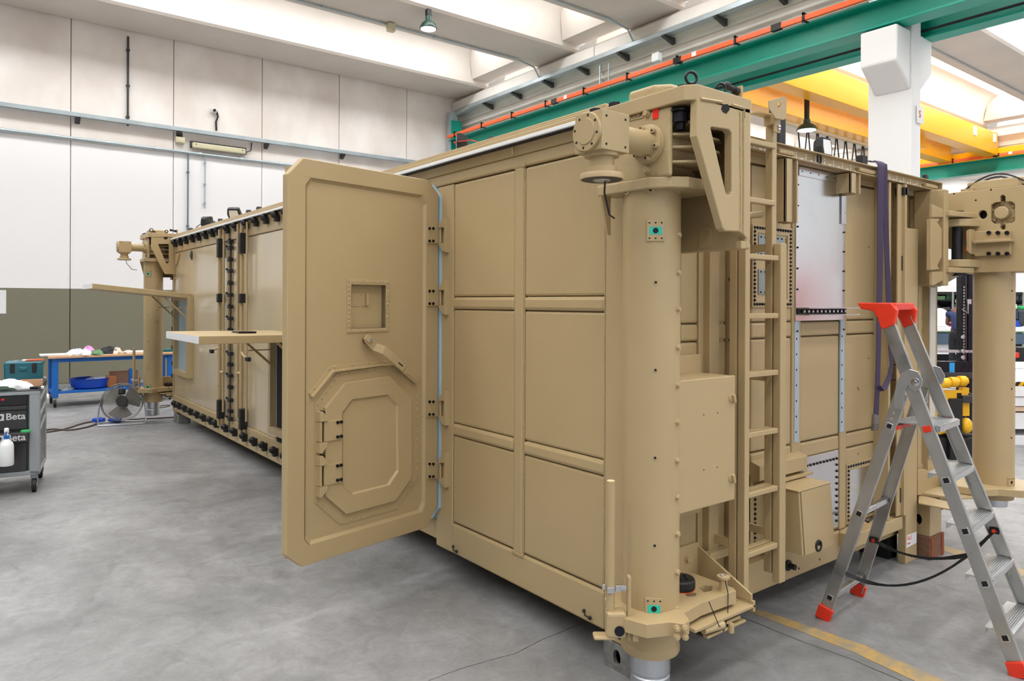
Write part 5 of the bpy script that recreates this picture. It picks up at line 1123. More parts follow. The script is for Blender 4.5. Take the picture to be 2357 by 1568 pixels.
def onroofY(px, Y, z=2.60): d = ray(px, 400); t = Y / d.y; return V(((d * t).x, Y, z))
worklight(onroof(1062, 2.54), -2.2, .95, 'black work light with a trailing red wire on the near roof edge')
q = onroof(1062, 2.54); MB().tube([q + V((0, .03, .07)), q + V((-.06, .0, .09)), q + V((-.02, -.14, .085)), q + V((.0, -.28, .03))], .003, 5).build('red_wire', RED, bpy.data.objects['work_light'])
worklight(onroof(541, 2.60), -.6, 1.3, 'black work light tilted up on the far container roof', .6)
worklight(onroof(476, 2.60), 2.2, 1.3, 'black work light turned away, furthest along the container roof')
worklight(onroofY(1893, 2.36, 2.60), -.05, 1.0, 'black work light with a clear lens above the galvanised cover sheet', -.1)
GC = 'ribbed rubber stops on the container roof'
def stopper(p, r, h, label):
    t = thing('roof_stop', p, label, 'rubber stop', GC)
    MB().lathe(p, (0, 0, 1), [(0, r * 1.5), (.01, r * 1.5), (.012, r), (h * .9, r * .95), (h, r * .7)], 12).build('stop_body', BLACK, t, smooth=40)
stopper(onroof(1131, 2.58), .022, .09, 'grey black ribbed stop on the near roof edge beside the work light')
for i, px in enumerate((440, 491, 508, 573, 597)): stopper(onroof(px, 2.62), .035, .12, ['small black stop at the far end of the container roof', 'small black stop just right of the turned away work light', 'second black stop right of the turned away work light', 'small black stop just right of the tilted work light', 'second black stop right of the tilted work light'][i])
for px, r, h, lb in ((1793, .036, .22, 'tall black block on the roof edge behind the access ladder'), (1984, .036, .12, 'black block on the roof edge left of the purple sling'), (2130, .024, .10, 'ribbed black stop at the right end of the roof channel')):
    p = onroofY(px, 2.34, 2.585); t = thing('roof_stop', p, lb, 'rubber stop'); MB().box(p.x - r, p.x + r, p.y - r * .6, p.y + r * .6, p.z, p.z + h).box(p.x - r * 1.5, p.x + r * 1.5, p.y - r, p.y + r, p.z, p.z + .012).build('stop_body', BLACK, t, bev=.008)
# ------------------------------------------------------------------ aluminium stepladder
FF = V((3.91, 1.202, 0)); AA = V((3.767, 2.085, 0)); WD = V((.469, .05, 0)).normalized(); UD = AA - FF
lw = lambda z: .478 - .105 * z
def near(u, z): return FF + UD * u + V((0, 0, z))
def far(u, z): return near(u, z) + WD * lw(z)
fr_u = lambda z: .6478 * z / 1.653
re_u = lambda z: 1 - .4323 * z / 1.275
st = thing('stepladder', (FF + AA) / 2 + WD * .22, 'open aluminium stepladder with orange-red top bow and feet beside the container', 'ladder')
UN = UD.normalized()
for fn in (near, far):
    sg = 1 if fn is near else -1
    a, b = fn(fr_u(.0), .0), fn(fr_u(1.66), 1.66)
    dd = (b - a).normalized(); side = UN - dd * UN.dot(dd)
    rl = MB().beam(a + dd * .03, b, .062, .006, side)
    for s2 in (-1, 1): rl.beam(a + dd * .03 + side.normalized() * .029 * s2 + WD * .010 * sg, b + side.normalized() * .029 * s2 + WD * .010 * sg, .006, .024, side)
    rl.build('front_rail', ALUS, st, bev=.0015)
    MB().beam(a, a + dd * .07, .074, .034, side).build('foot', RED, st, bev=.004)
    a, b = fn(re_u(0), 0), fn(re_u(1.275), 1.275)
    dd2 = (b - a).normalized(); sd2 = UN - dd2 * UN.dot(dd2)
    rl = MB().beam(a + dd2 * .03, b, .060, .006, sd2)
    for s2 in (-1, 1): rl.beam(a + dd2 * .03 + sd2.normalized() * .028 * s2 + WD * .010 * sg, b + sd2.normalized() * .028 * s2 + WD * .010 * sg, .006, .024, sd2)
    rl.build('rear_leg', ALUS, st, bev=.0015)
    MB().beam(a, a + dd2 * .075, .076, .034, sd2).build('foot', RED, st, bev=.004)
    # pivot bracket: bent plate from the rear leg top round to the rivet on the front rail
    c = fn(.489, 1.337); e = fn(re_u(1.20), 1.20); w0 = WD * (-.008 * sg)
    path = [e, fn(.560, 1.30), fn(.545, 1.36), fn(.52, 1.385), fn(.49, 1.375), c - V((0, 0, .01))]
    MB().strap([p + w0 for p in path], WD.cross(dd), [.066, .07, .075, .075, .085, .08], .006).build('pivot_bracket', ALU, st, bev=.001) if False else None
    pl_ = [(.60, 1.20), (.598, 1.27), (.585, 1.335), (.56, 1.38), (.52, 1.402), (.475, 1.392), (.452, 1.350), (.462, 1.308), (.495, 1.29), (.520, 1.305), (.528, 1.32), (.538, 1.30), (.545, 1.25), (.55, 1.19)]
    m = MB(); m.poly(pl_, lambda u, v, d: fn(u, v) + WD * d, -.012 * sg - .003, -.012 * sg + .003); m.build('pivot_bracket', ALU, st, bev=.002)
    MB().lathe(c - WD * .012 * sg, WD * -sg, [(0, .022), (.006, .020), (.008, .010), (.012, .009)], 16).build('pivot_rivet', CHROME, st, smooth=40)
    for k in (0, .03): q = fn(re_u(1.17 - k), 1.17 - k); MB().cyl(q - WD * .003 * sg, q - WD * .008 * sg, .007, n=8).build('rivet', CHROME, st)
    # square rung ends
    if fn is near:
        for z in (.863, .63, .398, .165):
            q = near(fr_u(z), z) - WD * .0035; MB().obox(q, side.normalized() * .017, WD * .002, dd * .017).build('rung_socket', CHROME, st, bev=.002); MB().obox(q - WD * .0022, side.normalized() * .0125, WD * .0004, dd * .0125).build('socket_hole', DARK, LAST())
        for z in (1.10, .617, .128):
            q = near(re_u(z), z) - WD * .0035; s3 = sd2.normalized(); MB().obox(q, s3 * .016, WD * .002, dd2 * .016).build('rung_socket', CHROME, st, bev=.002); MB().obox(q - WD * .0022, s3 * .0115, WD * .0004, dd2 * .0115).build('socket_hole', DARK, LAST())
        q = near(fr_u(1.106), 1.106) - WD * .004; MB().obox(q, side.normalized() * .020, WD * .003, dd * .016).build('red_plug', RED, st, bev=.006, seg=3)
TREAD = mat('ribbed_aluminium_tread', (200, 202, 204), .35, .9, var=.08, vs=4)
def tread(z, u0, u1, nm):
    t = MB(); w = lw(z); a = FF + UD * u0 + WD * .012 + V((0, 0, z)); b = FF + UD * u1 + WD * .012 + V((0, 0, z)); c = WD * (w - .024)
    t.hexa([a - V((0, 0, .006)), b - V((0, 0, .006)), b + c - V((0, 0, .006)), a + c - V((0, 0, .006)), a, b, b + c, a + c])
    L = (b - a).length; n = int(L / .009)
    for i in range(n):
        q = a + (b - a) * (i + .5) / n; t.beam(q + V((0, 0, .001)), q + c + V((0, 0, .001)), .004, .002, UN)
    for q in (a, b): t.beam(q + V((0, 0, -.014)), q + c + V((0, 0, -.014)), .004, .03, UN)
    return t.build(nm, TREAD, st)
for z in (.885, .652, .42, .187, ): tread(z, fr_u(z) - .04, fr_u(z) + .085, 'step')
tread(1.125, fr_u(1.1) - .045, re_u(1.1) - .02, 'platform')
MB().beam(near(fr_u(1.1) - .045, 1.108) + WD * .02, far(fr_u(1.1) - .045, 1.108) - WD * .01, .02, .03, UN).build('platform_edge', ALU, st)
MB().beam(near(re_u(1.1) - .04, 1.095), far(re_u(1.1) - .04, 1.095), .012, .02, UN).build('red_edge_strip', RED, st)
for z in (1.095, .617, .128): MB().beam(near(re_u(z), z), far(re_u(z), z), .030, .030, UN).build('rear_rung', ALU, st, bev=.004)
q = far(fr_u(1.11), 1.11) - WD * .02; MB().obox(q, UN * .014, WD * .02, V((0, 0, .014))).build('red_plug', RED, st, bev=.004)
# red top bow: one moulded piece over both rails
for fn, sg in ((near, -1), (far, 1)):
    pr = [(.585, 1.655), (.625, 1.60), (.675, 1.60), (.68, 1.66), (.72, 1.692), (.80, 1.705), (.82, 1.73), (.60, 1.735), (.575, 1.71)]
    pr = [(u, z) for u, z in ((.600, 1.625), (.660, 1.600), (.672, 1.612), (.690, 1.665), (.715, 1.695), (.780, 1.705), (.800, 1.738), (.615, 1.738), (.585, 1.70))]
    m = MB(); m.poly(pr, lambda u, v, d: fn(u, v) + WD * d, -.02, .02); m.build('top_bow', RED, st, bev=.006, seg=3)
MB().hexa([near(.60, 1.70), near(.78, 1.712), far(.78, 1.712), far(.60, 1.70), near(.60, 1.738), near(.80, 1.738), far(.80, 1.738), far(.60, 1.738)]).build('top_bow', RED, st, bev=.006)
def tie(a, b, sag, wd, lab):
    P = []
    for i in range(17):
        t = i / 16; p = a.lerp(b, t) - V((0, 0, sag * 4 * t * (1 - t))); P.append(p)
    sides = []
    for i in range(17): an = math.pi * (.5 + .9 * math.sin(i / 16 * 3.0)); sides.append(WD * math.sin(an) * .5 + V((0, 0, 1)) * (.6 + .4 * math.cos(an)))
    MB().strap(P, sides, wd, .002).build('tie_strap', WEB, st, smooth=60)
tie(near(re_u(.29), .29) + WD * .004, far(fr_u(.55), .55) - WD * .012, .17, .022, '')
tie(far(re_u(.36), .36) - WD * .004, near(fr_u(.53), .53) + WD * .012, .06, .022, '')
for q in (far(re_u(.36), .36), far(fr_u(.55), .55)):
    MB().obox(q - WD * .014, UN * .022, WD * .003, V((0, 0, .014))).build('strap_end', WEB, st); MB().cyl(q - WD * .016, q - WD * .022, .010, n=14).build('strap_rivet', RED, st)
# ------------------------------------------------------------------ view-aligned planes for loose things far away
def vf(D): p = CAM + FW * D; return Frame((p.x, p.y), (RT.x, RT.y), (-FW.x, -FW.y))
# ------------------------------------------------------------------ tool trolley, left edge
th = math.radians(28.8); ta = (RT * math.cos(th) + FW * math.sin(th)).normalized(); tb_ = (FW * math.cos(th) - RT * math.sin(th)).normalized()
TC = CAM + ray(93, 800) * 6.5; TC.z = 0
TF = Frame((TC.x, TC.y), (ta.x, ta.y), (-tb_.x, -tb_.y)); TS = Frame((TC.x, TC.y), (tb_.x, tb_.y), (ta.x, ta.y))
tt = thing('tool_trolley', TF.pt(-.4, .0, -.3), 'dark grey tool trolley on castors with pale lettering, at the left edge', 'tool trolley')
Wd, Dp = .98, .70
def tp_(u, w, z): return TC + ta * u + tb_ * w + V((0, 0, z))
def tbox(m, u0, u1, w0, w1, z0, z1): return m.hexa([tp_(u0, w0, z0), tp_(u1, w0, z0), tp_(u1, w1, z0), tp_(u0, w1, z0), tp_(u0, w0, z1), tp_(u1, w0, z1), tp_(u1, w1, z1), tp_(u0, w1, z1)])
tbox(MB(), -Wd + .02, -.03, .02, Dp - .02, .18, .90).build('cabinet_body', DGREY, tt)
for u in (-.085, -Wd): tbox(MB(), u, u + .085, .0, .06, .16, .915).build('frame_post', GREY, tt, bev=.012)
for u in (-.035, -Wd): tbox(MB(), u, u + .035, Dp - .06, Dp, .16, .98).build('frame_post', GREY, tt, bev=.012)
tbox(MB(), -Wd, .0, .0, .06, .16, .20).build('base_rail', GREY, tt, bev=.006); tbox(MB(), -.035, .0, .0, Dp, .16, .19).build('base_rail', GREY, tt, bev=.006)
tbox(MB(), -Wd, .0, .0, Dp, .905, .925).build('top_tray', DGREY, tt, bev=.004)
tbox(MB(), -Wd, .0, -.002, .004, .885, .915).build('top_trim', GREY, tt, bev=.003)
tbox(MB(), -.012, .0, .0, Dp, .925, .955).build('tray_rim', DGREY, tt)
tbox(MB(), -Wd + .085, -.10, -.004, .02, .795, .875).build('lock_panel', BLACK, tt, bev=.003)
for u in (-.335, -.29): tbox(MB(), u, u + .025, -.008, -.003, .845, .860).build('red_switch', REDINK, tt)
tbox(MB(), -Wd + .085, -.10, -.012, .02, .755, .79).build('drawer_edge', DGREY, tt, bev=.004)
tbox(MB(), -Wd + .085, -.10, -.003, .02, .58, .75).build('drawer_front', DGREY, tt, bev=.004)
tbox(MB(), -Wd + .02, -.085, -.09, .0, .475, .56).build('bottle_shelf', DGREY, tt, bev=.006)
tbox(MB(), -Wd + .085, -.10, -.001, .02, .20, .46).build('drawer_front', DGREY, tt, bev=.004)
for z0, z1 in ((.80, .845), (.66, .71), (.535, .58)):
    m = MB(); m.poly([(.06, z0), (Dp - .06, z0 + .05), (Dp - .06, z0 + .085), (.06, z0 + .03)], lambda u, v, d: tp_(d, u, v), -.03, -.0); m.build('side_handle', GREY, tt, bev=.004)
tbox(MB(), -.028, -.012, .06, Dp - .06, .20, .90).build('side_panel', mat('smoky_side_panel', (96, 94, 90), .3, var=.1, vs=8), tt)
for (z, f) in ((.695, TF.pt(0, 0, .0)), (.520, TF.pt(0, 0, .09))):
    dd = .004 if z > .6 else .095
    meshtext('Beta', .082, LETTER, tt, TF, TF.s(14, dd), z, dd, .0015, 1, bold=.0012)
    us = TF.s(12, dd); MB().fpoly(TF, [(us - .065, z - .03), (us - .005, z - .03), (us - .005, z + .03), (us - .065, z + .03)], dd, dd + .001, [[(us - .05, z - .005), (us - .03, z - .02), (us - .018, z + .005), (us - .035, z + .02)]]).build('logo_mark', LETTER, tt)
for u, w in ((-.045, .045), (-.045, Dp - .06), (-Wd + .06, .045), (-Wd + .06, Dp - .06)):
    c = tp_(u, w, .062); MB().cyl(c - ta * .018, c + ta * .018, .062, n=24).build('castor_wheel', BLACK, tt, bev=.006)
    MB().cyl(c - ta * .0205, c + ta * .0205, .022, n=14).build('wheel_hub', ALU, LAST())
    tbox(MB(), u - .027, u + .027, w - .02, w + .04, .125, .162).build('castor_fork', GREY, tt)
    MB().obox(c - ta * .024 + V((0, 0, .04)), ta * .002, tb_ * .02, V((0, 0, .045))).obox(c + ta * .024 + V((0, 0, .04)), ta * .002, tb_ * .02, V((0, 0, .045))).build('castor_fork', GREY, tt)
def bottle(u, w, z, label):
    p = tp_(u, w, z); t = thing('spray_bottle', p, label, 'bottle', 'spray bottles hanging on the trolley')
    MB().lathe(p, (0, 0, 1), [(0, .050), (.01, .056), (.17, .054), (.20, .045), (.225, .022), (.24, .018)], 24).build('bottle_body', PLWH, t, smooth=50)
    MB().cyl(p + V((0, 0, .232)), p + V((0, 0, .262)), .021, n=16).build('blue_collar', BLUE, t)
    MB().lathe(p + V((0, 0, .262)), (0, 0, 1), [(0, .016), (.02, .014), (.03, .02), (.06, .018), (.065, .008)], 14).beam(p + V((0, 0, .31)), p + V((0, 0, .31)) - tb_ * .05, .02, .02).build('spray_head', PLWH, t, smooth=50)
    MB().tube([p + V((0, 0, .30)) - tb_ * .02, p + V((0, 0, .28)) - tb_ * .05, p + V((0, 0, .26)) - tb_ * .045], .006, 6).build('trigger', BLUE, t)
    return t
ub = TF.s(17, .14); bottle(ub, -.155, .295, 'white spray bottle with blue collar hanging on the tool trolley front')
bottle(ub - .145, -.155, .30, 'white spray bottle cut by the left picture edge on the trolley')
gq = tp_(TF.s(60, .05), -.045, .556); tag(MB().lathe(gq, (0, 0, 1), [(0, .038), (.012, .04), (.02, .036)], 20).build('round_tub', mat('green_plastic', (60, 170, 100), .5), smooth=40), 'small round green lid on the shelf of the tool trolley', 'lid')
# things on the trolley
tc = thing('tool_case', tp_(-.25, .42, .925), 'teal plastic tool case standing at the back of the tool trolley', 'tool case')
TEALC = mat('teal_case', (20, 98, 112), .4, var=.05, vs=8)
FC = Frame(tuple((tp_(0, .40, 0))[:2]), (ta.x, ta.y), (-tb_.x, -tb_.y)); cu0, cu1 = FC.s(9), FC.s(98); czt = FC.z(50, 834)
def tb2(m, u0, u1, w0, w1, z0, z1): return tbox(m, u0, u1, w0, w1, z0, z1)
tbox(MB(), cu0, cu1, .40, .54, .925, czt - .03).build('case_body', TEALC, tc, bev=.012)
tbox(MB(), cu0, cu1, .40, .68, czt - .045, czt).build('case_lid', TEALC, tc, bev=.012)
for u in (cu0 + .05, cu1 - .08): tbox(MB(), u, u + .035, .39, .40, czt - .10, czt - .01).build('case_latch', BLACK, tc, bev=.003)
tbox(MB(), cu0 + .12, cu1 - .12, .385, .40, czt - .08, czt - .045).build('case_grip', TEALC, tc, bev=.006)
for k, (uu, col, lb) in enumerate(((.55, ORANGE, 'orange handled pliers lying on the teal tool case'), (.72, ORANGE, 'orange handled cutter lying on the teal case, right of the pliers'), (.45, PLWH, 'white plastic strip lying on the teal tool case'))):
    p = tp_(cu0 + (cu1 - cu0) * uu, .46, czt + .012); t = thing('hand_tool', p, lb, 'hand tool')
    MB().beam(p, p + ta * .09 + tb_ * .03, .018, .016).beam(p + tb_ * .04, p + ta * .09 + tb_ * .05, .018, .014).build('grip', col, t, bev=.004)
    MB().beam(p - ta * .06 + tb_ * .02, p + tb_ * .02, .022, .008).build('jaw', STEEL, t)
FT = Frame(tuple((tp_(0, .15, 0))[:2]), (ta.x, ta.y), (-tb_.x, -tb_.y))
# crumpled cloths
def lump(name, c, sx, sy, sz, mt, label, cat, seed, amp=.25, group=None, n=18):
    rr_ = random.Random(seed); ph = [rr_.uniform(0, 6.28) for _ in range(9)]; m = MB(); rg = []
    for i in range(10):
        a = math.pi / 2 * i / 9; row = []
        for j in range(n):
            t = 2 * math.pi * j / n; k = 1 + amp * (math.sin(3 * t + ph[0] + i * .4) * .5 + math.sin(5 * t + ph[1] - i * .7) * .35 + math.sin(2 * t + ph[2]) * .3)
            r = math.cos(a) * k; h = math.sin(a) * (1 + amp * math.sin(4 * t + ph[3] + i) * .6)
            row.append(V(c) + ta * (sx * r * math.cos(t)) + tb_ * (sy * r * math.sin(t)) + V((0, 0, max(.002, sz * h))))
        rg.append(row)
    m.rings(rg[::-1] if False else rg)
    return tag(m.build(name, mt, smooth=50), label, cat, group)
lump('cloth', tp_(FT.s(22), .13, .925), .155, .10, .085, CLOTH, 'crumpled white cloth on the tool trolley top', 'cloth', 3, .3)
lump('cloth', tp_(FT.s(10), .05, .925), .12, .035, .035, mat('dark_green_cloth', (40, 62, 50), .9), 'dark green rag tucked under the white cloth on the trolley', 'cloth', 5, .3)
bx = thing('cardboard_box', tp_(FT.s(70), .2, .925), 'small open cardboard box on the tool trolley top', 'box'); c0 = FT.s(46), FT.s(97)
tbox(MB(), c0[0], c0[1], .15, .157, .925, 1.0).build('front_side', CARD, bx); tbox(MB(), c0[0], c0[1], .26, .267, .925, 1.0).build('back_side', CARD, bx)
tbox(MB(), c0[0], c0[0] + .006, .157, .26, .925, 1.0).build('end_side', CARD, bx); tbox(MB(), c0[1] - .006, c0[1], .157, .26, .925, 1.0).build('end_side', CARD, bx); tbox(MB(), c0[0], c0[1], .15, .267, .925, .93).build('box_bottom', CARD, bx)
tbox(MB(), c0[0] - .03, c0[0], .15, .26, .96, .965).build('flap', CARD, bx)
for px, w, mt, lb in ((65, .11, PLWH, 'white paper label slip lying in front of the cardboard box'), (82, .10, BLKM, 'dark small tool lying in front of the cardboard box'), (97, .12, PLWH, 'small white wrapped item at the right rim of the trolley')):
    p = tp_(FT.s(px), .08, .925); tag(MB().obox(p + V((0, 0, .012)), ta * .04 * (.6 if px > 90 else 1), tb_ * .02, V((0, 0, .012))).build('small_item', mt, bev=.005), lb, 'small item')
# ------------------------------------------------------------------ workbench at the rear wall
wx0, wx1, wy0, wy1, wz = 1.20, 3.00, 13.7, 14.4, .83
wb = thing('workbench', (2.1, 14.0, 0), 'blue steel workbench on castors with a wooden top by the olive wall', 'workbench')
MB().box(wx0 - .06, wx1 + .06, wy0 - .04, wy1, wz - .035, wz).build('worktop', WOOD, wb, bev=.004)
for x in (wx0, wx1 - .08):
    for y in (wy0, wy1 - .08): MB().box(x, x + .085, y, y + .08, .16, wz - .035).build('leg', BLUE, wb, bev=.004)
MB().box(wx0, wx1, wy0 + .01, wy0 + .04, wz - .10, wz - .035).box(wx0, wx1, wy1 - .05, wy1 - .02, wz - .10, wz - .035).build('top_rail', BLUE, wb)
MB().box(wx0, wx1, wy0 + .01, wy1 - .02, .22, .26).build('lower_shelf', BLUE, wb, bev=.004)
for x in (wx0 + .04, wx1 - .04):
    for y in (wy0 + .04, wy1 - .05):
        MB().cyl((x - .018, y, .065), (x + .018, y, .065), .065, n=18).build('castor_wheel', BLACK, wb, bev=.004); MB().box(x - .03, x + .03, y - .03, y + .03, .12, .16).build('castor_fork', GREY, wb)
def bench_x(px, y=13.9): d = ray(px, 800); return (d * (y / d.y)).x
def item(px, w, d, h, mt, name, label, cat, z=wz, y=13.9, rot=0, bev=.01):
    x = bench_x(px, y); c = V((x, y, z + h / 2 + .001)); a = V((math.cos(rot), math.sin(rot), 0)); b = V((-a.y, a.x, 0))
    return tag(MB().obox(c, a * w / 2, b * d / 2, V((0, 0, h / 2))).build(name, mt, bev=min(bev, h * .3)), label, cat)
def blob(px, sx, sz, mt, label, seed, z=wz, y=13.9, cat='cloth'):
    global ta, tb_
    s = (ta, tb_); ta, tb_ = V((1, 0, 0)), V((0, 1, 0)); o = lump('crumpled_wrap', (bench_x(px, y), y, z + .001), sx, .14, sz, mt, label, cat, seed, .35); ta, tb_ = s; return o
item(133, .50, .25, .03, PLWH, 'foam_sheet', 'white foam sheet on the left end of the workbench top', 'sheet')
CLEARW = mat('translucent_wrap', (200, 205, 216), .3); PINK = mat('pink_bag', (220, 150, 205), .5); GRN = mat('printed_packet', (90, 130, 90), .6, var=.5, vs=30)
blob(180, .17, .09, CLEARW, 'crumpled clear plastic wrap on the workbench, left of the pink bag', 11, cat='plastic bag')
blob(165, .12, .045, PLWH, 'flat white crumpled packet at the left of the workbench heap', 12, cat='plastic bag')
blob(203, .10, .125, PINK, 'pink plastic bag on the workbench heap', 13, y=13.95, cat='plastic bag')
blob(196, .09, .085, CLOTH, 'white bag in front of the pink bag on the workbench', 14, y=13.8, cat='plastic bag')
blob(222, .12, .07, GRN, 'green and white printed packets in the middle of the workbench heap', 15, y=13.82, cat='packet')
blob(252, .15, .105, WEB, 'black cloth bundle on the workbench heap', 16, y=13.95, cat='cloth')
blob(270, .08, .09, mat('cream_bag', (232, 214, 200), .7), 'cream coloured bag right of the black bundle on the workbench', 17, cat='plastic bag')
blob(296, .09, .045, mat('brown_white_bag', (205, 190, 180), .7), 'small brown and white bag right of the cream bag', 18, cat='plastic bag')
item(320, .36, .2, .035, PLWH, 'folded_paper', 'white folded paper beside the far jack column on the workbench', 'paper')
item(382, .22, .15, .05, TEALC, 'teal_box', 'dark teal flat box at the right end of the workbench', 'box')
blob(150, .12, .05, GREY, 'grey crumpled hose at the left of the lower workbench shelf', 21, z=.26, y=13.9, cat='hose')
p = V((bench_x(206, 14.0), 14.0, .261)); bk = thing('blue_basin', p, 'wide blue plastic basin on the lower shelf of the workbench', 'basin')
BPL = mat('blue_plastic', (14, 72, 190), .35)
MB().lathe(p, (0, 0, 1), [(0, .22), (.02, .26), (.16, .30), (.165, .31), (.17, .30), (.165, .285), (.04, .24), (.03, .0)], 28).build('basin_body', BPL, bk, smooth=40)
blob(232, .2, .05, CLEARW, 'clear plastic sheet lying in the blue basin', 23, z=.40, y=14.0, cat='plastic bag')
item(256, .15, .15, .19, mat('brown_box', (176, 112, 70), .8), 'brown_box', 'small brown cardboard box beside the blue basin', 'box', z=.262, y=13.95)
item(285, .42, .25, .24, CARD, 'cardboard_box', 'large cardboard box on the lower workbench shelf behind the brown box', 'box', z=.262, y=14.15)
item(302, .07, .07, .30, BLUE, 'blue_clamp', 'blue metal clamp standing beside the large cardboard box', 'clamp', z=.262, y=13.85)
# ------------------------------------------------------------------ floor fan
fc = CAM + ray(282, 800) * 10.1; fc.z = 0
fn_ = thing('floor_fan', fc, 'chrome floor fan with dark blades beside the workbench', 'fan')
fa = V((-.22, -.87, .30)).normalized(); hub = fc + V((0, 0, .31)); fx, fy = MB.basis(fa)
def ringp(r, off, n=40): return [hub + fa * off + (fx * math.cos(t) + fy * math.sin(t)) * r for t in [2 * math.pi * i / n for i in range(n)]]
GW = mat('guard_wire', (120, 120, 118), .35, .8)
for r, off in ((.265, 0), (.255, .05), (.255, -.05)): MB().tube(ringp(r, off), .006, 6, closed=True).build('guard_ring', bpy.data.materials['guard_wire'], fn_)
m = MB()
for i in range(64):
    t = 2 * math.pi * i / 64; d = fx * math.cos(t) + fy * math.sin(t)
    m.tube([hub + fa * .09 + d * .04, hub + fa * .085 + d * .13, hub + fa * .05 + d * .23, hub + d * .262], .0011, 4).tube([hub - fa * .09 + d * .06, hub - fa * .05 + d * .23, hub + d * .262], .0011, 4)
m.build('wire_guard', GW, fn_, kind='stuff')
FBL = mat('fan_blade_steel', (112, 108, 102), .45, .3)
for k in range(3):
    t0 = 2 * math.pi * k / 3 + .4; m = MB(); rg = []
    for i in range(8):
        t = t0 + (i / 7 - .5) * 1.5; d = fx * math.cos(t) + fy * math.sin(t); e2 = (i / 7 - .5) * .06
        rg.append([hub + d * .05 + fa * (e2 * .4), hub + d * .23 + fa * e2, hub + d * .23 + fa * (e2 + .003), hub + d * .05 + fa * (e2 * .4 + .003)])
    m.rings(rg).build('blade', FBL, fn_)
MB().cyl(hub + fa * .07, hub + fa * .10, .075, n=24).build('hub_badge', BLACK, fn_, bev=.006)
MB().cyl(hub - fa * .16, hub - fa * .03, .07, n=20).build('motor', BLACK, fn_, bev=.02)
MB().tube([hub + fa * .088 + fy * .10, hub + fa * .088 + fy * .16], .045, 12).build('speed_switch', BLACK, fn_, smooth=50)
s = fx if fx.z < .3 else fy; s = V((fa.y, -fa.x, 0)).normalized(); bk_ = V((-fa.x, -fa.y, 0)).normalized()
MB().tube([hub + s * .275, hub + s * .29 - V((0, 0, .12)), fc + s * .30 + V((0, 0, .03)), fc + s * .28 - bk_ * .12 + V((0, 0, .012)), fc - s * .28 - bk_ * .12 + V((0, 0, .012)), fc - s * .30 + V((0, 0, .03)), hub - s * .29 - V((0, 0, .12)), hub - s * .275], .010, 8).build('stand', STEEL, fn_, smooth=60)
MB().tube([fc + s * .30 + V((0, 0, .03)), fc + s * .28 + bk_ * .18 + V((0, 0, .012)), fc - s * .28 + bk_ * .18 + V((0, 0, .012)), fc - s * .30 + V((0, 0, .03))], .010, 8).build('stand', STEEL, fn_, smooth=60)
g1 = PZ(215, 972); g2 = PZ(248, 970)
def plug(p, q, label, nm='blue_plug'):
    t = thing(nm, p, label, 'plug'); d = (q - p).normalized(); u = V((0, 0, .038))
    MB().lathe(p + u, d, [(0, .022), (.04, .032), (.09, .036), (.10, .042), (.13, .042), (.131, .034), (.17, .034)], 16).build('plug_body', BPL, t, smooth=40); return t
plug(PZ(214, 973), PZ(246, 974), 'blue industrial plug lying on the floor left of the fan'); plug(PZ(250, 973), PZ(270, 973), 'blue industrial socket lying on the floor against the fan stand')
BRN = mat('brown_cable', (92, 76, 70), .6)
def cable(px, r, label, mt=BRN):
    P = [PZ(a, b) + V((0, 0, r)) for a, b in px]; Q = []
    for i in range(len(P) - 1):
        for k in range(5):
            t = k / 5; p0 = P[max(0, i - 1)]; p1 = P[i]; p2 = P[i + 1]; p3 = P[min(len(P) - 1, i + 2)]
            Q.append(.5 * ((2 * p1) + (p2 - p0) * t + (2 * p0 - 5 * p1 + 4 * p2 - p3) * t * t + (3 * p1 - p0 - 3 * p2 + p3) * t ** 3))
    Q.append(P[-1]); return tag(MB().tube(Q, r, 6).build('floor_cable', mt, smooth=60), label, 'cable')
cable([(70, 998), (115, 996), (155, 988), (185, 978), (213, 972)], .011, 'brown cable on the floor from the trolley to the blue plug')
cable([(70, 1000), (118, 990), (160, 992), (200, 985), (222, 978)], .011, 'second brown cable looping on the floor below the first')
cable([(270, 974), (300, 968), (345, 965), (400, 962)], .010, 'brown cable on the floor from the fan to the container')
cable([(352, 940), (372, 935), (392, 934), (380, 938), (360, 941), (352, 940)], .008, 'thin cable loop on the floor near the far jack foot')
lump('rag', PZ(115, 918), .10, .06, .09, CLOTH, 'white rag on the floor behind the tool trolley', 'cloth', 31, .35)
# ------------------------------------------------------------------ background workshop seen between the container and the right jack
def bx(fr, px0, px1, py0, py1, d0, d1, m=None):   # box whose front face spans the given pixels on frame fr
    m = m or MB(); u0, u1 = fr.s(px0, d1), fr.s(px1, d1); z1, z0 = fr.z((px0 + px1) / 2, py0, d1), fr.z((px0 + px1) / 2, py1, d1); return m.fbox(fr, u0, u1, z0, z1, d0, d1)
V8 = vf(8.4)
lt = thing('lift_truck', V8.pt(V8.s(2205), 0, -.3), 'black lift truck mast with a yellow clamp attachment behind the right end of the container', 'lift truck')
for px0, px1 in ((2213, 2223), (2229, 2238)):
    u0, u1 = V8.s(px0), V8.s(px1); MB().fbox(V8, u0, u1, .12, 2.35, -.10, 0).build('mast_rail', BLKM, lt, bev=.004)
for px0, px1 in ((2223, 2227), (2239, 2242)): MB().fbox(V8, V8.s(px0), V8.s(px1), .12, 2.35, -.06, -.01).build('mast_edge', DGREY, lt)
MB().fbox(V8, V8.s(2152), V8.s(2158), .12, 2.05, -.08, 0).build('mast_rail', DGREY, lt, bev=.004)
m = MB()
for i in range(26): z = 1.05 + i * .035; m.cyl(V8.pt(V8.s(2218), z, .006), V8.pt(V8.s(2218), z + .02, .006), .008, n=6)
m.build('mast_chain', STEEL, lt, kind='stuff')
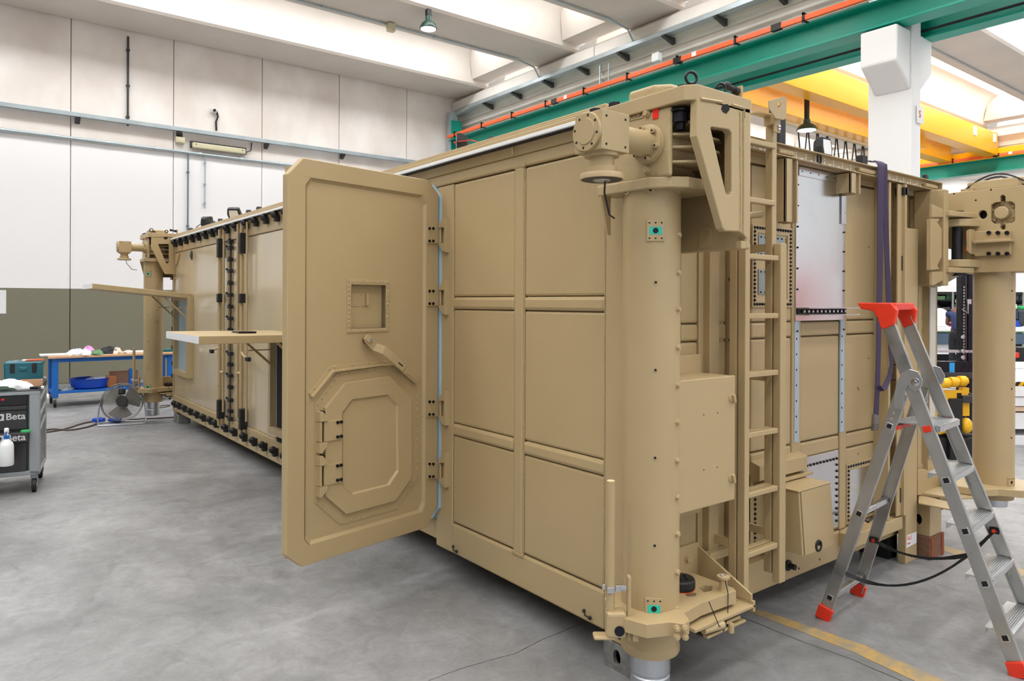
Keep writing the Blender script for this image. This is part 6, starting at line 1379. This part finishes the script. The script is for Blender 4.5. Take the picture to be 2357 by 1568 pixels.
for py in (776, 808, 823): q = V8.at(2216, py, .02); MB().lathe(q, V8.n, [(0, .022), (.01, .022), (.011, .012), (.002, .01), (.002, 0)], 14).build('chain_anchor', STEEL, lt)
MB().tube([V8.at(2215, 712, .02), V8.at(2228, 722, .03), V8.at(2228, 700, .02), V8.at(2226, 690, .02)], .006, 6).build('hose', STEEL, lt); bx(V8, 2227, 2236, 689, 700, 0, .03).build('hose_clamp', ALU, lt)
bx(V8, 2150, 2243, 832, 862, -.05, .02).build('carriage_bar', BLKM, lt, bev=.006); bx(V8, 2150, 2243, 858, 872, -.05, .06).build('carriage_bar', DGREY, lt, bev=.006)
bx(V8, 2148, 2240, 806, 812, -.04, .0).build('cross_member', STEEL, lt); bx(V8, 2186, 2198, 835, 861, .021, .024).build('blue_sticker', mat('bright_blue_sticker', (40, 150, 220), .4), lt)
bx(V8, 2140, 2243, 560, 575, -.06, .0).build('mast_head', BLKM, lt) if False else None
V7 = vf(8.1)
a = V7.at(2166, 886, .05); b = V7.at(2226, 876, .05); MB().cyl(a, b, .038, n=20).build('clamp_cylinder', YELM, lt, smooth=40)
for px in (2178, 2197, 2217): q = V7.at(px, 882 - (px - 2178) * .12, .05); MB().cyl(q - V7.a * .05, q + V7.a * .02, .058, n=20).build('cylinder_collar', YELM, lt, smooth=40)
bx(V7, 2178, 2222, 899, 922, 0, .06).build('clamp_frame', YELM, lt, bev=.006); bx(V7, 2152, 2200, 906, 980, -.05, .03).build('clamp_frame', YELM, lt, bev=.01)
bx(V7, 2216, 2232, 893, 922, -.02, .05).build('clamp_lug', YELM, lt, bev=.004); bx(V7, 2217, 2233, 927, 958, -.02, .05).build('clamp_lug', YELM, lt, bev=.004)
bx(V7, 2178, 2196, 912, 940, .03, .05).build('clamp_plate', YELM, lt, bev=.004); bx(V7, 2204, 2214, 905, 918, .06, .065).build('frame_window', DARK, lt)
bx(V7, 2157, 2176, 930, 938, .031, .035).build('frame_window', DARK, lt); bx(V7, 2160, 2172, 948, 972, .031, .034).build('frame_window', DARK, lt)
a = V7.at(2160, 990, .06); b = V7.at(2190, 984, .06); MB().cyl(a, b, .05, n=18).build('clamp_cylinder', YELM, lt, smooth=40)
q = V7.at(2224, 980, .05); MB().ball(q, .09, 14, 8, (.7, .7, 1)).build('clamp_boss', YELM, lt, smooth=60)
MB().tube([V7.at(2226, 905, .03), V7.at(2240, 912, .06), V7.at(2252, 922, .03)], .018, 8).tube([V7.at(2224, 970, .05), V7.at(2240, 975, .08), V7.at(2255, 985, .05)], .016, 8).build('hydraulic_hose', BLACK, lt, smooth=60)
bx(V7, 2189, 2217, 918, 1095, -.02, .10).build('fork_plate', BLACK, lt, bev=.008); bx(V7, 2217, 2250, 911, 928, -.02, .10).build('fork_arm', DGREY, lt, bev=.006)
bx(V7, 2153, 2192, 996, 1075, -.3, .0).build('truck_base', BLACK, lt, bev=.01); bx(V7, 2222, 2248, 1000, 1070, -.3, .0).build('truck_base', BLACK, lt, bev=.01)
for px in (2170, 2235): q = V7.at(px, 1040, .02); q.z = .12; MB().cyl(q - V7.n * .08, q + V7.n * .02, .12, n=24).build('wheel', BLACK, lt, bev=.01)
bx(V7, 2152, 2160, 1040, 1062, .0, .02).build('blue_plug', BPL, lt)
# stacked white roof panels, right edge
V9 = vf(8.8)
def stackp(px0, py0, py1, d0, d1, mt, label, extra=None, ue=2.2, nm='roof_panel'):
    u0 = V9.s(px0, d1); z1, z0 = V9.z(px0, py0, d1), V9.z(px0, py1, d1); t = tag(MB().fbox(V9, u0, u0 + ue, z0, z1, d0, d1).build(nm, mt, bev=.004), label, 'panel', 'stacked white roof panels'); return t
BOARD = mat('pale_board', (222, 196, 164), .7)
ly = [(1.0 * .0 + 889, 913, PLWH, 'white sandwich panel directly under the black and yellow barrier tape'), (914, 935, PLWH, 'second white sandwich panel from the top of the stack'), (936, 947, BOARD, 'pale wooden board between the white stacked panels'), (950, 988, PLWH, 'white corrugated panel below the wooden board'), (1003, 1040, PLWH, 'lowest white corrugated panel of the stack at the right edge')]
for i, (p0, p1, mt_, lb) in enumerate(ly): stackp(2290, p0, p1, -1.6, -.02 * i, mt_, lb)
zt4 = V9.z(2330, 989); bpx = tag(MB().fbox(V9, V9.s(2290), V9.s(2290) + 2.1, .11, V9.z(2330, 1041, -.1), -1.2, -.12).build('pallet_box', BLACK, bev=.01), 'dark pallet base under the stacked white panels', 'pallet')
for k in range(4): MB().fbox(V9, V9.s(2290) + .1 + k * .5, V9.s(2290) + .2 + k * .5, 0, .11, -1.2, -.14).build('block', TIMBER, bpx)
tp4 = thing('barrier_tape', V9.pt(V9.s(2330), .7, 0), 'black and yellow striped barrier tape on top of the white panel stack', 'tape')
u0 = V9.s(2292); z0, z1 = V9.z(2330, 889), V9.z(2330, 879)
for k in range(20):
    a = u0 + k * .11; MB().fpoly(V9, [(a, z0), (a + .055, z0), (a + .095, z1), (a + .04, z1)], -.01, .0).build('black_stripe', BLACK, tp4); MB().fpoly(V9, [(a + .055, z0), (a + .11, z0), (a + .15, z1), (a + .095, z1)], -.01, .0).build('yellow_stripe', YELM, tp4)
MB().fbox(V9, u0, u0 + 2.2, z0 - .0, z1, -1.6, -.011).build('tape_board', PLWH, tp4)
for k, (py, d_, lb) in enumerate(((868, -2.2, 'long white panel lying on the floor behind the striped tape'), (846, -4.0, 'second long white panel on the floor further behind the tape'))):
    p = V9.sz(2300, py, d_); MB_ = MB().fbox(V9, p[0], p[0] + 3.2, max(.02, p[1] - .05), p[1], d_ - 1.3, d_); o = tag(MB_.build('floor_panel', PLWH, bev=.006), lb, 'panel')
    MB().fbox(V9, p[0] + .1, p[0] + 3.0, 0, max(.02, p[1] - .05), d_ - 1.1, d_ - .1).build('bearer', TIMBER, o)
# far workbench with grey-blue apron
VB = vf(20.0)
fb = thing('long_bench', VB.pt(VB.s(2250), 0, -.4), 'long pale bench with a grey-blue apron where the person works', 'bench')
ub0, ub1 = VB.s(2120), VB.s(2440); zb_t, zb_b = VB.z(2200, 754), VB.z(2200, 763)
MB().fbox(VB, ub0, ub1, zb_b, zb_t, -.9, 0).build('benchtop', PLWH, fb, bev=.01)
MB().fbox(VB, ub0, ub1, zb_b - .03, zb_b, -.88, -.01).build('edge_band', GRN, fb)
SLATE = mat('slate_blue_paint', (70, 92, 112), .5)
MB().fbox(VB, ub0 + .05, ub1 - .05, VB.z(2200, 792), VB.z(2200, 767), -.05, -.03).build('apron', SLATE, fb, bev=.01)
for u in (ub0 + .1, (ub0 + ub1) / 2, ub1 - .2): MB().fbox(VB, u, u + .08, 0, zb_b, -.12, -.04).fbox(VB, u, u + .08, 0, zb_b, -.85, -.77).build('leg', DGREY, fb)
MB().fbox(VB, ub0 + .05, ub1 - .05, VB.z(2200, 816), VB.z(2200, 811), -.85, -.06).build('lower_shelf', PLWH, fb)
MB().fbox(VB, ub0 + .05, ub1 - .05, VB.z(2200, 840), VB.z(2200, 818), -.80, -.75).build('lower_back', BLACK, fb)
def vitem(fr, px0, px1, py0, py1, d0, d1, mt, nm, label, cat, bev=.01): return tag(bx(fr, px0, px1, py0, py1, d0, d1).build(nm, mt, bev=bev), label, cat)
vitem(VB, 2150, 2186, 791, 810, -.6, -.2, PLWH, 'paper_roll', 'white roll on the lower shelf of the long bench', 'roll', .04)
vitem(VB, 2187, 2194, 793, 810, -.5, -.3, CARD, 'brown_box', 'small brown box beside the white roll on the lower bench shelf', 'box')
vitem(VB, 2195, 2210, 790, 810, -.5, -.3, BLACK, 'black_bin', 'black bin beside the brown box on the lower bench shelf', 'bin')
vitem(VB, 2150, 2185, 742, 753, -.6, -.2, PLWH, 'white_cloth', 'heap of white cloth on the long bench in front of the person', 'cloth', .04)
vitem(VB, 2186, 2193, 741, 753, -.75, -.65, REDINK, 'red_cup', 'small red container on the long bench beside the person', 'container')
fq = VB.at(2163, 731, -.6); ff = thing('desk_fan', fq, 'white desk fan on the long bench left of the person', 'fan')
MB().lathe(fq, V8.n, [(-.06, .10), (-.04, .24), (0, .27), (.03, .24), (.05, .08)], 28).build('fan_guard', PLWH, ff, smooth=50); zfb = zb_t; MB().cyl(V((fq.x, fq.y, zfb)) - V8.n * .08, fq - V8.n * .08, .025, n=10).cyl(V((fq.x, fq.y, zfb)) - V8.n * .08, V((fq.x, fq.y, zfb + .03)) - V8.n * .08, .13, n=20).build('fan_stand', PLWH, ff)
# dark storage rack behind
VR = vf(25.5); rk = thing('storage_rack', VR.pt(VR.s(2240), 0, -.5), 'dark storage rack with crates along the far white wall', 'rack')
ur0, ur1 = VR.s(2110), VR.s(2460); zr1 = VR.z(2200, 672)
MB().fbox(VR, ur0, ur1, 0, zr1, -.85, -.80).build('rack_back', mat('dark_rack_panel', (40, 38, 38), .7), rk)
MB().fbox(VR, ur0, ur1, zr1 - .10, zr1, -.8, .0).build('rack_header', BLACK, rk)
for z in (1.85, 1.45, 1.05, .6): MB().fbox(VR, ur0, ur1, z, z + .05, -.8, .0).build('shelf', BLKM, rk)
u = ur0
while u < ur1: MB().fbox(VR, u, u + .05, 0, zr1, -.02, .02).build('upright', GREY, rk); u += 1.25
RC = random.Random(4); cols_ = [mat('crate_green', (30, 72, 44), .5), mat('crate_black', (30, 30, 32), .5), mat('crate_grey', (70, 70, 72), .5), GRN]
k = 0; 
for z in (1.90, 1.50, 1.10):
    u = ur0 + .1
    while u < ur1 - .4:
        w = RC.choice((.3, .4, .5)); mt_ = RC.choice(cols_); h = RC.choice((.14, .2, .24))
        MB().fbox(VR, u, u + w, z, z + h, -.5, -.06).build('crate', mt_, rk, bev=.01); u += w + RC.choice((.04, .1, .25))
vitem(VR, 2331, 2340, 668, 679, -.5, -.2, SLATE, 'wall_unit', 'small grey-blue unit on top of the dark rack at the right', 'box') if False else None
# machines at the right of the far bench
VM = vf(18.5)
vitem(VM, 2322, 2344, 716, 735, -.3, 0, mat('navy_toolbox', (34, 52, 84), .4), 'tool_chest', 'dark navy tool chest on the long bench right of the jack column', 'tool chest')
vitem(VM, 2345, 2375, 712, 750, -.3, 0, mat('charcoal_case', (52, 58, 66), .5), 'machine_case', 'charcoal machine with a green top at the right picture edge', 'machine', .06)
vitem(VM, 2348, 2372, 705, 713, -.25, -.02, mat('green_cover', (40, 160, 90), .6), 'green_cover', 'green cover on the charcoal machine at the right picture edge', 'cover', .03)
vitem(VM, 2331, 2342, 700, 712, -.3, -.05, PLWH, 'white_bundle', 'white bundle beside the navy tool chest on the far bench', 'bundle', .03)
vitem(VM, 2332, 2350, 738, 753, -.25, -.02, BPL, 'blue_drill_set', 'blue equipment in front of the navy tool chest on the far bench', 'tool')
vitem(vf(15.0), 2330, 2347, 812, 824, -.4, 0, RED, 'red_case', 'red and white case on the floor trolley right of the jack column', 'case')
vitem(vf(15.2), 2345, 2380, 800, 838, -.4, 0, BLACK, 'dark_cabinet', 'dark cabinet on the floor at the right picture edge', 'cabinet')
# ------------------------------------------------------------------ person working at the bench (head turned down to the hands)
SKIN = mat('dark_skin', (110, 74, 60), .55, var=.04, vs=8); NAVY = mat('navy_cotton', (46, 58, 98), .85, var=.06, vs=10, bump=.5, bs=50)
OLIVE = mat('olive_cloth', (150, 148, 100), .9, var=.05, vs=20); TROUS = mat('dark_work_trousers', (30, 32, 40), .85, var=.08, vs=10)
VPn = vf(18.9); pc = VPn.pt(VPn.s(2203), 0, 0); pc.z = 0
FWD = (RT * .80 + FW * .60).normalized(); SDE = V((FWD.y, -FWD.x, 0))   # facing, and the person's right side
pr_ = thing('person', pc, 'person in navy t-shirt and olive head cloth, both hands working at the far bench', 'person')
S = 1.88 / 1.75
def B(f, s, z): return pc + FWD * (f * S) + SDE * (s * S) + V((0, 0, z * S))
def skin(name, mt, verts, edges, radii, root=0, sub=2):
    me = bpy.data.meshes.new(name); me.from_pydata([tuple(v - pc) for v in verts], edges, []); o = bpy.data.objects.new(name, me); C.objects.link(o); o.parent = pr_; ORG[o.name] = ORG[pr_.name]
    me.materials.append(mt); sk = o.modifiers.new('skin', 'SKIN'); sk.use_smooth_shade = True
    for i, r in enumerate(radii):
        d = me.skin_vertices[0].data[i]; d.radius = (r[0] * S, r[1] * S) if isinstance(r, tuple) else (r * S, r * S); d.use_root = (i == root)
    sb = o.modifiers.new('sub', 'SUBSURF'); sb.levels = sub; sb.render_levels = sub; return o
vs = [B(0, 0, .95), B(.0, 0, 1.12), B(.01, 0, 1.32), B(.02, 0, 1.45), B(.06, 0, 1.53), B(.10, 0, 1.60)]
es = [(0, 1), (1, 2), (2, 3), (3, 4), (4, 5)]; rs = [(.15, .11), (.135, .10), (.16, .11), (.13, .085), .052, .055]
def limb(chain, start, rr_):
    p = start
    for q, r in zip(chain, rr_): vs.append(q); rs.append(r); es.append((p, len(vs) - 1)); p = len(vs) - 1
    return p
for s in (-1, 1):
    w = limb([B(.03, .19 * s, 1.41), B(.05, .25 * s, 1.12), B(.30, .14 * s, 1.13), B(.34, .10 * s, 1.14)], 3, [.062, .045, .032, .034])
    for k, (df, dz) in enumerate(((.07, .02), (.085, .005), (.08, -.012), (.065, -.028))):
        limb([B(.36 + .01, (.10 - .0) * s + (.012 * (k - 1.5)) * s, 1.14 + dz * .6), B(.36 + df * .6, .09 * s + .010 * (k - 1.5) * s, 1.13 + dz), B(.36 + df, .07 * s + .008 * (k - 1.5) * s, 1.105 + dz)], w, [.010, .009, .008])
    limb([B(.35, .07 * s, 1.16), B(.385, .05 * s, 1.15)], w, [.011, .009])
for s in (-1, 1): limb([B(0, .10 * s, .86), B(.01, .11 * s, .48), B(-.01, .11 * s, .09), B(.10, .12 * s, .04)], 0, [.085, .055, .042, .04])
skin('body', SKIN, vs, es, rs)
hd_ = B(.13, 0, 1.665)
m = MB(); rg = []
prof = [(-.135, .02), (-.12, .045), (-.09, .060), (-.05, .070), (0, .078), (.05, .078), (.085, .062), (.105, .03), (.11, .004)]
for h, r in prof: rg.append([hd_ + (FWD * math.cos(t) * r * 1.22 + SDE * math.sin(t) * r) * S + V((0, 0, h * S)) + FWD * (.012 * S if h < -.04 else 0) for t in [2 * math.pi * i / 20 for i in range(20)]])
m.rings(rg); m.ball(hd_ + FWD * .105 * S + V((0, 0, -.02 * S)), .018 * S, 8, 6, (1, 1, 1.5))
for s in (-1, 1): m.ball(hd_ + SDE * .078 * S * s + V((0, 0, -.01)), .02 * S, 8, 6, (.6, .6, 1.4))
m.build('head', SKIN, pr_, smooth=60)
m = MB()
for s in (-1, 1): m.ball(hd_ + FWD * .088 * S + SDE * .03 * S * s + V((0, 0, .012 * S)), .010 * S, 8, 5)
m.build('eyes', DARK, pr_); MB().obox(hd_ + FWD * .093 * S - V((0, 0, .07 * S)), SDE * .022 * S, FWD * .004, V((0, 0, .005))).build('mouth', mat('lip', (96, 52, 48), .6), pr_)
MB().rings([[hd_ + (FWD * math.cos(t) * r * 1.22 + SDE * math.sin(t) * r) * S + V((0, 0, (h + (.02 * math.cos(t))) * S)) for t in [2 * math.pi * i / 20 for i in range(20)]] for h, r in ((.005, .084), (.03, .088), (.06, .085), (.09, .068), (.115, .04), (.122, .004))]).tube([hd_ - FWD * .085 * S, hd_ - FWD * .10 * S + V((0, 0, -.08 * S)), hd_ - FWD * .08 * S + V((0, 0, -.16 * S)), hd_ - FWD * .10 * S + V((0, 0, -.24 * S))], [.04, .038, .03, .012], 10).build('head_cloth', OLIVE, pr_, smooth=60)
vs = [B(0, 0, .93), B(.0, 0, 1.10), B(.01, 0, 1.30), B(.02, 0, 1.43), B(.03, 0, 1.47)]; es = [(0, 1), (1, 2), (2, 3), (3, 4)]; rs = [(.175, .135), (.165, .125), (.185, .13), (.15, .10), (.07, .065)]
for s in (-1, 1): limb([B(.03, .20 * s, 1.41), B(.04, .235 * s, 1.27)], 3, [.085, .068])
skin('t_shirt', NAVY, vs, es, rs)
vs = [B(0, 0, .98), B(0, 0, .92)]; es = [(0, 1)]; rs = [(.165, .125), (.165, .125)]
for s in (-1, 1): limb([B(0, .10 * s, .84), B(.01, .11 * s, .48), B(-.01, .11 * s, .12)], 1, [.105, .078, .065])
skin('trousers', TROUS, vs, es, rs)
for s in (-1, 1): MB().poly([(-.11, 0), (.17, 0), (.18, .03), (.14, .07), (.02, .10), (-.10, .10)], lambda u, v, d: B(u, .11 * s + d, v), -.045, .045).build('shoe', BLACK, pr_, bev=.015)
q = B(.40, 0, 1.13); tag(MB().obox(q, FWD * .04, SDE * .05, V((0, 0, .05))).build('held_cloth', CLOTH, bev=.02), 'white cloth held in the hands of the person', 'cloth')
rc = thing('red_cabinet', (9.8, -2.2, 0), 'tall red steel cabinet outside the frame, mirrored in the upper cover sheet', 'cabinet')
MB().box(8.7, 10.9, -2.6, -2.0, .1, 2.25).build('cabinet_body', RED, rc, bev=.01)
MB().box(8.7, 10.9, -2.62, -1.98, 0, .1).build('plinth', BLACK, rc)
for x in (8.71, 9.81): MB().box(x, x + 1.08, -2.0, -1.98, .12, 2.23).build('cabinet_door', RED, rc, bev=.004)
# end
